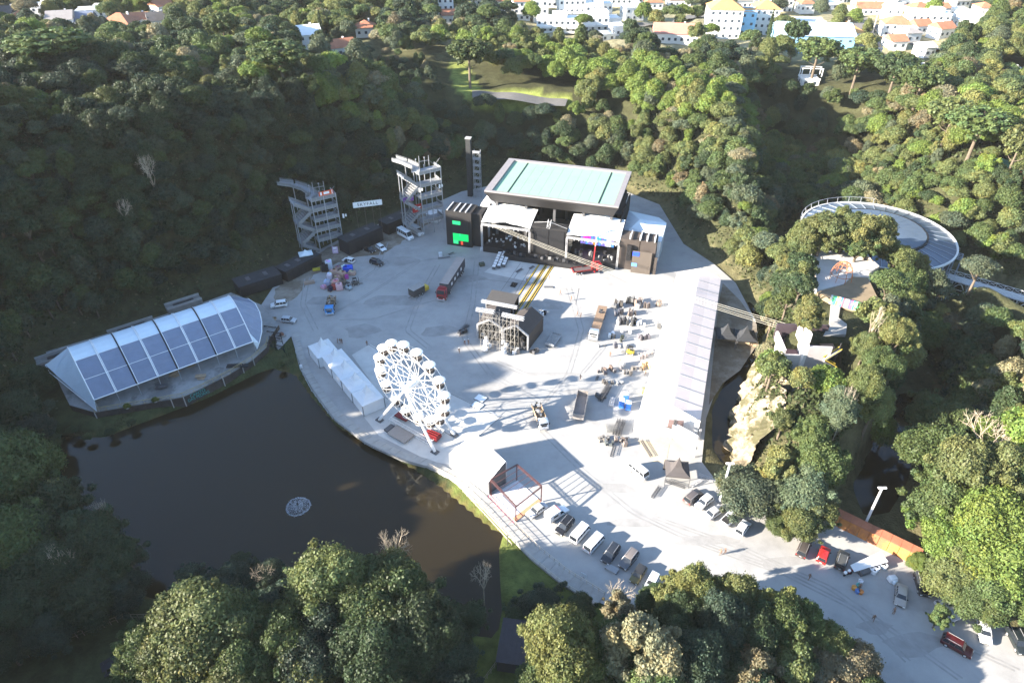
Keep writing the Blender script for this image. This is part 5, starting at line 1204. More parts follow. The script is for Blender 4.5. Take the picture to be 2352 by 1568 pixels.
# end pieces: white sail on the left, clear fan on the right
tipL, lowL = l_(P(104, 838, 6.4)), l_(P(222, 943, 2.4)); midL = l_(P(118, 862, 4.6))
A = [arc(0)[i] for i in (0, 2, 4, 6, 8, 9, 10)]
for q in range(6):
    c0 = tipL.lerp(lowL, (q / 6) ** 1.0); c1 = tipL.lerp(lowL, (q + 1) / 6)
    MB().slab(c0, c1, A[q + 1], A[q], -0.05).build('end_panel', WHITEF if q else TENTB, pv)
MB().path([A[0], tipL, midL.lerp(tipL, .3), lowL], 0.1, 4).build('end_rib', WHITE, pv)
A = [arc(1)[i] for i in (0, 2, 4, 6, 8, 9, 10)]; fan = [l_(P(570, 686, 7.8)), l_(P(586, 697, 7.6)), l_(P(596, 716, 7.0)), l_(P(601, 738, 6.2)), l_(P(601, 762, 5.0)), l_(P(595, 788, 3.4)), l_(P(590, 801, 2.2))]
for q in range(6): MB().slab(A[q], A[q + 1], fan[q + 1], fan[q], -0.05).build('end_panel', CLEARF if q < 5 else TENTB, pv)
MB().path([A[0]] + fan, 0.13, 5).build('end_rib', WHITE, pv)
for q in (2, 3, 4, 5): mk(pv, 'end_bar', WHITE, ('bar', A[q], fan[q], 0.06))
# terrace
edge = [l_(P(u, v, 1.4)) for u, v in ((217, 946), (300, 932), (365, 921), (420, 911), (470, 888), (530, 857), (580, 826), (612, 797), (616, 780))]
back = [l_(P(u, v, 1.4)) for u, v in ((640, 745), (600, 700), (530, 672), (480, 690), (380, 722), (250, 765), (105, 808), (140, 890), (160, 930))]
tp = [(p.x, p.y) for p in edge + back]
MB().prism(tp, -2.2, 1.25).build('terrace_base', WALLD, pv)
MB().prism([(p.x, p.y) for p in [q * 1.0 for q in edge + back]], 1.27, 1.45).build('terrace_floor', DECKC, pv)
for i in range(len(edge) - 1):
    a, b = edge[i], edge[i + 1]; n = max(1, int((b - a).length / 2.2)); nn = Vector(((b - a).y, -(b - a).x, 0)).normalized()
    for k in range(n):
        p, q = a.lerp(b, k / n), a.lerp(b, (k + 1) / n)
        mk(pv, 'wall_board', WALLD, ('slab', p.lerp(q, .04) + nn * .10 + Vector((0, 0, -3.2)), p.lerp(q, .96) + nn * .10 + Vector((0, 0, -3.2)), p.lerp(q, .96) + nn * .10 + Vector((0, 0, -0.25)), p.lerp(q, .04) + nn * .10 + Vector((0, 0, -0.25)), 0.08))
        mk(pv, 'railing', mat('pale_wood_rail', (0.38, 0.31, 0.17), 0.8), ('bar', p + Vector((0, 0, 0.0)), p + Vector((0, 0, 1.1)), 0.06), ('bar', p + Vector((0, 0, 1.1)), q + Vector((0, 0, 1.1)), 0.06), ('bar', p + Vector((0, 0, 0.15)), q + Vector((0, 0, 1.0)), 0.035), ('bar', p + Vector((0, 0, 1.0)), q + Vector((0, 0, 0.15)), 0.035))
        if (i + k) % 3 == 0: mk(pv, 'wall_pier', GREY, ('box', p + nn * .2 + Vector((0, 0, -1.4)), (0.22, 0.22, 2.7)))
# service block and roofs behind
for (u, v, w_, d_, h_) in ((150, 820, 12, 3.4, 3.0), (305, 757, 11, 2.8, 2.6), (425, 700, 9, 3.0, 3.0)):
    p = l_(P(u, v, h_)); o = mk(pv, 'service_room', mat('stained_dark_concrete', (.17, .165, .155), .9, .25, .6), ('box', (p.x, p.y + d_ * 0.5, h_ / 2 + 0.7), (w_, d_, h_ - 1.4)))
    mk(o, 'parapet', GREY, ('box', (p.x, p.y + 0.1, h_ + 0.3), (w_ + .1, 0.25, 0.6)), ('box', (p.x, p.y + d_ - 0.1, h_ + 0.3), (w_ + .1, 0.25, 0.6)))
    mk(o, 'roof_hatch', BLACK2, ('box', (p.x, p.y + d_ * 0.5, h_ + 0.05), (w_ * 0.6, d_ * 0.45, 0.12)))
for i, tx in enumerate(('CANTO', 'DAS PEDRAS')):
    a, b = edge[3], edge[4]; p = a.lerp(b, 0.62); dd = (b - a).normalized()
    text_mesh('lettering', tx, 1.0 - 0.1 * i, mat('teal_letters', (0.012, 0.22, 0.20), 0.5, 0.05), pv, p + Vector((dd.y, -dd.x, 0)) * 0.35 + Vector((0, 0, -0.55 - 0.95 * i)), (R(62), 0, math.atan2(dd.y, dd.x)), 0.04)
# ramp with dark trestles at the right end of the terrace
for i, (u0, v0, u1, v1) in enumerate(((607, 752, 635, 757), (614, 764, 645, 770), (619, 776, 648, 783), (612, 790, 652, 801))):
    a, b = P(u0, v0, 1.3), P(u1, v1, 1.0)
    f = thing('trestle_railing', ['rearmost', 'second', 'third', 'foremost'][i] + ' of four dark braced railings beside the pavilion terrace', 'railing', (a.x, a.y, 0), ang(a, b), 'dark braced railings beside the pavilion')
    w_ = (b - a).length
    mk(f, 'rail', BLACK2, ('bar', (0, 0, 1.9), (w_, 0, 1.7), 0.08), ('bar', (0, 0, 0.9), (w_, 0, 0.7), 0.08))
    mk(f, 'cross_brace', BLACK2, *[('bar', (w_ * k / 2, 0, 0.9 if (k + z_) % 2 else 1.9), (w_ * (k + 1) / 2, 0, 1.85 if (k + z_) % 2 else 0.8), 0.05) for k in range(2) for z_ in range(2)])
    for k in range(3): mk(f, 'post', BLACK2, ('box', (w_ * k / 2, 0, 0.95), (0.12, 0.12, 1.9)))
# ------------------------------------------------------------------ tents
gr_ = 'white peaked tents beside the big wheel'
# row of joined white marquees along the pond: corner points from the survey
a, b = P(737, 818, 3.0), P(832, 934, 3.0)          # front eave line of the joined row (towards the pond)
c = P(878, 908, 3.0)
rz = ang(a, b); wd = (b - a).length / 4; dp = (c - b).length
d_ = (b - a).normalized(); nrm = Vector((-d_.y, d_.x, 0))
if nrm.dot(c - b) < 0: nrm = -nrm
ws = ['first', 'second', 'third', 'last']
for i in range(4):
    q = a + d_ * wd * (i + 0.5) + nrm * dp * 0.5
    peak_tent(q.x, q.y, 0.02, wd - 0.06, dp - 0.1, 3.0, 6.3, PVC, f'{ws[i]} of the four joined white peaked tents, counted from the pavilion end', gr_, rz)
a2 = P(706, 789, 3.0); q = a2.lerp(P(772, 799, 3.0), 0.5) + d_ * 1.2
q = P(742, 800, 3.0)
peak_tent(q.x, q.y, 0.02, wd * 1.12, dp * 1.0, 3.0, 6.5, PVC, 'separate white peaked tent standing at the end nearest the pavilion', gr_, rz)
# white box marquee with mono-pitch roof next to the wheel
p1, p2, p3, p4 = P(1033, 1040, 4.3), P(1121, 1108, 3.6), P(1161, 1059, 6.0), P(1091, 993, 6.2)
t = thing('white_marquee', 'plain white box marquee with sloping roof beside the foot of the wheel', 'tent', (p2.x, p2.y, 0))
roof = MB().slab(p1, p2, p3, p4, 0.12); W_(roof, t).build('roof', PVC, t)
def wallq(a, b, h0a, h0b, m, nm, ins=0.0):
    w_ = MB().slab((a.x, a.y, 0.05), (b.x, b.y, 0.05), (b.x, b.y, h0b - 0.15), (a.x, a.y, h0a - 0.15), 0.06); W_(w_, t).build(nm, m, t)
wallq(p1, p2, p1.z, p2.z, PVC, 'side_wall'); wallq(p4, p3, p4.z, p3.z, PVC, 'side_wall'); wallq(p4, p1, p4.z, p1.z, PVC, 'end_wall')
gable = MB().slab((p2.x + .3, p2.y + .45, 0.05), (p3.x + .1, p3.y - .1, 0.05), (p3.x + .1, p3.y - .1, p3.z - 0.3), (p2.x + .3, p2.y + .45, p2.z - 0.3), 0.06); W_(gable, t).build('open_gable', DGREY, t)
for p in (p1, p2, p3, p4):
    o = MB().lattice((p.x, p.y, 0), (p.x, p.y, p.z - .1), 0.35, 0.035); W_(o, t).build('corner_truss', ALU, t)
# long white tent on the right
la, lb = P(1461, 972, 4.2), P(1556, 626, 4.2); ra, rb = P(1609, 966, 4.2), P(1656, 640, 4.2)
ua, ub = P(1543, 942, 5.9), P(1607, 626, 5.9)
lt = thing('long_marquee', 'very long white ridge marquee along the right side of the yard', 'tent', (la.x, la.y, 0))
NBAY = 14
for k in range(NBAY):
    f0, f1 = k / NBAY, (k + 1) / NBAY
    o = MB().slab(la.lerp(lb, f1), la.lerp(lb, f0), ua.lerp(ub, f0), ua.lerp(ub, f1), 0.06); W_(o, lt).build('roof_panel', PVC, lt)
    for g0, g1, mm in ((0.0, 0.5, 'white_tent_fabric_shade_greyed'), (0.5, 1.0, 'white_tent_fabric_shade_pale')):  # shaded right slope: its light put into the fabric colour as a warm tint
        MM = mat(mm, (0.66, 0.57, 0.53) if mm.endswith('greyed') else (0.72, 0.63, 0.59), 0.7, 0.06, 0.5)
        p, q, r, s = ua.lerp(ra, g0).lerp(ub.lerp(rb, g0), f0), ua.lerp(ra, g1).lerp(ub.lerp(rb, g1), f0), ua.lerp(ra, g1).lerp(ub.lerp(rb, g1), f1), ua.lerp(ra, g0).lerp(ub.lerp(rb, g0), f1)
        o = MB().slab(p, q, r, s, 0.06 + 0.003 * (g0 > 0)); W_(o, lt).build('roof_panel', MM, lt)
    o = MB().bar(ua.lerp(ub, f0) + Vector((0, 0, .05)), ra.lerp(rb, f0) + Vector((0, 0, .05)), 0.09); W_(o, lt).build('roof_seam', STEEL, lt)
    for A, B, nm in ((la, lb, 'side_wall'), (ra, rb, 'side_wall')):
        p, q = A.lerp(B, f0), A.lerp(B, f1)
        o = MB().slab((p.x, p.y, 0.03), (q.x, q.y, 0.03), (q.x, q.y, 4.05), (p.x, p.y, 4.05), 0.05); W_(o, lt).build(nm, PVC, lt)
for A, B, C, nm in ((la, ra, ua, 'near_gable'), (lb, rb, ub, 'far_gable')):
    o = MB().add([(A.x, A.y, 0.02), (B.x, B.y, 0.02), (B.x, B.y, 4.15), (C.x, C.y, 7.3), (A.x, A.y, 4.15)], [(0, 1, 2, 3, 4)]); W_(o, lt).build(nm, PVC, lt)
q0, q1 = la.lerp(ra, .50), la.lerp(ra, .74)
o = MB().slab((q0.x, q0.y - .12, .1), (q1.x, q1.y - .12, .1), (q1.x, q1.y - .12, 4.5), (q0.x, q0.y - .12, 5.0), .04); W_(o, lt).build('gable_opening', mat('pinkish_inner_lining', (0.30, 0.20, 0.18), 0.8), lt)
o = MB().lattice((q0.lerp(q1, .4).x, q0.y - .3, .1), (q0.lerp(q1, .4).x, q0.y - .3, 5.2), .4, .05); W_(o, lt).build('ladder_truss', DGREY, lt)
# entrance annex in front of it
ax = thing('entrance_annex', 'open white annex with flat deck at the near end of the long marquee', 'tent', (ra.x, ra.y, 0))
q = [P(1459, 977, 3.2), P(1541, 992, 3.2), P(1606, 1003, 3.6), P(1596, 1044, 3.6), P(1540, 1030, 3.2)]
o = MB().slab(P(1541, 1000, 3.4), P(1594, 1046, 3.4), P(1604, 1000, 3.6), P(1546, 968, 3.6), 0.12); W_(o, ax).build('annex_roof', PVC, ax)
o = MB().slab(P(1457, 985, 3.1), P(1540, 1003, 3.1), P(1545, 985, 3.3), P(1463, 968, 3.3), 0.1); W_(o, ax).build('front_canopy', PVC, ax)
p, q2 = P(1457, 985, 0), P(1540, 1003, 0)
o = MB().slab((p.x, p.y + .4, 0.04), (q2.x, q2.y + .4, 0.04), (q2.x, q2.y + .4, 2.6), (p.x, p.y + .4, 2.6), 0.05); W_(o, ax).build('front_panel', mat('cream_panel', (0.62, 0.55, 0.42), 0.8), ax)
o = MB().box((q2.x - 3.3, q2.y + 1.0, 2.9), (3.4, .12, .35), ang(p, q2)); W_(o, ax).build('dark_opening', BLACK2, ax)
for u, v in ((1457, 988), (1541, 1006), (1594, 1050), (1604, 1010)):
    p = P(u, v, 0); o = MB().lattice((p.x, p.y, 0), (p.x, p.y, 3.2), 0.3, 0.03); W_(o, ax).build('post', ALU, ax)
sheet('cream_floor', W2([(1466, 1010), (1538, 1020), (1530, 1062), (1478, 1058)]), 0.03, mat('cream_carpet', (0.50, 0.42, 0.30), 0.9, 0.1))
GREYT = mat('dark_grey_tent_fabric', (0.075, 0.066, 0.064), 0.8, 0.12, 0.6)
p = P(1556, 1076, 2.9); peak_tent(p.x, p.y, 0, 4.7, 4.4, 2.9, 6.2, GREYT, 'single dark grey peaked tent at the near end of the long marquee', 'dark peaked tents', -0.12, (0, 0, 1, 0))
for i, (u, v) in enumerate(((1668, 765), (1712, 770))):
    p = P(u, v, 2.8); peak_tent(p.x, p.y, 0, 5.2, 5.0, 2.8, 6.0, mat('near_black_tent_fabric', (0.030, 0.032, 0.036), 0.8, 0.12, 0.6), ['left', 'right'][i] + ' one of two black peaked tents behind the long marquee', 'dark peaked tents', -0.1, (0, 0, 0, 0))
for i, (u0, v0, u1, v1) in enumerate(((1645, 778, 1690, 786), (1690, 788, 1740, 798))):
    a, b = P(u0, v0), P(u1, v1); t = thing('plank_fence', ['left', 'right'][i] + ' timber board fence in front of the two black peaked tents', 'fence', a, ang(a, b), 'timber fences behind the long marquee'); w_ = (b - a).length
    for k in range(14): mk(t, 'plank', PLY, ('box', (w_ * (k + .5) / 14, 0.02 * (k % 2), 0.9), (w_ / 14 - 0.03, 0.06, 1.8)))
sheet('dirt_strip', W2([(1660, 650), (1700, 690), (1738, 745), (1740, 790), (1700, 850), (1660, 880), (1628, 930), (1640, 800), (1650, 700)]), 0.02, DIRT)

# ------------------------------------------------------------------ big wheel
fA, fB, bB = P(872, 965), P(999, 1038), P(1047, 1001)
wr = ang(fA, fB); dv = (fB - fA).normalized(); nv = Vector((-dv.y, dv.x, 0))
if nv.y < 0: nv = -nv
sep = (bB - fB).dot(nv)
mid = (fA + fB) / 2 + nv * sep / 2; half = (fB - fA).length / 2
wh = thing('ferris_wheel', 'white ferris wheel with sixteen round canopied gondolas beside the pond', 'ferris wheel', mid, wr)
HZ = zfor(884, (fA + fB).y / 2 + 0.6) - 1.6; RW = 9.3
WW = mat('white_wheel_steel', (0.74, 0.72, 0.69), 0.45, 0.06)
mk(wh, 'hub', WW, ('cyl', (0, 0, HZ), 0.75, sep * 0.62, 14, None, 'Y'))
for s in (-1, 1):
    y0 = s * sep / 2
    for x in (-half, half): mk(wh, 'support_leg', WW, ('bar', (x, y0, 0.2), (0, s * sep * 0.33, HZ), 0.34, 8, 0.26)); mk(wh, 'foot_plate', DGREY, ('box', (x, y0, 0.12), (1.6, 1.2, 0.22)))
    yr = s * 1.15
    ring = lambda r_, n_: [Vector((r_ * math.cos(2 * math.pi * i / n_), yr, HZ + r_ * math.sin(2 * math.pi * i / n_))) for i in range(n_)]
    mk(wh, 'outer_ring', WW, ('path', ring(RW, 48), 0.07, 4, True)); mk(wh, 'inner_ring', WW, ('path', ring(RW * 0.60, 40), 0.065, 4, True))
    for i in range(16):
        t_ = 2 * math.pi * (i + 0.3) / 16; t2_ = 2 * math.pi * (i + 1.3) / 16
        e = Vector((RW * math.cos(t_), yr, HZ + RW * math.sin(t_)))
        mk(wh, 'spoke', WW, ('bar', (0, s * sep * 0.28, HZ), e, 0.055))
        m1 = Vector((RW * .6 * math.cos(t_), yr, HZ + RW * .6 * math.sin(t_))); e2 = Vector((RW * math.cos(t2_), yr, HZ + RW * math.sin(t2_)))
        mk(wh, 'brace', WW, ('bar', m1, e2, 0.045), ('bar', m1, Vector((m1.x, -yr, m1.z)), 0.045))
DTUB = mat('dark_gondola_seat', (0.10, 0.08, 0.07), 0.7)
def gondola(i):
    t_ = 2 * math.pi * (i + 0.3) / 16; cx_, cz_ = RW * math.cos(t_), HZ + RW * math.sin(t_)
    g = mk(wh, 'gondola', WW, ('cyl', (cx_, 0, cz_ - 1.55), 0.62, 0.12, 14), ('dome', (cx_, 0, cz_ - 0.85), 1.08, -0.75, 14, 4), *[('bar', (cx_ + 1.05 * math.cos(k * 1.571 + .78), 1.05 * math.sin(k * 1.571 + .78), cz_ - 0.8), (cx_ + 1.05 * math.cos(k * 1.571 + .78), 1.05 * math.sin(k * 1.571 + .78), cz_ + 0.75), 0.045) for k in range(4)], ('bar', (cx_, -1.15, cz_), (cx_, 1.15, cz_), 0.06), smooth=False)
    mk(g, 'roof', WW, ('dome', (cx_, 0, cz_ + 0.85), 1.30, 0.36, 14, 3)); mk(g, 'seat', DTUB, ('cyl', (cx_, 0, cz_ - 0.72), 1.0, 0.08, 14)); mk(g, 'seat_back', DTUB, ('box', (cx_ - .55, 0, cz_ - 0.45), (0.25, 1.2, 0.5)), ('box', (cx_ + .55, 0, cz_ - 0.45), (0.25, 1.2, 0.5)))
for i in range(16): gondola(i)
mk(wh, 'base_frame', WW, ('lattice', (-half * .75, -sep * .3, 0.5), (half * .75, -sep * .3, 0.5), 0.8, 0.07), ('lattice', (-half * .75, sep * .3, 0.5), (half * .75, sep * .3, 0.5), 0.8, 0.07), ('bar', (-half * .75, -sep * .3, 0.9), (-half * .75, sep * .3, 0.9), 0.12), ('bar', (half * .75, -sep * .3, 0.9), (half * .75, sep * .3, 0.9), 0.12))
mk(wh, 'boarding_deck', mat('scuffed_deck_boards', (0.27, 0.24, 0.22), 0.85), ('box', (-1.0, -sep * .62, 0.55), (5.2, 3.2, 0.16))); mk(wh, 'boarding_steps', DGREY, ('box', (-4.4, -sep * .62, 0.3), (1.2, 2.2, 0.5)))
DRED = mat('dark_red_machine_paint', (0.16, 0.012, 0.016), 0.5)
mk(wh, 'drive_housing', DRED, ('box', (half * .62, -0.3, 0.9), (3.4, 2.0, 0.8), 0.1)); mk(wh, 'red_ramp', DRED, ('box', (-half * .55, 0.2, 0.75), (3.6, 1.5, 0.35), 0.05)); mk(wh, 'drive_rails', DRED, *[('box', (half * .62, -0.9 + k * .6, 1.5), (3.0, 0.12, 0.25), 0.1) for k in range(3)])

# ------------------------------------------------------------------ vehicles
def wheels(par, xs, w, r, m=RUBBER):
    for x in xs:
        for s in (-1, 1):
            o = mk(par, 'wheel', m, ('cyl', (x, s * (w / 2 - 0.11), r), r, 0.22, 12, None, 'Y'))
            mk(o, 'rim', ALU, ('cyl', (x, s * (w / 2 + 0.004), r), r * 0.58, 0.02, 10, None, 'Y'))
LAMPR = mat('tail_lamp_red', (0.35, 0.02, 0.02), 0.3); LAMPW = mat('headlamp_clear', (0.75, 0.75, 0.72), 0.15)
TRIM = mat('black_plastic_trim', (0.03, 0.03, 0.03), 0.6); PLATE = mat('number_plate_grey', (0.45, 0.45, 0.46), 0.5)
CARS = {'hatch': dict(L=4.0, W=1.72, H=1.48, hood=0.24, wsb=0.26, wst=0.40, rst=0.90, rsb=0.985, belt=0.88),
        'sedan': dict(L=4.5, W=1.76, H=1.45, hood=0.26, wsb=0.27, wst=0.40, rst=0.74, rsb=0.86, belt=0.88),
        'suv': dict(L=4.5, W=1.84, H=1.70, hood=0.24, wsb=0.25, wst=0.38, rst=0.92, rsb=0.99, belt=1.02),
        'wagon': dict(L=4.2, W=1.70, H=1.42, hood=0.26, wsb=0.27, wst=0.41, rst=0.93, rsb=0.99, belt=0.86),
        'pickup': dict(L=4.9, W=1.80, H=1.65, hood=0.24, wsb=0.26, wst=0.36, rst=0.56, rsb=0.60, belt=1.0),
        'kombi': dict(L=4.5, W=1.75, H=1.95, hood=0.0, wsb=0.015, wst=0.085, rst=0.955, rsb=0.99, belt=1.05),
        'minibus': dict(L=6.6, W=2.0, H=2.65, hood=0.10, wsb=0.12, wst=0.23, rst=0.985, rsb=0.995, belt=1.30)}
def car(kind, col, pos, yaw, label, group, cat='car', name='parked_car', roof=None, bed=None, hood=None):
    """front of the vehicle towards local +x"""
    k = CARS[kind]; L_, Wd, H_, be = k['L'], k['W'], k['H'], k['belt']
    t = thing(name, label, cat, pos, yaw, group)
    X = lambda f: L_ / 2 - f * L_
    lo = 0.26
    body = MB()
    nose = be * (0.80 if k['hood'] > 0 else 0.95)
    prof = [(X(1), lo + .08), (X(1), be * 0.93), (X(0.985), be), (X(k['wsb']), be), (X(0.03), nose), (X(0), nose - 0.16), (X(0), lo + 0.05), (X(0.04), lo), (X(0.96), lo)]
    if kind == 'pickup':
        prof = [(X(1), lo + .15), (X(1), be * 0.96), (X(0.985), be * .98), (X(k['wsb']), be), (X(0.03), nose), (X(0), nose - 0.18), (X(0), lo + 0.08), (X(0.04), lo), (X(0.96), lo)]
    body.xprism(prof[::-1], -Wd / 2, Wd / 2)
    b = bevelled(body, 'body', PAINT, t, 0.07, 2); b.color = (*col, 1)
    # glass house
    gw0, gw1 = Wd / 2 - 0.07, Wd / 2 - (0.10 if kind in ('kombi', 'minibus') else 0.22)
    z0, z1 = be - 0.02, H_ - 0.07
    gl = MB().add([(X(k['wsb']), -gw0, z0), (X(k['rsb']), -gw0, z0), (X(k['rsb']), gw0, z0), (X(k['wsb']), gw0, z0), (X(k['wst']), -gw1, z1), (X(k['rst']), -gw1, z1), (X(k['rst']), gw1, z1), (X(k['wst']), gw1, z1)],
                  [(0, 1, 2, 3), (7, 6, 5, 4), (4, 5, 1, 0), (5, 6, 2, 1), (6, 7, 3, 2), (7, 4, 0, 3)])
    gl.build('windows', GLASS_D, t)
    rf = MB(); rf.box((X((k['wst'] + k['rst']) / 2), 0, H_ - 0.05), ((k['rst'] - k['wst']) * L_ + 0.10, gw1 * 2 + 0.10, 0.12))
    r_o = bevelled(rf, 'roof', PAINT, t, 0.045, 2); r_o.color = (*(roof or col), 1)
    pil = MB()
    for s in (-1, 1):
        for f0, f1 in ((k['wsb'], k['wst']), (k['rsb'], k['rst'])): pil.bar((X(f0), s * gw0, z0), (X(f1), s * gw1, z1), 0.05)
        n_ = 4 if kind == 'minibus' else 3 if kind == 'kombi' else 1 if kind == 'pickup' else 2
        for q in range(1, n_ + 1):
            f = k['wst'] + (k['rst'] - k['wst']) * q / (n_ + 1) + 0.01; pil.bar((X(f + 0.01), s * (gw0 + .005), z0), (X(f), s * (gw1 + .015), z1), 0.055)
    p_o = pil.build('pillars', PAINT, t); p_o.color = (*col, 1)
    r = 0.36 if kind in ('suv', 'pickup', 'minibus') else 0.31
    wheels(t, (X(0.19), X(0.80)), Wd, r)
    for s in (-1, 1):
        mk(t, 'headlight', LAMPW, ('box', (X(0.006), s * (Wd / 2 - 0.26), nose - 0.20), (0.10, 0.36, 0.15)))
        mk(t, 'tail_light', LAMPR, ('box', (X(0.996), s * (Wd / 2 - 0.17), be - 0.20), (0.06, 0.20, 0.24)))
        mk(t, 'mirror', TRIM, ('box', (X(k['wsb'] + 0.05), s * (Wd / 2 + 0.09), be + 0.06), (0.14, 0.2, 0.14)))
        mk(t, 'sill', TRIM, ('box', (0, s * (Wd / 2 + 0.004), lo + 0.07), (L_ * 0.44, 0.03, 0.12)))
    mk(t, 'grille', TRIM, ('box', (X(0.001), 0, nose - 0.30), (0.06, Wd * 0.5, 0.14)))
    mk(t, 'number_plate', PLATE, ('box', (X(1.0), 0, be - 0.34), (0.04, 0.42, 0.14)))
    if kind == 'pickup':
        bd = mk(t, 'load_bed', bed or TRIM, ('box', (X(0.80), 0, be + 0.012), (L_ * 0.33, Wd - 0.28, 0.05)))
    if kind in ('suv', 'wagon'):
        for s in (-1, 1): mk(t, 'roof_rail', ALU, ('bar', (X(k['wst'] + .03), s * (gw1 - .06), H_ + .06), (X(k['rst'] - .03), s * (gw1 - .06), H_ + .06), 0.025))
    if hood:
        mk(t, 'dark_hood', hood, ('box', (X(0.13), 0, be * .905 + 0.055), (L_ * .2, Wd - .3, .03), 0, 1, 0.1))
    return t
WH, BK, SV, GR = (0.72, 0.73, 0.74), (0.012, 0.012, 0.014), (0.42, 0.43, 0.45), (0.10, 0.105, 0.115)
def cpos(u, v): return P(u, v, 0.7) * 1.0
def car_at(kind, col, u0, v0, u1, v1, label, group, **kw):
    """(u0,v0) tail and (u1,v1) nose on the ground in the survey picture"""
    a, b = P(u0, v0), P(u1, v1); m_ = (a + b) / 2
    return car(kind, col, (m_.x, m_.y, 0.02), ang(a, b), label, group, **kw)
g1 = 'vehicles parked in the lower row along the promenade'
car_at('sedan', SV, 1253, 1162, 1213, 1190, 'silver sedan parked right below the red truss frame', g1)
t = car_at('pickup', WH, 1258, 1198, 1300, 1170, 'white pickup with a box cabin on the bed and stickers on its side', g1, cat='pickup truck', name='pickup_truck')
mk(t, 'box_cabin', WHITE, ('box', (-1.25, 0, 1.62), (2.5, 1.84, 1.35))); mk(t, 'sticker', TRIM, ('box', (-1.1, -0.93, 1.5), (1.1, 0.03, 0.5)), ('box', (-2.51, 0.1, 1.5), (0.03, 0.4, 0.3))); mk(t, 'red_stripe', RED, ('box', (0.05, 0, 2.31), (0.16, 1.5, 0.02)))
car_at('suv', BK, 1310, 1196, 1283, 1228, 'black off-roader between the box pickup and the white vans', g1)
car_at('kombi', WH, 1312, 1252, 1349, 1210, 'white camper van with dark lower back, left one of the pair', g1, cat='van', name='parked_van')
car_at('kombi', (0.68, 0.70, 0.74), 1344, 1274, 1382, 1233, 'all white camper van, right one of the pair', g1, cat='van', name='parked_van')
car_at('suv', (0.022, 0.026, 0.034), 1416, 1256, 1388, 1296, 'dark blue-black car with its bonnet to the promenade, third from the row end', g1)
car_at('suv', GR, 1458, 1270, 1428, 1308, 'dark grey boxy off-roader behind the grey bench', g1, roof=(0.16, 0.14, 0.13))
car_at('hatch', (0.13, 0.105, 0.035), 1478, 1302, 1452, 1344, 'olive gold hatchback with black sunroof in the lower row', g1, roof=(0.03, 0.03, 0.03))
car_at('hatch', (0.62, 0.68, 0.74), 1508, 1320, 1486, 1362, 'pale silver-blue hatchback near the bottom trees', g1)
car_at('hatch', (0.6, 0.66, 0.72), 1556, 1342, 1530, 1378, 'pale hatchback half hidden by the bottom trees', g1)
g2 = 'cars parked in the upper right row before the round tree'
car_at('suv', (0.10, 0.085, 0.08), 1576, 1158, 1606, 1133, 'dark grey-brown car at the left end of the upper right row', g2)
car_at('hatch', WH, 1634, 1142, 1598, 1172, 'white hatchback, second of the upper right row', g2)
car_at('sedan', SV, 1622, 1192, 1658, 1168, 'silver sedan beside the white light pole', g2)
car_at('pickup', WH, 1660, 1208, 1694, 1176, 'white pickup with black load bed', g2, cat='pickup truck', name='pickup_truck')
car_at('hatch', (0.66, 0.70, 0.74), 1693, 1232, 1716, 1200, 'white hatchback at the right end of the upper right row', g2)
g3 = 'cars parked by the orange retaining wall'
car_at('suv', (0.05, 0.035, 0.033), 1836, 1282, 1852, 1244, 'dark maroon-black car left of the red car', g3, roof=(.07, .06, .055))
car_at('hatch', (0.48, 0.022, 0.02), 1882, 1298, 1897, 1258, 'bright red hatchback between two dark cars', g3)
car_at('suv', (0.06, 0.06, 0.055), 1925, 1312, 1938, 1270, 'dark grey-green car right of the red car', g3)
g4 = 'cars in the lower right corner'
car_at('sedan', (0.34, 0.31, 0.28), 2069, 1346, 2064, 1396, 'grey-beige sedan alone in the middle of the lower right lane', g4)
car_at('suv', BK, 2108, 1322, 2122, 1372, 'black car tucked under the big green tree', g4)
car_at('suv', (0.07, 0.008, 0.012), 2158, 1466, 2232, 1508, 'dark wine-red car at the lower right', g4)
car_at('sedan', WH, 2252, 1430, 2262, 1476, 'white sedan with its bonnet up right of the wine-red car', g4)
car_at('hatch', SV, 2160, 1392, 2185, 1418, 'silver car mostly hidden under the tree crown', g4)
car_at('suv', (0.016, 0.022, 0.024), 2320, 1450, 2348, 1505, 'black car at the right frame edge', g4)
g5 = 'vehicles by the quarry wall on the left'
car_at('minibus', WH, 913, 534, 951, 556, 'white minibus, front one of the pair', g5, cat='minibus', name='minibus')
car_at('minibus', (0.5, 0.5, 0.5), 938, 527, 972, 545, 'greyish white minibus behind the other one', g5, cat='minibus', name='minibus')
car_at('hatch', WH, 866, 566, 886, 580, 'small white car on the dirt behind the black pickup', g5)
car_at('pickup', BK, 833, 570, 862, 583, 'black pickup on the dirt below the white name board', g5, cat='pickup truck', name='pickup_truck')
t = car_at('hatch', WH, 815, 605, 788, 598, 'white car with open dark door beside the pallet piles', g5); mk(t, 'open_door', TRIM, ('box', (0.1, 1.2, 0.85), (1.0, 0.08, 0.9), 0.5))
car_at('suv', BK, 850, 602, 882, 612, 'glossy black car parked alone right of the white car', g5)
car_at('suv', WH, 659, 701, 624, 706, 'white car at the left edge of the yard', g5)
car_at('hatch', SV, 648, 737, 680, 740, 'silver hatchback beside the small trailer left of the yard', g5)
car_at('kombi', WH, 1450, 1074, 1482, 1100, 'white van in the sun beside the dark grey tent', 'vans in the yard', cat='van', name='parked_van')

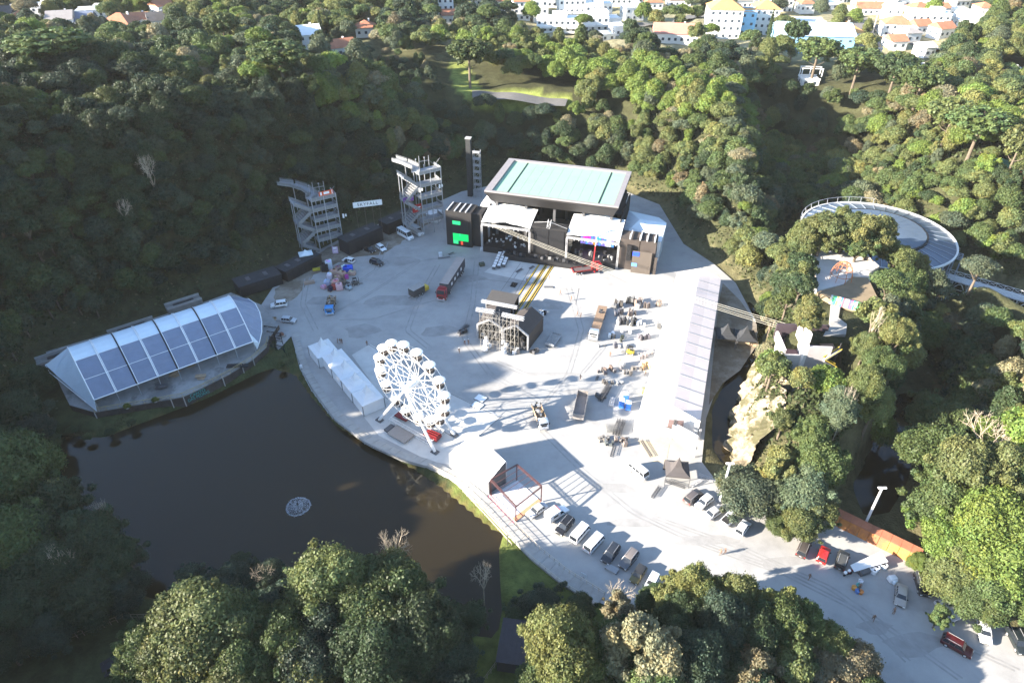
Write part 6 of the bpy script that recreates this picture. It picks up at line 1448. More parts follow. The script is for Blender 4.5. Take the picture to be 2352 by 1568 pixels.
def truck(pos, yaw, label, L_, cab, parts, cat='truck', name='truck', cabw=2.3, cabh=2.4, cabl=1.9, name_cab='cab'):
    t = thing(name, label, cat, pos, yaw)
    c = MB().xprism([(L_ / 2 - cabl, 0.9), (L_ / 2 - cabl, cabh + .55), (L_ / 2 - .35, cabh + .6), (L_ / 2 - .05, cabh * .62 + .5), (L_ / 2, 1.2), (L_ / 2, 0.55), (L_ / 2 - cabl, 0.55)][::-1], -cabw / 2, cabw / 2)
    o = bevelled(c, 'cab', PAINT, t, 0.09, 2); o.color = (*cab, 1)
    mk(t, 'windscreen', GLASS_D, ('slab', (L_ / 2 - .04, -cabw * .43, cabh * .62 + .52), (L_ / 2 - .04, cabw * .43, cabh * .62 + .52), (L_ / 2 - .31, cabw * .41, cabh + .45), (L_ / 2 - .31, -cabw * .41, cabh + .45), 0.04))
    for s in (-1, 1):
        mk(t, 'side_window', GLASS_D, ('box', (L_ / 2 - .85, s * (cabw / 2 + .005), cabh * .85 + .3), (.9, .03, .6)))
        mk(t, 'headlight', LAMPW, ('box', (L_ / 2 + .005, s * (cabw * .36), 1.0), (.06, .4, .22)))
        mk(t, 'mirror', TRIM, ('box', (L_ / 2 - .3, s * (cabw / 2 + .22), cabh * .9), (.12, .18, .5)))
    mk(t, 'grille', TRIM, ('box', (L_ / 2 + .008, 0, 1.45), (.05, cabw * .6, .45))); mk(t, 'bumper', PLATE, ('box', (L_ / 2 + .03, 0, .6), (.14, cabw, .28)))
    mk(t, 'chassis', DGREY, ('box', (-cabl * .3, 0, .75), (L_ - cabl * .7, 1.0, .3)))
    return t
# red semi-trailer truck
a, b = P(1060, 618), P(1012, 694); m_ = (a + b) / 2; Ls = 18.2
sm = truck((m_.x, m_.y, 0.02), ang(a, b), 'articulated truck with red cab and long dark box trailer', Ls, (0.25, 0.010, 0.014), None, cat='truck', name='semi_truck', cabw=2.5, cabh=3.0, cabl=2.3)
tx0, tx1 = -Ls / 2, Ls / 2 - 3.1
mk(sm, 'trailer_roof', mat('dusty_tarpaulin_roof', (0.34, 0.29, 0.26), 0.85, 0.12, 0.6), ('box', ((tx0 + tx1) / 2, 0, 4.05), (tx1 - tx0, 2.56, 0.1)))
mk(sm, 'trailer_side', mat('dark_navy_curtain', (0.035, 0.038, 0.05), 0.6, 0.2, 0.7), ('box', ((tx0 + tx1) / 2, 1.27, 2.6), (tx1 - tx0, .06, 2.75)), ('box', ((tx0 + tx1) / 2, -1.27, 2.6), (tx1 - tx0, .06, 2.75)))
mk(sm, 'trailer_front', DGREY, ('box', (tx1 - .05, 0, 2.65), (.1, 2.48, 2.7))); mk(sm, 'trailer_door', DGREY, ('box', (tx0 + .05, 0, 2.65), (.1, 2.48, 2.7))); mk(sm, 'trailer_floor', DGREY, ('box', ((tx0 + tx1) / 2, 0, 1.15), (tx1 - tx0 - .2, 2.5, .2)))
for f in (.25, .45, .62, .8):
    mk(sm, 'curtain_logo', WHITE, ('box', (tx0 + (tx1 - tx0) * f, 1.31, 2.5), (0.9, .02, 0.9), 0), ('box', (tx0 + (tx1 - tx0) * f, -1.31, 2.5), (0.9, .02, 0.9), 0))
wheels(sm, (Ls / 2 - 1.3, Ls / 2 - 4.6, tx0 + 1.2, tx0 + 2.5, tx0 + 3.8), 2.5, .5)
mk(sm, 'roof_deflector', mat('dark_red_paint', (0.22, 0.01, 0.014), .4), ('box', (Ls / 2 - 1.6, 0, 3.8), (1.2, 2.0, .35), 0, .8))
# small box trailer with generator behind
a, b = P(976, 668), P(946, 684); m_ = (a + b) / 2
t = thing('box_trailer', 'small dark grey box truck body left of the red articulated truck', 'trailer', (m_.x, m_.y, .02), ang(a, b))
mk(t, 'box', mat('dark_olive_grey_paint', (0.055, 0.055, 0.055), .6, .15), ('box', (.5, 0, 1.65), (4.2, 2.3, 2.1))); mk(t, 'lid', mat('dusty_grey_top', (0.30, 0.28, .26), .8), ('box', (.5, 0, 2.76), (4.3, 2.4, .1)))
mk(t, 'yellow_engine', YELLOW, ('box', (-2.5, .2, 1.2), (1.5, 1.6, 1.2))); mk(t, 'drawbar', DGREY, ('bar', (2.6, 0, .5), (3.6, 0, .5), .08)); wheels(t, (-.6, .6), 2.2, .4)
# blue flatbed with timber
a, b = P(765, 686), P(757, 730); m_ = (a + b) / 2
t = truck((m_.x, m_.y, .02), ang(a, b), 'blue flatbed truck loaded with timber and scrap', 7.6, (0.02, 0.22, 0.55), None, cabh=2.0, cabl=1.7)
mk(t, 'bed', mat('brown_bed_boards', (.16, .12, .085), .85), ('box', (-1.1, 0, 1.15), (5.2, 2.3, .14)), ('box', (-1.1, 1.13, 1.5), (5.2, .06, .6)), ('box', (-1.1, -1.13, 1.5), (5.2, .06, .6)))
for i in range(26): mk(t, 'timber_piece', [WOOD, PLY, GREY, DGREY][i % 4], ('box', (rs.uniform(-3.2, 1.1), rs.uniform(-.8, .8), 1.5 + rs.uniform(0, .9)), (rs.uniform(.5, 2.0), .16, .12), rs.uniform(0, 3), 1, rs.uniform(-.5, .5)))
wheels(t, (2.6, -2.0), 2.3, .45)
# white flatbed near the equipment
a, b = P(1384, 712), P(1362, 782); m_ = (a + b) / 2; Lw = (a - b).length + .5
t = truck((m_.x, m_.y, .02), ang(a, b), 'white truck with long plywood flatbed beside the equipment stacks', Lw, (.76, .76, .76), None, cabh=2.1, cabl=2.0)
mk(t, 'bed', mat('sandy_plywood_bed', (.22, .15, .10), .85, .15), ('box', (-1.3, 0, 1.25), (Lw - 3.0, 2.4, .14))); mk(t, 'bed_load', DGREY, *[('box', (-Lw * .28 + rs.uniform(-.8, .8), rs.uniform(-.6, .6), 1.5), (.7, .3, .25), rs.uniform(0, 3)) for _ in range(5)])
wheels(t, (Lw / 2 - 1, -Lw * .2, -Lw * .32), 2.4, .45)
# dump trailer body
a, b = P(1338, 915), P(1327, 970); m_ = (a + b) / 2; Lw = (a - b).length
t = thing('tipper_trailer', 'open grey tipper body standing left of the blue toilets', 'trailer', (m_.x, m_.y, .02), ang(a, b)); DI = mat('scraped_steel_inside', (.28, .25, .23), .7, .2, .6)
mk(t, 'floor', DI, ('box', (0, 0, 1.0), (Lw, 2.4, .12)))
for s in (-1, 1): mk(t, 'side', DI, ('box', (0, s * 1.2, 1.7), (Lw, .08, 1.4)))
mk(t, 'end_gate', DI, ('box', (Lw / 2, 0, 1.7), (.08, 2.4, 1.4))); mk(t, 'end_gate', DI, ('box', (-Lw / 2, 0, 1.7), (.08, 2.4, 1.4))); wheels(t, (-1.8, -.6, 1.8), 2.3, .45)
# loaded white truck
a, b = P(1231, 940), P(1249, 988); m_ = (a + b) / 2; Lw = (a - b).length + .4
t = truck((m_.x, m_.y, .02), ang(a, b), 'small white truck loaded with scaffold parts in the wheel shadow', Lw, (.74, .74, .74), None, cabh=1.9, cabl=1.7, cabw=2.1)
mk(t, 'bed', PLY, ('box', (-1.0, 0, 1.05), (Lw - 2.1, 2.1, .12)), ('box', (-1.0, 1.03, 1.5), (Lw - 2.1, .06, .9)), ('box', (-1.0, -1.03, 1.5), (Lw - 2.1, .06, .9)))
for i in range(14): mk(t, 'load_piece', [DGREY, GREY, WOOD, WHITE][i % 4], ('box', (rs.uniform(-Lw / 2 + .3, .5), rs.uniform(-.7, .7), 1.4 + rs.uniform(0, .8)), (rs.uniform(.4, 1.3), .4, .3), rs.uniform(0, 3)))
wheels(t, (Lw / 2 - .9, -Lw * .25), 2.1, .42)
# red crane truck at the stage
a, b = P(1310, 630), P(1384, 620); m_ = (a + b) / 2; Lw = 9.2
t = truck((m_.x, m_.y, .02), ang(a, b), 'red crane truck with raised boom in front of the right stage bay', Lw, (.28, .015, .015), None, cabh=2.2, cabl=1.8, name='crane_truck')
mk(t, 'bed', mat('dark_steel_bed', (.10, .08, .08), .7, .2), ('box', (-1.6, 0, 1.2), (5.8, 2.4, .14))); mk(t, 'bed_edge', RED, ('box', (-1.6, -1.22, 1.3), (5.8, .08, .4)), ('box', (-1.6, 1.22, 1.3), (5.8, .08, .4)), ('box', (-4.5, 0, 1.3), (.08, 2.4, .4)))
mk(t, 'crane_column', RED, ('box', (1.9, 0, 2.0), (.8, .9, 2.4))); wheels(t, (3.5, -2.0, -3.2), 2.4, .48)
jm = (Matrix.Translation(t.location) @ Matrix.Rotation(t.rotation_euler.z, 4, 'Z')).inverted()
tip = jm @ P(1374, 514, zfor(514, P(1363, 612).y + 1.5)); root_ = Vector((1.9, 0, 3.1)); kn = root_.lerp(tip, .42)
mk(t, 'boom', RED, ('bar', root_, kn, .24, 4)); mk(t, 'boom_extension', mat('cream_boom_paint', (.62, .60, .54), .5), ('bar', kn, tip, .16, 4)); mk(t, 'outrigger', RED, ('box', (1.9, -1.5, .8), (.3, 1.0, .3)), ('box', (1.9, 1.5, .8), (.3, 1.0, .3)))

# ------------------------------------------------------------------ mixing desk island with black tents and scaffold towers
g_ = 'black tents of the mixing desk island'
def gable_tent(fl, fr, back, he, hr, label, m):
    """gabled tent: front eave ends on the ground in the survey picture, depth direction from back point"""
    a, b = P(*fl), P(*fr); rz = ang(a, b); w_ = (b - a).length; bk = P(*back)
    nn = Vector((-math.sin(rz), math.cos(rz), 0)); dp = (bk - b).dot(nn)
    t = thing('gable_tent', label, 'tent', a, rz, g_)
    for s, (x0, z0, x1, z1) in enumerate(((0, he, w_ / 2, hr), (w_ / 2, hr, w_, he))):
        MB().slab((x0, 0, z0), (x1, 0, z1), (x1, dp, z1), (x0, dp, z0), 0.06).build('roof_slope', m, t)
    for x in (0.05, w_ - .05): mk(t, 'side_wall', m, ('box', (x, dp / 2, he / 2), (.06, dp - .1, he - .1)))
    mk(t, 'back_wall', m, ('box', (w_ / 2, dp - .05, he / 2), (w_ - .2, .06, he - .1)))
    mk(t, 'front_frame', ALU, ('lattice', (0, 0, he), (w_ / 2, 0, hr), .32, .04), ('lattice', (w_ / 2, 0, hr), (w_, 0, he), .32, .04), ('lattice', (0.1, 0, 0), (.1, 0, he), .32, .04), ('lattice', (w_ - .1, 0, 0), (w_ - .1, 0, he), .32, .04))
    mk(t, 'riser', BLACK2, ('box', (w_ / 2, dp / 2, .5), (w_ - .5, dp - .6, 1.0)))
    for i in range(7): mk(t, 'equipment_case', [DGREY, BLACK2, GREY][i % 3], ('box', (rs.uniform(.8, w_ - .8), rs.uniform(.4, dp * .4), 1.0 + .5), (.9, .7, 1.0), rs.uniform(0, 3)))
    return t
BT = mat('black_tent_fabric', (0.045, 0.038, 0.036), .75, .15, .5)
gable_tent((1097, 777), (1154, 786), (1168, 742), 4.4, 6.4, 'left black gable tent of the mixing island behind the scaffold', BT)
gable_tent((1157, 790), (1213, 806), (1240, 758), 4.6, 6.8, 'right black gable tent of the mixing island with open front', BT)
a, b = P(1116, 726), P(1179, 738); rz = ang(a, b); w_ = (b - a).length
t = thing('covered_platform', 'black flat-roofed platform behind the two gable tents', 'platform', a, rz)
mk(t, 'roof', mat('grey_black_roof_sheet', (.055, .052, .05), .8, .15), ('slab', (0, 0, 5.0), (w_, 0, 5.0), (w_, 5.0, 5.5), (0, 5.0, 5.5), .12)); mk(t, 'deck', BLACK2, ('box', (w_ / 2, 2.5, 2.0), (w_, 5, .2)))
for x in (.1, w_ / 2, w_ - .1):
    for y in (.1, 4.9): mk(t, 'post', ALU, ('box', (x, y, 2.45), (.12, .12, 4.9)))
for y in (.12, 4.88): mk(t, 'side_scrim', SCRIM, ('box', (w_ / 2, y, 2.4), (w_ - .2, .06, 4.4)))
# scaffold towers with white ballast bags
SCAF = mat('worn_scaffold_tube', (.33, .31, .28), .5, .2, metal=.3)
def scaffold(base_pts, h, label, tilt=(0, 0)):
    ps = [P(*q) for q in base_pts]; o = ps[0]
    t = thing('scaffold_tower', label, 'scaffold', o, ang(ps[0], ps[1]), 'scaffold towers of the mixing island')
    w_ = (ps[1] - ps[0]).length; d_2 = 2.6
    for i in range(5):
        for j in range(2):
            mk(t, 'standard', SCAF, ('bar', (w_ * i / 4, d_2 * j, 0), (w_ * i / 4, d_2 * j, h), .045))
    for k in range(1, int(h / 2) + 1):
        for j in range(2): mk(t, 'ledger', SCAF, ('bar', (0, d_2 * j, 2 * k), (w_, d_2 * j, 2 * k), .045))
        for i in range(5): mk(t, 'transom', SCAF, ('bar', (w_ * i / 4, 0, 2 * k), (w_ * i / 4, d_2, 2 * k), .04))
        mk(t, 'brace', SCAF, ('bar', (w_ * ((k) % 4) / 4, 0, 2 * k - 2), (w_ * ((k) % 4 + 1) / 4, 0, 2 * k), .04), ('bar', (w_ * ((k + 2) % 4 + 1) / 4, d_2, 2 * k - 2), (w_ * ((k + 2) % 4) / 4, d_2, 2 * k), .04))
    return t, w_
sc1, w_ = scaffold(((1104, 800), (1142, 806)), 11.0, 'left tall steel scaffold tower in front of the black gable tents')
mk(sc1, 'head_truss', ALU, ('lattice', (-1.2, 1.2, 11.0), (w_ * .8, 1.2, 11.0), .7, .06))
sc2_, w_ = scaffold(((1147, 808), (1182, 816)), 10.6, 'right tall steel scaffold tower in front of the black gable tents')
mk(sc2_, 'head_truss', ALU, ('lattice', (w_ * .1, 1.2, 10.8), (w_ + 2.0, 1.2, 10.8), .7, .06))
p = P(1125, 770); t = thing('truss_bridge', 'white truss beam spanning between the two scaffold towers', 'truss', (p.x, p.y, 10.3), ang(P(1104, 800), P(1182, 816)))
mk(t, 'beam', ALU, ('lattice', (-2, 0, 0), (7.5, 0, 0), .6, .05))
for i, (u, v, n) in enumerate(((1121, 800, 7), (1161, 808, 7))):
    for k in range(n):
        p = P(u + rs.uniform(-6, 8) - k * 1.0, v - 16 + k * 4.0)
        o = thing('ballast_bag', f'white ballast bag in the {"left" if i == 0 else "right"} heap under the scaffold', 'bag', (p.x, p.y, .0 if k % 2 else .55), rs.uniform(0, 3), 'white ballast bags under the scaffold')
        bevelled(MB().box((0, 0, .48), (1.05, 1.0, .95), 0, .9), 'sack', PVC, o, .16, 2); mk(o, 'loop', WHITE, ('bar', (-.3, 0, .92), (0, 0, 1.2), .05), ('bar', (.3, 0, .92), (0, 0, 1.2), .05))
# yellow cable ramps from the stage to the island
CR = mat('black_rubber_cable_ramp', (.03, .03, .03), .8)
for i, (u0, v0, u1, v1, lb) in enumerate(((1180, 694, 1238, 608, 'left single yellow and black cable ramp across the yard'), (1181, 722, 1254, 610, 'middle double yellow and black cable ramp across the yard'), (1200, 718, 1268, 612, 'right double yellow and black cable ramp across the yard'))):
    a, b = P(u0, v0), P(u1, v1); w_ = (b - a).length; t = thing('cable_ramp', lb, 'cable ramp', (a.x, a.y, .03), ang(a, b), 'cable ramps between stage and mixing island')
    n = int(w_ / 1.0); hw = .28 if i == 0 else .5
    for k in range(n):
        x = w_ * (k + .5) / n
        o = mk(t, 'ramp_segment', CR, ('xprism', [(x - w_ / n * .48, 0), (x + w_ / n * .48, 0), (x + w_ / n * .48, .06), (x - w_ / n * .48, .06)][::-1], -hw, hw))
        for s in ((0,) if i == 0 else (-.32, .32)): mk(o, 'yellow_lid', YELLOW, ('box', (x, s, .085), (w_ / n * .94, .17 if i else .3, .05)))
# ------------------------------------------------------------------ people
def make_body(seed, stride, arm, lean=0.0):
    """one continuous figure grown over a skeleton; arms with separate fingers"""
    V = []; E_ = []; Rd = []
    def v(p, r, par=None):
        V.append(p); Rd.append(r)
        if par is not None: E_.append((par, len(V) - 1))
        return len(V) - 1
    pel = v((0, 0, .95), .125); w = v((lean * .12, 0, 1.12), .115, pel); ch = v((lean * .25, 0, 1.33), .135, w); nk = v((lean * .32, 0, 1.50), .055, ch); hd = v((lean * .36 + .01, 0, 1.60), .085, nk); v((lean * .38 + .015, 0, 1.70), .075, hd)
    for s in (-1, 1):
        st_ = stride * s
        h = v((0, s * .09, .90), .10, pel); k = v((st_ * .20 + .03, s * .10, .50), .062, h); a = v((st_ * .34 - .03, s * .10, .09), .043, k); v((st_ * .34 + .12, s * .11, .045), .040, a)
        sh = v((lean * .27, s * .19, 1.40), .062, ch); am = arm * s
        el = v((lean * .25 - am * .12, s * .25, 1.13), .042, sh); wr_ = v((lean * .25 - am * .22 + .08, s * .26, .90), .028, el); pa = v((lean * .25 - am * .24 + .10, s * .26, .83), .030, wr_)
        for q in range(4): f1 = v((lean * .25 - am * .25 + .085 + q * .016, s * .265, .775), .009, pa); v((lean * .25 - am * .25 + .08 + q * .016, s * .255, .735 + .008 * abs(q - 1.5)), .008, f1)
        v((lean * .25 - am * .24 + .14, s * .235, .80), .010, pa)
    me = bpy.data.meshes.new('figure'); me.from_pydata(V, E_, [])
    o = bpy.data.objects.new('figure', me); COL.objects.link(o)
    sk = o.modifiers.new('skin', 'SKIN'); sd = o.modifiers.new('sub', 'SUBSURF'); sd.levels = 1
    for i, d in enumerate(me.skin_vertices[0].data): d.radius = (Rd[i], Rd[i])
    me.skin_vertices[0].data[0].use_root = True
    dg = bpy.context.evaluated_depsgraph_get()
    out = bpy.data.meshes.new_from_object(o.evaluated_get(dg)); bpy.data.objects.remove(o)
    mi = []
    for p in out.polygons:
        c = p.center
        r_arm = abs(c.y) > .215
        if c.z > 1.515: m_ = 3 if c.z > 1.66 or c.x < lean * .36 - .02 else 0
        elif c.z < .10: m_ = 3
        elif r_arm and c.z < 1.0: m_ = 0
        elif c.z < .98: m_ = 2
        else: m_ = 1
        mi.append(m_)
    out.polygons.foreach_set('material_index', mi); out.polygons.foreach_set('use_smooth', [True] * len(mi))
    return out
BODIES = [make_body(0, .0, .0), make_body(1, .8, .8), make_body(2, -.6, -.6, .3), make_body(3, .15, .4, .8)]
SKIN = mat('skin', (.22, .13, .09), .6, .05); HAIR = mat('dark_hair_and_shoes', (.018, .015, .013), .7, .1)
CL = {'black': (.015, .015, .017), 'navy': (.02, .028, .06), 'white': (.5, .5, .5), 'grey': (.05, .05, .055), 'blue': (.06, .12, .30), 'orange': (.30, .09, .02), 'red': (.38, .03, .03), 'beige': (.16, .13, .10), 'green': (.05, .12, .05)}
def person(u, v, pose, yaw, top, legs, label, helmet=False, skin_back=False, z=0.03):
    p = P(u, v, z); me = BODIES[pose].copy()
    me.materials.clear()
    for m_ in (SKIN, mat('shirt_' + top, CL[top], .85, .1, 4), mat('trousers_' + legs, CL[legs], .85, .1, 4), HAIR): me.materials.append(m_)
    t = thing('person', label, 'person', p, yaw, 'people in the yard')
    link('body', me, None, t)
    hx = {0: .02, 1: .02, 2: .13, 3: .31}[pose]
    if helmet: mk(t, 'helmet', WHITE, ('dome', (hx, 0, 1.66), .135, .13, 10, 4))
    mk(t, 'face', SKIN, ('box', (hx + .09, 0, 1.60), (.03, .03, .04)), ('box', (hx + .075, .09 - .0, 1.60), (.02, .02, .04)), ('box', (hx + .075, -.09, 1.60), (.02, .02, .04)))
    return t
for a in ((843.6, 794, 0, 2.0, 'black', 'navy', 'person in dark clothes standing left in the group behind the white tents'), (782, 789, 1, 1.0, 'black', 'black', 'person in black in the group behind the white tents'), (786, 789, 0, -2, 'black', 'navy', 'person in black at the right of the group behind the white tents'), (776, 789, 2, 0, 'navy', 'black', 'person bending slightly in the group behind the white tents'),
          (1068, 792, 1, 2.2, 'black', 'black', 'person in black with white helmet left of the scaffold, left of two', True), (1076, 791, 0, 1.0, 'black', 'black', 'person in black with white helmet left of the scaffold, right of two', True), (1055, 811, 1, 1.4, 'navy', 'navy', 'person in navy with white helmet walking alone left of the scaffold', True), (1057, 773, 2, .3, 'orange', 'black', 'person in orange bending over the dark trolley'),
          (1262, 642, 0, 1.2, 'black', 'black', 'person in black standing right of the cable ramps'), (1210, 650, 1, 1.6, 'navy', 'black', 'person in navy standing among the cable ramps'), (1287, 677, 1, 3.0, 'black', 'grey', 'person in black at the edge of the shade'), (1312, 690, 1, .4, 'white', 'white', 'person all in white walking in the sun'), (1326, 726, 1, 2.8, 'grey', 'black', 'left of two people with long shadows by the white flatbed'), (1334, 729, 0, 2.8, 'grey', 'grey', 'right of two people with long shadows by the white flatbed'),
          (1333, 872, 1, .5, 'grey', 'navy', 'person alone in the middle of the sunny yard'), (1401, 819, 0, 1.0, 'grey', 'beige', 'person standing left of the white sheet among the stacks'), (1423, 837, 2, .2, 'white', 'grey', 'person bending beside a white sheet'), (1482, 862, 1, .2, 'red', 'beige', 'person at the long white tent wall'),
          (1654, 1273, 1, 3.3, 'black', 'black', 'person in black walking, left of a pair in the lower lane'), (1664, 1271, 1, 3.3, 'white', 'black', 'person in white shirt and black trousers, right of a pair in the lower lane'), (1857, 1330, 1, .5, 'beige', 'white', 'person in light clothes with a long shadow by the bottom trees'), (2004, 1424, 1, 4.2, 'black', 'navy', 'person in dark clothes walking in the lower right lane'), (2051, 1410, 3, 1.5, 'black', 'red', 'person leaning towards the grey-beige sedan'), (1972, 1352, 0, 4.0, 'red', 'navy', 'person standing by the colourful buckets'), (1572, 1082, 2, 1.0, 'black', 'black', 'person in black under the dark grey tent edge')):
    person(*a[:7], *(a[7:] or ()))

# ------------------------------------------------------------------ piles, cases, trusses and barriers
def crate(u, v, d, col, label, group, name='crate', cat='crate', rz=0, z=0.03, lid=None, m=None, n=0):
    p = P(u, v, z); t = thing(name, label, cat, p, rz, group)
    m = m or OBJC
    b = bevelled(MB().box((0, 0, d[2] / 2), d), 'box', m, t, min(d) * .06, 1, False); b.color = (*col, 1)
    if lid: mk(t, 'lid', lid, ('box', (0, 0, d[2] + .03), (d[0] * 1.02, d[1] * 1.02, .06)))
    for k in range(n): mk(t, 'slat', m, ('box', (0, -d[1] / 2 - .02, d[2] * (k + .5) / n), (d[0], .03, d[2] / n * .6))).color = (*[c * .8 for c in col], 1)
    return t
gp = 'goods in the pallet pile by the left tower'
PILE = [(748, 622, 1.9, 1.8, 2.4, (.015, .015, .017), 'tall black wrapped stack at the left of the pallet pile'), (757, 618, 2.0, 1.8, 2.8, (.45, .50, .58), 'pale blue wrapped stack at the back of the pallet pile'), (768, 633, 2.2, 1.6, 1.9, (.36, .24, .19), 'light brown cardboard stack in the middle of the pallet pile'), (778, 622, 1.6, 1.5, 1.4, (.30, .20, .15), 'brown cardboard stack at the back of the pallet pile'),
        (786, 636, 2.4, 1.7, 1.8, (.40, .27, .21), 'wide tan cardboard stack right of the middle'), (800, 622, 2.8, 2.0, 1.6, (.03, .09, .55), 'bright blue tarpaulin bundle on the pallet pile'), (809, 630, 2.0, 1.4, 1.1, (.44, .30, .25), 'low tan carton stack at the right end of the pallet pile'), (797, 640, 1.0, .9, 1.3, (.38, .05, .30), 'magenta wrapped bundle on the pallet pile'),
        (790, 621, 1.2, 1.1, 1.5, (.60, .58, .64), 'white bag stack beside the blue tarpaulin'), (758, 640, 1.4, 1.3, 1.6, (.62, .55, .62), 'pinkish white pallet left in the pile'), (752, 654, 1.7, 1.5, 1.4, (.38, .42, .56), 'striped blue-white goods at the left front of the pile'), (744, 662, 1.5, 1.1, .9, (.52, .28, .38), 'small pink goods at the far left of the pile'),
        (772, 657, 2.0, 1.6, 1.9, (.50, .31, .25), 'orange-brown brick-like carton stack at the front'), (780, 664, 1.9, 1.7, 1.8, (.58, .36, .38), 'salmon wrapped pallet at the very front of the pile'), (768, 664, 1.3, 1.1, 1.5, (.42, .07, .06), 'red crates at the front of the pile'), (759, 668, 1.2, 1.1, 1.5, (.02, .02, .05), 'dark navy crate at the left front of the pile'),
        (785, 612, 1.6, .8, 1.0, (.30, .28, .27), 'grey bin behind the pallet pile'), (790, 652, 1.3, 1.2, 1.2, (.14, .12, .10), 'dark brown box right of the front pallets'), (776, 645, 1.4, 1.2, 1.5, (.33, .23, .18), 'brown carton between the pallet rows')]
for u, v, a, b, c, col, lb in PILE:
    t = crate(u, v, (a, b, c), col, lb, gp, 'goods_stack', 'pallet', rs.uniform(-.6, .6), n=0)
    for q in range(3):
        o = mk(t, 'carton', OBJC, ('box', (rs.uniform(-a * .25, a * .25), rs.uniform(-b * .25, b * .25), c + .12), (a * .4, b * .38, .3), rs.uniform(-.3, .3))); o.color = (*[min(.8, x * rs.uniform(.7, 1.5) + .02) for x in col], 1)
    mk(t, 'pallet_base', WOOD, ('box', (0, 0, .06), (a * 1.05, b * 1.05, .12)))
def forklift(u, v, yaw, label, col):
    p = P(u, v); t = thing('forklift', label, 'forklift', p, yaw)
    b = bevelled(MB().box((-.2, 0, .75), (2.0, 1.15, .9), 0, .9), 'body', PAINT, t, .08, 1); b.color = (*col, 1)
    mk(t, 'cage', TRIM, *[('bar', (x, y, 1.1), (x * .8, y * .9, 2.2), .05) for x in (-.7, .5) for y in (-.5, .5)], ('box', (-.1, 0, 2.22), (1.2, 1.0, .08)))
    mk(t, 'mast', DGREY, ('bar', (1.0, -.35, .1), (1.0, -.35, 2.4), .07), ('bar', (1.0, .35, .1), (1.0, .35, 2.4), .07)); mk(t, 'fork', DGREY, ('box', (1.55, -.3, .15), (1.1, .14, .06)), ('box', (1.55, .3, .15), (1.1, .14, .06)))
    mk(t, 'seat', BLACK2, ('box', (-.3, 0, 1.3), (.5, .5, .25))); wheels(t, (.65, -.8), 1.2, .32)
forklift(800, 664, 2.6, 'pale grey-blue forklift right of the front pallets', (.32, .38, .42)); forklift(1446, 812, 2.8, 'yellow and black forklift among the stacks', (.36, .28, .03)); forklift(817, 654, .4, 'small dark forklift at the right of the pallet pile', (.06, .06, .06))
crate(727, 620, (2.2, 1.2, .5), (.50, .40, .04), 'flat yellow skip on the dirt left of the pallet pile', gp, 'yellow_skip', 'skip', .3); crate(711, 651, (3.0, 1.1, .8), (.30, .22, .17), 'narrow brown bench cart with dark end on the dirt', gp, 'bench_cart', 'cart', .35)
p = P(783, 581); t = thing('picture_board', 'pale picture board leaning at the tower foot, right one', 'board', P(797, 574), .2); mk(t, 'board', mat('pale_board', (.42, .48, .52), .7), ('box', (0, 0, 1.3), (2.6, .12, 2.4), 0, 1, 0)); mk(t, 'strut', WOOD, ('bar', (-.8, .9, 0), (-.8, .1, 1.6), .06), ('bar', (.8, .9, 0), (.8, .1, 1.6), .06))
t = thing('picture_board', 'pink and white lettered board at the tower foot, left one', 'board', P(771, 582), .15); mk(t, 'board', mat('pink_board', (.55, .40, .55), .7), ('box', (0, 0, 1.2), (1.7, .12, 2.3))); mk(t, 'emblem', WHITE, ('box', (0, -.08, 1.9), (1.0, .04, .5)), ('box', (0, -.08, .8), (.9, .04, .25))); mk(t, 'strut', WOOD, ('bar', (0, .9, 0), (0, .1, 1.5), .06))
# rows of flight cases with white tops near the stage
gq = 'flight cases lined up left of the cable ramps'
a, b, c_ = P(1135, 618), P(1148, 588), P(1160, 612); du = (b - a) / 5; dvv = (c_ - a) / 2.2
n_ = 0
for j in range(3):
    for i in range(6 - (j == 2)):
        q = a + du * i + dvv * j * 1.0
        t = thing('flight_case', f"white-topped flight case, {['front', 'second', 'third', 'fourth', 'fifth', 'rear'][i]} in the {['left', 'middle', 'right'][j]} row", 'flight case', (q.x, q.y, .03), ang(a, b), gq)
        mk(t, 'box', DGREY, ('box', (0, 0, .62), (1.15, .95, .9))); mk(t, 'lid', WHITE, ('box', (0, 0, 1.13), (1.2, 1.0, .1))); mk(t, 'edge', ALU, ('box', (0, -.49, .62), (1.15, .03, .08)), ('box', (.58, 0, .62), (.03, .95, .08)))
        for x in (-.4, .4):
            for y in (-.35, .35): mk(t, 'castor', RUBBER, ('cyl', (x, y, .09), .09, .06, 8, None, 'Y'))
crate(1107, 610, (1.6, 1.2, 1.0), (.07, .075, .05), 'dark olive bundle left of the flight cases', None, 'bundle', 'bundle', .4); crate(1012, 588, (1.1, 1.1, 1.2), (.55, .58, .62), 'white container alone in the shaded yard', None, 'white_container', 'container', .2); crate(1107, 575, (.9, .9, 1.1), (.6, .62, .66), 'white tub in front of the stage left of the centre', None, 'white_container', 'container', .2)
for u, v, ln, lb in ((1020, 593, 3.6, 'dark flat steel ramp lying in the shaded yard'), (1037, 583, 2.0, 'short dark ramp standing behind the flat ramp'), (1193, 622, 2.6, 'grey beam lying left of the cable ramps'), (1222, 615, 2.0, 'dark grid cart left of the cable ramps'), (1260, 660, 2.6, 'dark grid rack right of the cable ramps')):
    t = thing('steel_ramp', lb, 'ramp', P(u, v, .03), rs.uniform(-.4, 1.0), 'loose steel pieces near the stage'); mk(t, 'plate', DGREY, ('box', (0, 0, .12), (ln, .9, .1))); mk(t, 'side_bar', STEEL, ('box', (0, .48, .16), (ln, .06, .2)), ('box', (0, -.48, .16), (ln, .06, .2)))
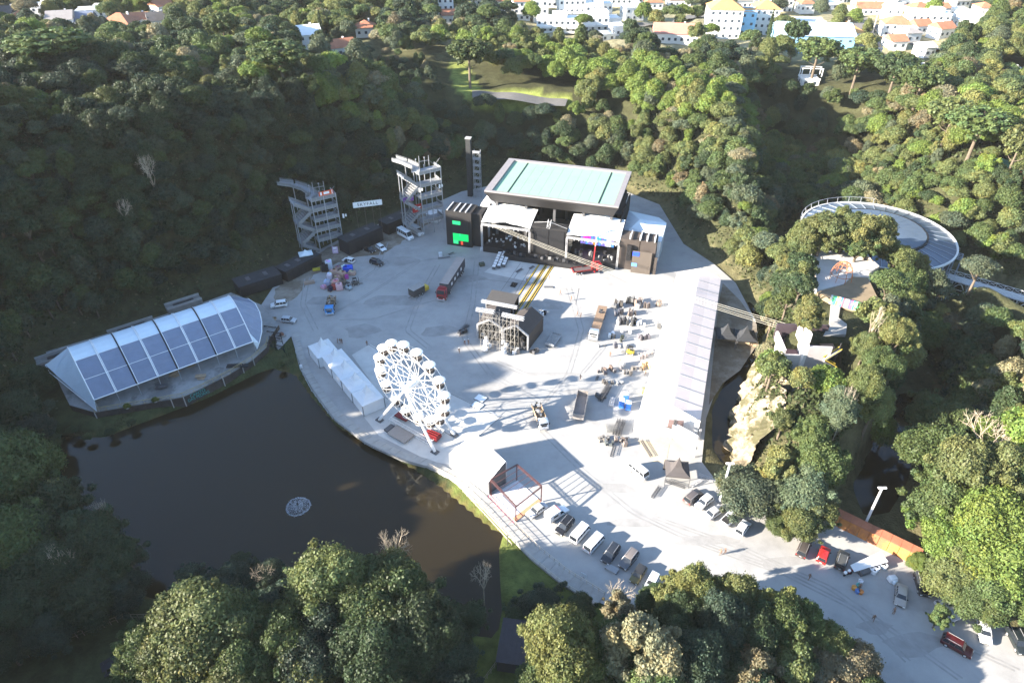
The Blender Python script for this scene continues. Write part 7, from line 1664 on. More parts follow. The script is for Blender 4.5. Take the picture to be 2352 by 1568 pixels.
t = thing('covered_heap', 'black draped heap lying in the yard left of the cable ramps', 'heap', P(1178, 655, .03), 1.0); bevelled(MB().box((0, 0, .45), (1.8, 1.3, .9), .3, .5), 'cover', BLACK, t, .2, 2); mk(t, 'skirt', BLACK, ('box', (.3, -.2, .08), (2.4, 1.6, .14), .2))
# truss stacks and mixed equipment in the sun on the right
ge = 'equipment stacks in front of the long marquee'
def truss_piece(u, v, yaw, ln, w, label, group='loose truss pieces in the yard', m=ALU, n=1, stack=1):
    t = thing('truss_section', label, 'truss', P(u, v, .05), yaw, group)
    for k in range(n):
        for s in range(stack): mk(t, 'section', m, ('lattice', (-ln / 2, k * (w + .12), w / 2 + s * (w + .1)), (ln / 2, k * (w + .12), w / 2 + s * (w + .1)), w, .035))
    return t
TR = [(1507, 1130, .95, 3.4, .5, 'short ladder truss lying on the bright ground, upper left of the dark tent', DGREY, 1, 1), (1550, 1112, -.45, 4.2, .5, 'dark truss lying below the white van, right part', DGREY, 1, 1), (1408, 1035, 1.25, 3.6, .5, 'ladder truss standing off the lower heap', DGREY, 1, 1),
      (1484, 1030, 1.85, 5.0, .45, 'long thin ladder frame beside the cream floor', DGREY, 1, 1), (1428, 985, 1.2, 4.6, .5, 'pair of truss lengths left of the marquee corner', DGREY, 3, 2), (1411, 990, .1, 3.4, .35, 'grey profile bundle beside the truss lengths', GREY, 4, 2), (1392, 905, 1.1, 6.0, .5, 'long truss run lying above the tipper body', DGREY, 2, 2), (1408, 925, 1.3, 3.0, .45, 'truss end piece beside the long truss run', ALU, 2, 1), (1600, 1110, .6, 3.2, .5, 'white truss leg lying right of the dark tent', ALU, 1, 1), (1622, 1098, -.5, 3.0, .5, 'white truss leg meeting the other at a corner', ALU, 1, 1),
      (1067, 757, 1.1, 4.5, .5, 'dark truss bundle left of the scaffold', DGREY, 2, 1), (1372, 868, 1.2, 1.8, .4, 'short dark beam in the sunny yard', DGREY, 1, 1)]
for u, v, y_, ln, w, lb, m, n, s in TR: truss_piece(u, v, y_, ln, w, lb, 'loose truss pieces in the yard', m, n, s)
EQ = [(1421, 702, 5, 2.2, (.10, .09, .08), 'spiky dark speaker frames at the far end of the stacks'), (1446, 695, 6, 2.4, (.05, .05, .05), 'black machine parts at the far end of the stacks'), (1466, 700, 6, 2.2, (.16, .12, .10), 'brownish frames at the far end of the stacks'), (1484, 705, 4, 1.8, (.12, .10, .09), 'dark upright panels at the far end of the stacks'), (1512, 703, 5, 2.0, (.18, .14, .11), 'isolated brown stack nearest the far marquee wall'), (1408, 706, 3, 1.4, (.12, .12, .12), 'dark grey case left of the far stacks'),
      (1420, 722, 6, 2.0, (.05, .05, .06), 'low black cases behind the white flatbed'), (1450, 722, 7, 1.8, (.10, .08, .07), 'tangled dark gear in the second row'), (1418, 745, 2, 1.6, (.30, .29, .28), 'grey panel beside the dark gear'), (1432, 742, 10, 2.2, (.04, .04, .045), 'row of upright black panels in the middle row'), (1452, 745, 8, 2.2, (.05, .05, .05), 'second row of upright black panels in the middle row'), (1474, 748, 3, 1.6, (.60, .58, .55), 'white boxes right of the black panels'), (1506, 752, 3, 2.0, (.10, .10, .10), 'leaning dark panels near the marquee wall'), (1436, 764, 4, 1.4, (.45, .43, .41), 'pale grey crates in front of the black panels'),
      (1402, 773, 2, 1.3, (.55, .60, .70), 'pale blue bagged goods by the white cab'), (1414, 776, 2, 1.5, (.02, .02, .02), 'black square case, left one of two'), (1433, 780, 2, 1.5, (.02, .025, .02), 'black square case with green mark, right one of two'), (1478, 777, 9, 1.5, (.11, .10, .11), 'dense dark rack of vertical profiles'), (1412, 795, 3, .9, (.04, .04, .05), 'small black pieces scattered below the cases'), (1432, 797, 4, 1.2, (.40, .38, .36), 'pale cabinets below the cases'), (1383, 797, 2, .9, (.20, .20, .20), 'short bollard pieces beside the white cab'),
      (1472, 820, 5, 1.4, (.30, .26, .24), 'grey-brown stack right of the forklift'), (1493, 815, 2, 1.6, (.22, .19, .18), 'brown panel near the marquee wall'), (1428, 842, 2, 2.0, (.72, .71, .70), 'big white sheet standing among the stacks'), (1398, 852, 4, 1.4, (.16, .12, .10), 'brown frame left of the white sheet'), (1416, 852, 3, 1.3, (.14, .13, .13), 'grey frame below the white sheet'), (1385, 855, 4, 1.0, (.10, .09, .09), 'small dark trolley left of the brown frame'), (1440, 860, 5, 1.2, (.09, .08, .07), 'dark trolley below the white sheet'), (1478, 845, 5, 1.8, (.50, .33, .17), 'yellowish wood stack near the marquee wall'), (1462, 850, 3, 1.0, (.12, .11, .1), 'dark bits left of the wood stack'),
      (1395, 878, 6, 1.0, (.10, .09, .08), 'jumble of bars above the long truss run'), (1420, 880, 3, .6, (.3, .3, .3), 'thin grey bars right of the jumble'), (1378, 912, 4, 1.2, (.05, .05, .05), 'black boxes at the lower end of the truss run'), (1386, 1010, 6, 1.0, (.12, .11, .10), 'dark crate rows left in the lower heap'), (1425, 1016, 7, 1.3, (.10, .08, .07), 'brown machine parts in the lower heap'), (1400, 1022, 4, 1.0, (.09, .10, .10), 'dark parts at the bottom of the lower heap'), (1475, 905, 3, 2.0, (.55, .42, .22), 'tan container beside the toilets'), (1465, 705, 5, 1.4, (.3, .28, .26), 'mixed grey parts between the far stacks')]
for u, v, n, h, col, lb in EQ:
    t = thing('equipment_stack', lb, 'equipment stack', P(u, v, .04), rs.uniform(-.3, .5), ge)
    for k in range(n):
        o = mk(t, 'piece', OBJC, ('box', (rs.uniform(-1.2, 1.2), rs.uniform(-.7, .7), h * .4 + rs.uniform(-.1, .1)), (rs.uniform(.25, .8), rs.uniform(.3, 1.2), h * rs.uniform(.6, .95)), rs.uniform(-.4, .4), 1, rs.uniform(-.15, .15))); j = rs.uniform(.6, 2.2); o.color = (*[min(.75, x * j) for x in col], 1)
    if n > 4: mk(t, 'bar', STEEL, *[('bar', (rs.uniform(-1.4, 1.4), rs.uniform(-.8, .8), .1), (rs.uniform(-1.4, 1.4), rs.uniform(-.8, .8), h * 1.15), .05) for _ in range(5)])
# plank trailer frame right of the mixing island, trolley heaps, carts
t = thing('flat_cart', 'long slatted flat cart right of the black tents', 'cart', P(1270, 785, .03), 1.15)
for k in range(7): mk(t, 'slat', GREY, ('box', (0, -1.0 + k * .33, .75), (5.0, .26, .08)))
mk(t, 'frame', STEEL, ('box', (0, -1.2, .7), (5.2, .1, .2)), ('box', (0, 1.2, .7), (5.2, .1, .2)), ('box', (2.6, 0, .9), (.1, 2.3, .7)), ('box', (-2.6, 0, .9), (.1, 2.3, .7))); wheels(t, (-1.4, 1.4), 2.0, .33)
for u, v, lb in ((1063, 766, 'dark trolley with black coils left of the scaffold'), (1228, 808, 'tangled black coil heap right of the scaffold foot'), (1198, 800, 'black rolled tarpaulins in front of the right gable tent'), (1246, 722, 'white table with dark gear behind the right gable tent'), (1182, 810, 'white freezer chest at the foot of the right scaffold')):
    t = thing('gear_heap', lb, 'gear heap', P(u, v, .03), rs.uniform(0, 1), 'gear heaps round the mixing island'); wt = 'white' in lb
    for k in range(5): mk(t, 'piece', (WHITE if wt and k < 3 else BLACK2 if k % 2 else DGREY), ('cyl' if k % 2 and not wt else 'box', (rs.uniform(-.9, .9), rs.uniform(-.5, .5), .45), *(((.4, 1.2, 10, None, 'X')) if k % 2 and not wt else ((rs.uniform(.6, 1.2), .7, .9), rs.uniform(0, 2)))))
# portable toilets
for i, (u, v, lb) in enumerate(((1437, 920, 'blue portable toilet at the back of three'), (1427, 934, 'blue portable toilet at the left front'), (1442, 939, 'blue portable toilet at the right front'))):
    t = thing('portable_toilet', lb, 'portable toilet', P(u, v, .03), -.12, 'blue portable toilets'); mk(t, 'cabin', BLUE, ('box', (0, 0, 1.1), (1.15, 1.15, 2.1))); mk(t, 'roof', WHITE, ('box', (0, 0, 2.22), (1.25, 1.25, .18), 0, .85)); mk(t, 'door', mat('blue_door', (.05, .2, .6), .5), ('box', (0, -.59, 1.05), (.8, .03, 1.85))); mk(t, 'vent_pipe', DGREY, ('cyl', (.45, .45, 2.4), .06, .4, 8))
# red truss frame with mat
c4 = [P(1127, 1101, 4.4), P(1187, 1067, 4.4), P(1244, 1117, 4.4), P(1185, 1163, 4.4)]
t = thing('truss_canopy', 'open dark truss frame over a pink and white mat', 'truss canopy', (c4[0].x, c4[0].y, 0)); DR = mat('dark_red_brown_steel', (.10, .045, .045), .6)
for k in range(4):
    a, b = c4[k], c4[(k + 1) % 4]
    o = MB().lattice(a, b, .32, .04) if k % 2 else MB().lattice(a, b, .2, .03); W_(o, t).build('beam', DR, t)
    o = MB().box((a.x, a.y, 2.2), (.22, .22, 4.4)); W_(o, t).build('leg', DR, t)
for f in (.17, .34, .5, .67, .84):
    o = MB().bar(c4[0].lerp(c4[3], f), c4[1].lerp(c4[2], f), .055); W_(o, t).build('cross_bar', DR, t)
f4 = [Vector((p.x, p.y, 0)) for p in c4]
for f0, f1, m_ in ((0.03, .28, mat('white_mat', (.62, .58, .58), .8)), (.28, .55, mat('offwhite_mat', (.66, .62, .60), .8)), (.55, .88, mat('white_mat', (.62, .58, .58), .8)), (.88, 1.0, mat('terracotta_mat', (.52, .25, .14), .8))):
    q = [f4[0].lerp(f4[3], f0), f4[0].lerp(f4[3], f1), f4[1].lerp(f4[2], f1), f4[1].lerp(f4[2], f0)]
    o = MB().prism([(p.x, p.y) for p in q], .03, .14); W_(o, t).build('floor_mat', m_, t)
q = [f4[0].lerp(f4[1], -.02), f4[3].lerp(f4[2], -.02), f4[3].lerp(f4[2], -.22), f4[0].lerp(f4[1], -.22)]
o = MB().prism([(p.x, p.y) for p in q], .03, .12); W_(o, t).build('floor_mat', mat('pink_mat', (.62, .16, .24), .8), t)
# barriers: a rail fence on each side of the promenade and in the lower lawn
def rail_fence(pts, n, label, m, h=1.0, group='railings along the promenade', z=0.1):
    p = resample(pts, n); t = thing('railing', label, 'railing', (p[0, 0], p[0, 1], z), 0, group); o0 = Vector((p[0, 0], p[0, 1], z))
    for i in range(n):
        a = Vector((p[i, 0], p[i, 1], z)) - o0
        mk(t, 'post', m, ('bar', a, a + Vector((0, 0, h)), .06))
        if i < n - 1:
            b = Vector((p[i + 1, 0], p[i + 1, 1], z)) - o0
            mk(t, 'rail', m, ('bar', a + Vector((0, 0, h)), b + Vector((0, 0, h)), .05), ('bar', a + Vector((0, 0, h * .5)), b + Vector((0, 0, h * .5)), .035))
    return t
PALE = mat('sun_bleached_wood_rail', (.52, .46, .38), .85)
rail_fence(prom_out[7:], 34, 'pale wooden railing on the pond side of the promenade', PALE); rail_fence(prom_in[9:], 26, 'pale wooden railing on the yard side of the promenade', PALE); rail_fence([(680, 812), (690, 850), (716, 900), (760, 960), (836, 1020), (920, 1056)], 22, 'thin grey railing on the pond side beside the white tents', STEEL, .9)
rail_fence([(1063, 1128), (1112, 1180), (1150, 1222), (1175, 1250)], 12, 'low wire fence on the sunny grass bank', PALE, .6, None, -.2)
p = P(1166, 1250); t = thing('wooden_post', 'thin dark post standing at the corner of the grass bank', 'post', (p.x, p.y, -.3)); mk(t, 'post', DGREY, ('bar', (0, 0, 0), (0, 0, 3.2), .09)); mk(t, 'cross_piece', DGREY, ('bar', (-.3, 0, 2.9), (.3, 0, 2.9), .05))
for i, (u, v) in enumerate(((1405, 1308), (1340, 1328))):
    t = thing('bench' if i == 0 else 'notice_board', ['grey slatted bench frame in front of the boxy off-roader', 'small pale notice board on the lower railing'][i], ['bench', 'notice board'][i], P(u, v, .05), -.6)
    if i == 0:
        for k in range(5): mk(t, 'slat', STEEL, ('box', (0, -.5 + k * .25, .5), (2.3, .16, .05)))
        mk(t, 'frame', DGREY, ('box', (-1.05, 0, .25), (.08, 1.1, .5)), ('box', (1.05, 0, .25), (.08, 1.1, .5)))
    else: mk(t, 'panel', mat('pale_sign', (.5, .55, .6), .6), ('box', (0, 0, 1.0), (1.0, .06, .9))); mk(t, 'post', DGREY, ('bar', (0, .06, 0), (0, .06, 1.0), .04))
# flat white boards on the ground beside the wheel
for u, v, lb, m_ in ((1104, 915, 'white flat panel lying on the ground, upper right of two', WHITE), (1097, 931, 'pale blue flat panel lying on the ground, lower left of two', TENTB)):
    t = thing('floor_panel', lb, 'panel', P(u, v, .03), -.6, 'flat panels on the ground by the wheel'); mk(t, 'board', m_, ('box', (0, 0, .12), (2.4, 1.9, .1))); mk(t, 'base', DGREY, ('box', (0, 0, .04), (2.6, 2.1, .06)))
# things by the orange wall
gw_ = 'white tyre-like rolls by the orange wall'
a, b = P(1905, 1192), P(2108, 1292); rz = ang(a, b); w_ = (b - a).length
ow = thing('retaining_wall', 'long rusty orange steel retaining wall with a flat top in the lower right', 'wall', a, rz)
ORG = mat('orange_weathered_steel', (.50, .19, .05), .85, .25, .8, col2=(.30, .11, .05), thr=(.5, .62)); ORT = mat('rust_red_wall_top', (.40, .15, .085), .85, .2, .8)
for k in range(9):
    x0, x1 = w_ * k / 9, w_ * (k + 1) / 9
    mk(ow, 'wall_panel', ORG, ('slab', (x0 + .04, -.9 - .02 * (k % 2), .0), (x1 - .04, -.9 - .02 * (k % 2), .0), (x1 - .04, -.1, 1.75), (x0 + .04, -.1, 1.75), .12))
    mk(ow, 'top_panel', ORT, ('box', ((x0 + x1) / 2, .95, 1.8 + .01 * (k % 2)), (x1 - x0 - .05, 2.0, .12)))
mk(ow, 'core', ORG, ('box', (w_ / 2, 1.0, .85), (w_ - .1, 1.9, 1.7)))
a, b = P(1962, 1296, 2.3), P(2036, 1272, 2.3); t = thing('white_awning', 'long white folded awning lying in front of the orange wall', 'awning', (a.x, a.y, 0), ang(a, b)); w_ = (b - a).length
MB().slab((0, -.6, 1.0), (w_, -.9, 1.3), (w_, 1.1, 1.7), (0, .6, 1.4), .1).build('cover', PVC, t); mk(t, 'underside_frame', DGREY, ('bar', (0, 0, 0), (0, 0, 1.1), .08), ('bar', (w_, 0, 0), (w_, 0, 1.3), .08), ('box', (w_ * .3, -1.0, .5), (2.0, .7, .9)))
for i, (u, v) in enumerate(((1993, 1312), (2003, 1303), (2012, 1308), (2021, 1299), (2030, 1303), (2006, 1315))):
    t = thing('cable_drum', ['leftmost white drum of the cluster below the awning', 'white drum touching the awning, left of the middle', 'white drum at the front of the cluster, right of the lowest', 'white drum touching the awning, right of the middle', 'rightmost white drum of the cluster below the awning', 'lowest white drum of the cluster below the awning'][i], 'drum', P(u, v, .03), rs.uniform(0, 1), 'white drums below the awning')
    mk(t, 'drum', WHITE, ('cyl', (0, 0, .42), .48, .8, 14)); mk(t, 'core_hole', BLACK2, ('cyl', (0, 0, .825), .2, .02, 10))
def motorbike(u, v, yaw, label):
    t = thing('motorcycle', label, 'motorcycle', P(u, v, .03), yaw)
    for x in (-.65, .65): mk(t, 'wheel', RUBBER, ('cyl', (x, 0, .3), .3, .13, 14, None, 'Y'))
    mk(t, 'frame', TRIM, ('bar', (-.65, 0, .3), (0, 0, .55), .06), ('bar', (.65, 0, .3), (.4, 0, .95), .05), ('box', (0, 0, .45), (.5, .28, .35))); mk(t, 'tank', RED, ('box', (.15, 0, .82), (.5, .3, .22), 0, .8)); mk(t, 'seat', BLACK2, ('box', (-.4, 0, .82), (.65, .26, .1))); mk(t, 'handlebar', TRIM, ('bar', (.4, -.35, 1.02), (.4, .35, 1.02), .03)); mk(t, 'cargo_box', WHITE, ('box', (-.72, 0, 1.05), (.42, .42, .38)))
motorbike(1946, 1320, .3, 'left motorcycle with white box below the white awning'); motorbike(1954, 1315, .4, 'right motorcycle with white box close to the other motorcycle')
t = thing('wrapped_bundle', 'big white plastic-wrapped bundle in the lower right lane', 'bundle', P(2048, 1332, .03), .2); bevelled(MB().box((0, 0, .5), (1.6, 1.2, 1.0), 0, .85), 'wrap', PVC, t, .18, 2); bevelled(MB().box((.1, -.5, .4), (1.2, .8, .7), .4, .8), 'lower_bag', TENTB, t, .18, 2)
for i, (u, v, c) in enumerate(((1960, 1352, (.62, .28, .06)), (1968, 1360, (.10, .20, .45)), (1976, 1362, (.62, .22, .06)), (1970, 1347, (.10, .35, .32)), (1975, 1338, (.6, .6, .64)))):
    t = thing('bucket', ['orange bucket at the left of the small pile in the lane', 'blue bucket at the bottom of the small pile in the lane', 'orange bucket at the lower right of the small pile', 'teal bucket in the middle of the small pile', 'white bucket at the top of the small pile'][i], 'bucket', P(u, v, .03), 0, 'buckets in the lower right lane')
    o = mk(t, 'pail', OBJC, ('cyl', (0, 0, .35), .34, .7, 12, .42)); o.color = (*c, 1); mk(t, 'handle', TRIM, ('bar', (-.36, 0, .7), (0, 0, .95), .02), ('bar', (.36, 0, .7), (0, 0, .95), .02))
# light poles
for i, (u, v, ut, vt) in enumerate(((1653, 1152, 1678, 1064), (1987, 1203, 2029, 1120))):
    p = P(u, v); h = zfor(vt, p.y); t = thing('light_pole', ['tall white light pole behind the upper right car row', 'tall white light pole behind the orange wall'][i], 'light pole', p, 0, 'white light poles')
    mk(t, 'shaft', WHITE, ('bar', (0, 0, 0), (0, 0, h), .26, 10, .19)); mk(t, 'base', GREY, ('cyl', (0, 0, .15), .5, .3, 10)); mk(t, 'lamp_head', WHITE, ('box', (-.4, 0, h), (.7, .4, .2)), ('box', (.4, 0, h), (.7, .4, .2)))
# fountain
p = P(685, 1163, -1.48); t = thing('pond_fountain', 'bubbling white fountain ring in the dark pond', 'fountain', p)
SPR = mat('white_spray', (.62, .66, .72), .5, .25, 3.0)
fm = MB(); rf_ = np.random.default_rng(9)
for i in range(5200):
    a = rf_.uniform(0, 6.2832); q = i % 4
    f = rf_.normal(2.25, .10) + .10 * math.sin(a * 3 + 1) + .06 * math.sin(a * 11) if q == 0 else abs(rf_.normal(.75, .5)) if q == 1 else 2.35 * math.sqrt(rf_.uniform(.01, 1))
    z = .02 + (max(0, .9 - .5 * f) * rf_.uniform(0, 1) if q != 0 else rf_.uniform(0, .12)); s = rf_.uniform(.012, .04)
    cx_, cy_ = f * math.cos(a), f * math.sin(a); w_ = s * rf_.uniform(.6, 2.4); t2 = rf_.uniform(0, 6.28); ux_, uy_ = math.cos(t2), math.sin(t2)
    fm.add([(cx_ - ux_ * w_, cy_ - uy_ * w_, z), (cx_ + uy_ * s, cy_ - ux_ * s, z), (cx_ + ux_ * w_, cy_ + uy_ * w_, z), (cx_, cy_, z + s * 1.6)], [(2, 1, 0), (0, 1, 3), (1, 2, 3), (2, 0, 3)])
o = fm.build('spray', SPR, t); o['kind'] = 'stuff'
mk(t, 'nozzle', BLACK2, ('cyl', (0, 0, .5), .2, 1.0, 10))
# zip line cables over the yard
for i, (off, lb) in enumerate(((0, 'upper of the thin cables slung across the yard'), (4, 'second of the thin cables slung across the yard'), (9, 'third of the thin cables slung across the yard'), (13, 'lowest of the thin cables slung across the yard'))):
    a, b = P(1130, 512 + off * .6, 12.5), P(1838 - i * 3, 752 + off, 17.5); t = thing('zip_line', lb, 'cable', a, 0, 'cables slung across the yard')
    pts = [a.lerp(b, f) - a - Vector((0, 0, 1.6 * 4 * f * (1 - f))) for f in np.linspace(0, 1, 15)]
    mk(t, 'cable', mat('pale_steel_cable', (.42, .40, .34), .6), ('path', pts, .036, 4))
# small far-left things
t = thing('small_trailer', 'small wooden trailer behind the silver hatchback', 'trailer', P(624, 740, .03), .05); mk(t, 'tub', PLY, ('box', (0, 0, .75), (2.6, 1.5, .12)), ('box', (0, .75, 1.0), (2.6, .06, .45)), ('box', (0, -.75, 1.0), (2.6, .06, .45))); mk(t, 'load', WOOD, ('box', (.2, 0, 1.05), (1.2, 1.0, .4), .3)); wheels(t, (0,), 1.6, .32); mk(t, 'drawbar', DGREY, ('bar', (1.3, 0, .5), (2.3, 0, .5), .05))
for u, v, lb in ((648, 772, 'reddish potted shrub on a pale plinth right of the braced railings'), (692, 845, 'white bagged figure-like bundle on the pond path')):
    t = thing('plant_pot' if 'shrub' in lb else 'white_bag', lb, 'pot' if 'shrub' in lb else 'bag', P(u, v, .05), .3)
    if 'shrub' in lb: mk(t, 'plinth', GREY, ('box', (0, 0, .25), (1.9, .8, .5))); mk(t, 'shrub', mat('reddish_leaves', (.16, .07, .05), .8), ('dome', (0, 0, .5), .6, .8, 8, 4))
    else: bevelled(MB().box((0, 0, .5), (.8, .7, .9), 0, .8), 'bag', PVC, t, .16, 2); mk(t, 'knot', PVC, ('cyl', (0, 0, 1.0), .1, .2, 8))
for u, v, n, lb, m_ in ((400, 862, 5, 'stack of pale timber panels on the pavilion terrace', PLY), (462, 868, 4, 'two pallets leaning on the terrace railing', PLY), (440, 838, 5, 'rolled timber mats under the roof edge', WOOD), (372, 890, 6, 'tools and buckets on the terrace floor', DGREY), (548, 838, 1, 'dark boat-shaped tarpaulin on the terrace', BLACK)):
    t = thing('terrace_stack', lb, 'stack', P(u, v, 1.48), .35, 'things on the pavilion terrace')
    for k in range(n): mk(t, 'panel', m_, ('box', (rs.uniform(-.6, .6), rs.uniform(-.5, .5), .12 + .16 * k), (rs.uniform(1.2, 2.0) if n > 1 else 5.2, rs.uniform(.8, 1.4), .12 if n > 1 else .2), rs.uniform(-.3, .3)))
for u, v, s, lb in ((293, 953 - 8, .9, 'left small bush in the terrace planting'), (358, 930, .8, 'right small bush in the terrace planting')):
    p = P(u, v - 8, 1.5); t = thing('bush', lb, 'bush', p, 0, 'bushes on the terrace'); c = link('foliage', PROTO['mid_round0']['crown'], None, t); c.scale = (.22, .22, .16); c.location = (0, 0, -.4); c.color = (.10, .12, .02, 1)
    mk(t, 'pot', GREY, ('cyl', (0, 0, .2), .4, .4, 10))
# ------------------------------------------------------------------ town beyond the wood
HW = mat('white_rendered_wall', (.74, .73, .70), .85, .05, .5); HB = mat('light_blue_wall', (.22, .42, .60), .8, .1, .5)
ROOFM = {'t': mat('red_brown_tile_roof', (.36, .15, .085), .9, .2, .5), 'o': mat('orange_tile_roof', (.52, .27, .10), .9, .12, .4), 'p': mat('faded_red_roof', (.45, .20, .15), .9, .12, .4), 'g': mat('grey_tile_roof', (.27, .25, .24), .9, .15, .5), 'd': mat('dark_tile_roof', (.085, .08, .08), .9, .2, .5), 'b': mat('slate_blue_roof', (.15, .18, .25), .8, .15, .5), 'w': mat('white_roof_sheet', (.76, .76, .75), .7, .05, .4), 'h': mat('pale_blue_hall_roof', (.52, .68, .80), .6, .05, .3)}
WIN = mat('far_window_glass', (.06, .075, .095), .2, .1)
def house(spec, base):
    u, v, wpx, h, d, roof, wc, rc, yaw, lb = spec
    w = wpx / FPX * depth_of(base.x, base.y, base.z)
    wm = HW if wc == 'w' else HB; rm = ROOFM[rc]
    nm = 'school_wing' if 'school' in lb and 'wing' in lb else 'sports_hall' if roof == 'hall' else 'house'
    t = thing(nm, lb, 'building' if h > 8 or roof == 'hall' else 'house', (base.x, base.y + d * .4, base.z - .4), yaw, 'buildings of the town')
    mk(t, 'wall', wm, ('box', (0, 0, h / 2), (w, d, h)))
    e = .5
    if roof in ('hip', 'gable', 'hall'):
        rise = min(w, d) * (.30 if roof != 'hall' else .16); rr = max(0, w / 2 - d / 2) if roof == 'hip' else w / 2 + e
        W2_, D2 = w / 2 + e, d / 2 + e
        r_ = MB().add([(-W2_, -D2, h), (W2_, -D2, h), (W2_, D2, h), (-W2_, D2, h), (-rr, 0, h + rise), (rr, 0, h + rise)], [(0, 1, 5, 4), (2, 3, 4, 5), (1, 2, 5), (3, 0, 4), (3, 2, 1, 0)])
        r_.build('roof', rm, t)
        if roof != 'hall' and w > 8: mk(t, 'chimney', HW, ('box', (w * .2, d * .2, h + rise * .8), (.7, .7, 1.4)))
    elif roof == 'row':
        n = max(2, int(w / 6))
        for k in range(n):
            x = -w / 2 + w * (k + .5) / n
            mk(t, 'roof', rm, ('box', (x, (k % 2) * .5, h + .2 + .9 * (k % 2)), (w / n - .25, d * .9, .4 + 1.8 * (k % 2))))
            mk(t, 'balcony', HW, ('box', (x, -d / 2 - .5, h * .45), (w / n - .8, 1.0, 1.0)))
    else:
        mk(t, 'roof', rm, ('box', (0, 0, h + .1), (w + .3, d + .3, .25)))
        for s in (-1, 1): mk(t, 'parapet', wm, ('box', (0, s * (d / 2), h + .45), (w + .3, .25, .5)))
        if w > 9 and h > 5: mk(t, 'roof_room', HW, ('box', (w * .2, 0, h + 1.2), (w * .3, d * .5, 2.2)))
    fl_ = max(1, int(h / 3.0)); nw = max(2, min(8, int(w / 2.6)))
    for f in range(fl_):
        for k in range(nw):
            x = -w / 2 + w * (k + .5) / nw
            mk(t, 'window', WIN, ('box', (x, -d / 2 - .02, h * (f + .55) / fl_), (1.15, .08, 1.2 if roof != 'hall' else .8)))
    for k in range(max(1, int(d / 4))):
        y = -d / 2 + d * (k + .5) / max(1, int(d / 4))
        for s in (-1, 1): mk(t, 'window', WIN, ('box', (s * (w / 2 + .02), y, h * .55), (.08, 1.1, 1.1)))
    return t
for sp_, ps_ in zip(TOWN, TOWN_POS): house(sp_, ps_)
def drape(name, pts, width, m, lift=.35, n=40):
    q = np.array([ground_hit(a, b)[:2] for a, b in pts]); s = np.r_[0, np.cumsum(np.linalg.norm(np.diff(q, axis=0), axis=1))]; tt = np.linspace(0, s[-1], n)
    p = np.stack([np.interp(tt, s, q[:, 0]), np.interp(tt, s, q[:, 1])], -1); d = np.gradient(p, axis=0); nn = np.stack([-d[:, 1], d[:, 0]], -1); nn /= np.linalg.norm(nn, axis=1, keepdims=True)
    rows = [p + nn * width * f for f in (-.5, -.17, .17, .5)]; V = []
    for i in range(n):
        zc = max(float(height(rows[k][i, 0], rows[k][i, 1])) for k in range(4))
        for k in range(4): V.append((*rows[k][i], zc + lift))
    return tag(link(name, grid_mesh(name, np.array(V), 4, n)), kind='structure'), m
for nm, pts, w_ in (('road', [(1960, 20), (1985, 70), (1995, 110), (2003, 140)], 9), ('road', [(1480, 92), (1560, 50), (1640, 22)], 6), ('road', [(1340, 80), (1420, 72), (1500, 60)], 7), ('road', [(2010, 60), (2100, 104), (2160, 120)], 6), ('park_road', [(1085, 232), (1150, 236), (1230, 250), (1300, 262)], 9)):
    o, m_ = drape(nm, pts, w_, ASPH); o.data.materials.append(ASPH)
LAWNM = mat('bright_lawn', (.20, .24, .05), .95, .15, .3)
o, _ = drape('meadow', [(815, 22), (850, 14), (885, 16)], 26, LAWNM, .25); o.data.materials.append(LAWNM)
for i, (u, v, ut, vt) in enumerate(((2016, 136, 2031, 82), (2002, 82, 2022, 30), (1957, 42, 1970, 2), (2066, 40, 2074, 6), (1925, 30, 1930, 4))):
    g = ground_hit(u, v); h = zfor(vt, g.y) - g.z
    t = thing('lamp_mast', ['tall pale mast beside the town road, lowest one', 'tall pale mast on the town meadow', 'tall pale mast near the top edge, left of the red-roofed long house', 'thin mast near the top edge among the right houses', 'thin mast at the top edge above the hall'][i], 'mast', g, 0, 'tall masts in the town'); mk(t, 'shaft', mat('pale_concrete_mast', (.5, .46, .40), .8), ('bar', (0, 0, -.5), (0, 0, h), .3, 8, .2)); mk(t, 'head', WHITE, ('box', (0, 0, h), (1.4, .4, .4)))
g = ground_hit(1860, 190); t = thing('pergola', 'white pergola frame standing on the terrace in the wood', 'pergola', (g.x, g.y, g.z + 2.4), -.1)
for x in (-4, 0, 4):
    for y in (0, 3): mk(t, 'post', WHITE, ('box', (x, y, 1.5), (.3, .3, 3)))
mk(t, 'beam', WHITE, ('box', (0, 0, 3.1), (8.6, .3, .3)), ('box', (0, 3, 3.1), (8.6, .3, .3)))
for u, v, w_, d_, c, nm in ((2335, 398, 13, 10, (.42, .16, .08), 'clay_court'), (2338, 378, 12, 6, (.12, .34, .28), 'hard_court')):
    g = ground_hit(u, v); tag(MB().box((g.x, g.y, g.z + .4), (w_, d_, .5)).build(nm, mat(nm + '_surface', c, .9, .1)), kind='structure')

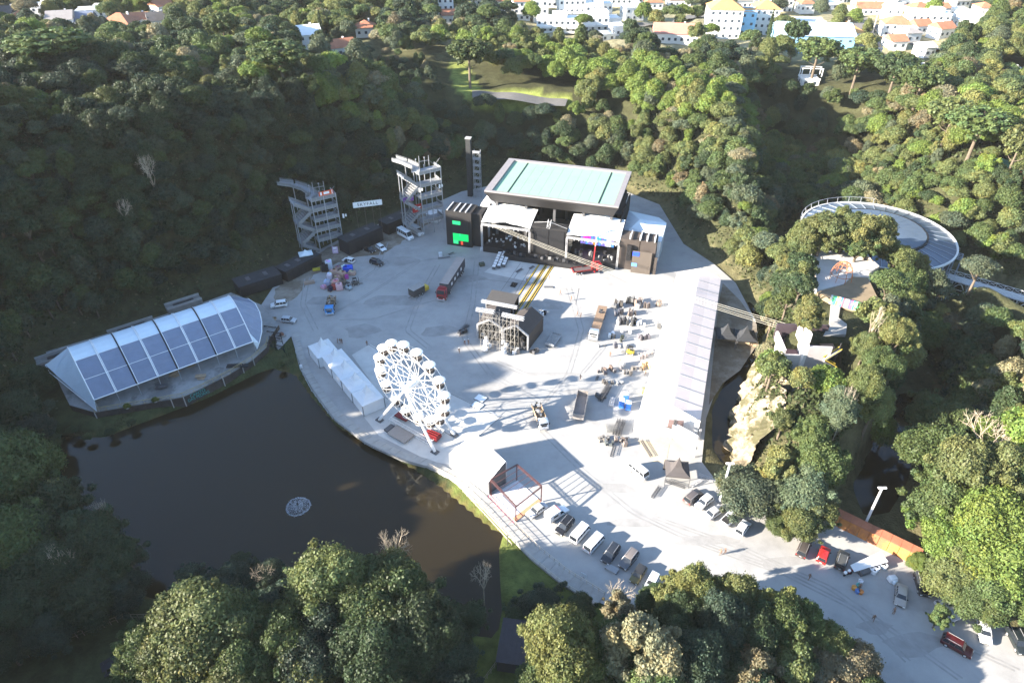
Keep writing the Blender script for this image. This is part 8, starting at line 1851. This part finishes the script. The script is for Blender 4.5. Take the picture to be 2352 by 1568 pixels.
# ------------------------------------------------------------------ round wire theatre, bridge, viewing deck, lookout
CLR = mat('milky_blue_roof_glass', (.075, .105, .15), .3, .12, .3, spec=.6); STB = mat('blue_grey_steel', (.30, .34, .40), .5, .1, metal=.2)
th = thing('wire_theatre', 'round theatre with pale blue glass roof and steel rim among the trees', 'theatre', (OPC.x, OPC.y, -1.8)); ZT = 15.8
def ringq(r0, r1, z0, z1, nm, m, n=36, th_=.15):
    for k in range(n):
        a0, a1 = 2 * math.pi * k / n, 2 * math.pi * (k + .97) / n
        MB().slab((r0 * math.cos(a0), r0 * math.sin(a0), z0), (r1 * math.cos(a0), r1 * math.sin(a0), z1), (r1 * math.cos(a1), r1 * math.sin(a1), z1), (r0 * math.cos(a1), r0 * math.sin(a1), z0), th_).build(nm, m, th)
ringq(13.0, OPR, ZT + .6, ZT - .6, 'roof_pane', CLR); ringq(.3, 12.4, ZT + 1.5, ZT + 1.2, 'roof_pane', CLR, 28)
mk(th, 'gutter_ring', BLACK2, ('path', [(12.7 * math.cos(a), 12.7 * math.sin(a), ZT + 1.0) for a in np.linspace(0, 6.283, 48)], .28, 4)); mk(th, 'rim', mat('pale_rim_sheet', (.55, .54, .52), .5), ('path', [(OPR * math.cos(a), OPR * math.sin(a), ZT - .5) for a in np.linspace(0, 6.283, 60)], .35, 4))
for k in range(36):
    a = 2 * math.pi * k / 36; c_, s_ = math.cos(a), math.sin(a)
    mk(th, 'wall_strut', STB, ('bar', (OPR * c_, OPR * s_, 0), (OPR * c_, OPR * s_, ZT - .6), .14)); mk(th, 'roof_rib', STB, ('bar', (12.9 * c_, 12.9 * s_, ZT + .72), (OPR * c_, OPR * s_, ZT - .45), .09))
    mk(th, 'wall_pane', GLASS_D, ('slab', (OPR * .985 * c_, OPR * .985 * s_, 1.0), (OPR * .985 * math.cos(a + .17), OPR * .985 * math.sin(a + .17), 1.0), (OPR * .985 * math.cos(a + .17), OPR * .985 * math.sin(a + .17), ZT - 1.0), (OPR * .985 * c_, OPR * .985 * s_, ZT - 1.0), .08))
    if 6 < k < 17: mk(th, 'rim_rail', STEEL, ('bar', (OPR * c_, OPR * s_, ZT - .3), (OPR * 1.02 * c_, OPR * 1.02 * s_, ZT + 1.2), .08), ('bar', (OPR * 1.02 * c_, OPR * 1.02 * s_, ZT + 1.2), (OPR * 1.02 * math.cos(a + .174), OPR * 1.02 * math.sin(a + .174), ZT + 1.2), .07))
BRW = mat('white_bridge_steel', (.62, .62, .60), .5, .06)
a, b = P(2158, 628, 7.5), P(2420, 706, 7.5); t = thing('arched_footbridge', 'white steel footbridge on arches leading to the round theatre', 'bridge', (a.x, a.y, -1.8), ang(a, b)); w_ = (b - a).length
mk(t, 'deck', mat('bridge_deck_mesh', (.42, .42, .42), .7, .1), ('box', (w_ / 2, 0, 9.2), (w_, 3.6, .25)))
for s in (-1, 1):
    for k in range(14):
        x0, x1 = w_ * k / 14, w_ * (k + 1) / 14
        mk(t, 'rail', BRW, ('bar', (x0, s * 1.8, 9.3), (x0, s * 1.8, 10.5), .06), ('bar', (x0, s * 1.8, 10.5), (x1, s * 1.8, 10.5), .06), ('bar', (x0, s * 1.8, 9.4), (x1, s * 1.8, 10.4), .04), ('bar', (x0, s * 1.8, 10.4), (x1, s * 1.8, 9.4), .04))
    for k in range(7):
        x0, x1 = w_ * k / 7, w_ * (k + 1) / 7; xm = (x0 + x1) / 2
        mk(t, 'pier', BRW, ('bar', (x0, s * 1.7, 0), (x0, s * 1.7, 9.1), .15)); mk(t, 'arch', BRW, ('path', [(x0 + (x1 - x0) * f, s * 1.7, 5.4 + 3.4 * math.sin(math.pi * f)) for f in np.linspace(0, 1, 9)], .11, 4)); mk(t, 'lower_arch', BRW, ('path', [(x0 + (x1 - x0) * f, s * 1.7, 1.2 + 3.0 * math.sin(math.pi * f)) for f in np.linspace(0, 1, 9)], .08, 4), ('bar', (x0, s * 1.7, 5.3), (x1, s * 1.7, 5.3), .09))
g = P(2184, 604, 9.5); t = thing('steel_portal', 'openwork steel cube frame where the footbridge meets the theatre', 'portal', (g.x, g.y, 7.5), -.6)
for k in range(5): mk(t, 'roof_bar', STB, ('bar', (-2 + k, -2, 4.5), (-2 + k, 2, 4.5), .09), ('bar', (-2, -2 + k, 4.5), (2, -2 + k, 4.5), .09))
for x in (-2, 2):
    for y in (-2, 2): mk(t, 'post', STB, ('bar', (x, y, -6), (x, y, 4.5), .12))
# viewing deck
zd = 20.2; dk = [P(u, v, zd) for u, v in ((1859, 584), (1915, 577), (1969, 578), (2016, 621), (1994, 636), (1958, 634), (1938, 652), (1876, 668))]
t = thing('viewing_deck', 'bright concrete viewing deck with railing on the right rock plateau', 'deck', (dk[0].x, dk[0].y, 0)); o = MB().prism([(p.x, p.y) for p in dk], zd - 4, zd); W_(o, t).build('deck_slab', SLAB, t)
for i in (7, 0, 1, 2, 3):
    a, b = dk[i], dk[(i + 1) % 8]; n = max(2, int((b - a).length / 1.6))
    for k in range(n):
        p, q = a.lerp(b, k / n), a.lerp(b, (k + 1) / n); o = MB().bar(p, p + Vector((0, 0, 1.2)), .07).bar(p + Vector((0, 0, 1.2)), q + Vector((0, 0, 1.2)), .06); W_(o, t).build('railing', STEEL, t)
        o = MB().slab(p + Vector((0, 0, .1)), q + Vector((0, 0, .1)), q + Vector((0, 0, 1.05)), p + Vector((0, 0, 1.05)), .03); W_(o, t).build('railing_panel', mat('brown_mesh_panel', (.30, .26, .22), .8), t)
tag(MB().prism([tuple(P(u, v, zd)[:2]) for u, v in ((1877, 669), (1938, 653), (1958, 635), (1994, 637), (2020, 690), (2010, 716), (1915, 690))], zd - 6, zd - .12).build('bare_earth_yard', mat('ochre_earth', (.22, .17, .11), .95, .2, .4, bump=.03)), kind='structure')
p = P(1930, 640, zd); t = thing('dome_frame', 'open frame of thin orange-brown tubes standing on the viewing deck', 'frame', p); OT = mat('rusty_orange_tube', (.45, .16, .06), .7)
for k in range(8):
    a0 = k * .785; mk(t, 'arch_tube', OT, ('path', [(2.6 * math.cos(f) * math.cos(a0), 2.6 * math.cos(f) * math.sin(a0), 4.6 * math.sin(f)) for f in np.linspace(0, 1.57, 7)], .07, 4))
for z, r_2 in ((1.4, 2.5), (2.8, 2.05), (4.0, 1.2)): mk(t, 'ring_tube', OT, ('path', [(r_2 * math.cos(a0), r_2 * math.sin(a0), z) for a0 in np.linspace(0, 6.283, 12)], .06, 4))
a, b = P(1905, 692, zd - .4), P(2018, 724, zd - .6); t = thing('painted_wall', 'long low wall painted with colourful graffiti beside the viewing deck', 'wall', a, ang(a, b)); w_ = (b - a).length
gc = [(.55, .62, .66), (.05, .25, .62), (.62, .12, .45), (.62, .60, .10), (.60, .56, .60), (.10, .45, .20), (.5, .10, .12), (.06, .40, .45), (.65, .6, .6), (.10, .12, .2), (.04, .35, .25), (.4, .4, .42)]
for k in range(24):
    o = mk(t, 'painted_panel', OBJC, ('box', (w_ * (k + .5) / 24, 0, .6), (w_ / 24 - .02, .3, 2.2))); c_ = gc[(k * 5) % 12]; o.color = (*c_, 1)
    o = mk(t, 'paint_patch', OBJC, ('box', (w_ * (k + .3) / 24, -.16, .3 + .25 * (k % 4)), (w_ / 40, .04, .6), 0, .6)); c_ = gc[(k * 7 + 3) % 12]; o.color = (*c_, 1)
o = MB().prism([tuple(P(u, v, zd - 1.0)[:2]) for u, v in ((1908, 700), (1930, 704), (1926, 730), (1945, 745), (1943, 768), (1890, 772), (1905, 745))], zd - 8, zd - .9); tag(o.build('concrete_path', PAVE), kind='structure')
# lookout block with yellow stairs
LC = mat('white_board_concrete', (.66, .64, .61), .85, .07, .5); LG = mat('grey_board_concrete', (.36, .34, .345), .9, .08, .4)
f1 = P(1857, 795, 21)
lk = thing('lookout_block', 'angular white and grey concrete lookout with yellow zigzag stairs on the cliff', 'lookout', (f1.x, f1.y, 0), -.06)
mk(lk, 'grey_wall', LG, ('box', (2.6, .2, 17.6), (4.7, .4, 6.6)), ('box', (2.7, .25, 11.2), (4.9, .4, 5.9))); mk(lk, 'wall_joint', WHITE, ('box', (2.6, -.02, 14.25), (4.7, .06, .12)))
mk(lk, 'white_wall', LC, ('box', (-.05, 3.3, 14.4), (.6, 6.6, 13.6))); mk(lk, 'white_fin', LC, ('box', (.3, 2.6, 22.3), (.4, 3.4, 2.2)), ('box', (-.2, 5.4, 21.6), (.35, 1.6, 1.0)))
mk(lk, 'left_block', LC, ('box', (-2.2, 3.9, 12.2), (3.6, 5.4, 9.8))); mk(lk, 'left_parapet', LC, ('box', (-3.9, 4.4, 18.0), (.45, 6.6, 2.2)), ('box', (-2.1, 1.35, 17.3), (3.2, .4, .8)))
PLM = mat('plum_floor', (.10, .06, .075), .8); mk(lk, 'floor', PLM, ('box', (-2.0, 4.6, 17.2), (3.3, 5.6, .1)), ('box', (3.6, 4.6, 18.2), (6.6, 7.4, .3))); mk(lk, 'back_wall', mat('dark_plum_wall', (.05, .035, .045), .8), ('box', (1.4, 8.4, 18.6), (11.0, .4, 4.0)))
mk(lk, 'plank_terrace', mat('terracotta_boards', (.30, .17, .11), .85), ('box', (5.6, 5.0, 18.5), (2.8, 4.2, .2)))
zz = [(7.0, 1.2, 20.4), (3.6, -.2, 18.6), (6.4, -.3, 17.0), (2.8, -.3, 14.2), (5.6, -.3, 12.4), (1.6, -.3, 10.4)]
for i in range(5): mk(lk, 'yellow_rail', mat('bright_yellow_paint', (.50, .36, .05), .5), ('bar', zz[i], zz[i + 1], .13), ('bar', Vector(zz[i]) + Vector((0, -1.0, 0)), Vector(zz[i + 1]) + Vector((0, -1.0, 0)), .10)); mk(lk, 'stair_flight', DECKG, ('slab', Vector(zz[i]) + Vector((0, -.1, -.5)), Vector(zz[i]) + Vector((0, -.95, -.5)), Vector(zz[i + 1]) + Vector((0, -.95, -.5)), Vector(zz[i + 1]) + Vector((0, -.1, -.5)), .12))
mk(lk, 'black_mast', BLACK2, ('bar', (4.6, -2.0, 5), (6.6, .6, 21.6), .13), ('bar', (6.6, .6, 21.6), (8.4, 0, 13), .09)); mk(lk, 'white_platform', LC, ('box', (5.4, 1.6, 13.2), (2.4, 2.4, .3)), ('box', (5.2, .8, 14.2), (2.0, .3, 1.4)))
# shed and enclosure in the lower foreground
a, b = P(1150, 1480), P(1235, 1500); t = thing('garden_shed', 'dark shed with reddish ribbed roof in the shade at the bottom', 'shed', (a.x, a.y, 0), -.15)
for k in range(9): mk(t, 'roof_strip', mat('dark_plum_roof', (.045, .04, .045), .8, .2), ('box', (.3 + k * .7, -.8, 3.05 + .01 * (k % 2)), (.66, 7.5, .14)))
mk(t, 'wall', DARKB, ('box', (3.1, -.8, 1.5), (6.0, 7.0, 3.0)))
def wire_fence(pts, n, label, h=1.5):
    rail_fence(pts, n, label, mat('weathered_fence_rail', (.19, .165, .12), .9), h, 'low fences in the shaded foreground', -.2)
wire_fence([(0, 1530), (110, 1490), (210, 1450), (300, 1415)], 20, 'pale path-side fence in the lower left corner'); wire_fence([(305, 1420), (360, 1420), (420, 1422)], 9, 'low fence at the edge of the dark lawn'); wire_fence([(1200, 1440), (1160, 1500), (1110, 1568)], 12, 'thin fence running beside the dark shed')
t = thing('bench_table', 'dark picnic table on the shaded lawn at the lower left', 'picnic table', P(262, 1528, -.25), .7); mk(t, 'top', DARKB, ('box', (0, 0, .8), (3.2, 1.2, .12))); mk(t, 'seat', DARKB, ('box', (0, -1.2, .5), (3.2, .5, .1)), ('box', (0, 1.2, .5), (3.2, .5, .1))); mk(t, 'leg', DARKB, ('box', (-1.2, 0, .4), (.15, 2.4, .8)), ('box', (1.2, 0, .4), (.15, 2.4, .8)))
# ------------------------------------------------------------------ air
hz = MB().box((0, 500, 53.0), (2300, 1500, 122.0)).build('haze', None or bpy.data.materials.new('haze_air'))
hm_ = hz.data.materials[0]; hm_.use_nodes = True; N = hm_.node_tree.nodes; N.remove(N['Principled BSDF'])
pv_ = N.new('ShaderNodeVolumePrincipled'); pv_.inputs['Color'].default_value = (0.97, 0.97, 0.95, 1); pv_.inputs['Density'].default_value = 0.00005; pv_.inputs['Anisotropy'].default_value = 0.0
hm_.node_tree.links.new(pv_.outputs[0], N['Material Output'].inputs['Volume'])
tag(hz, kind='stuff')
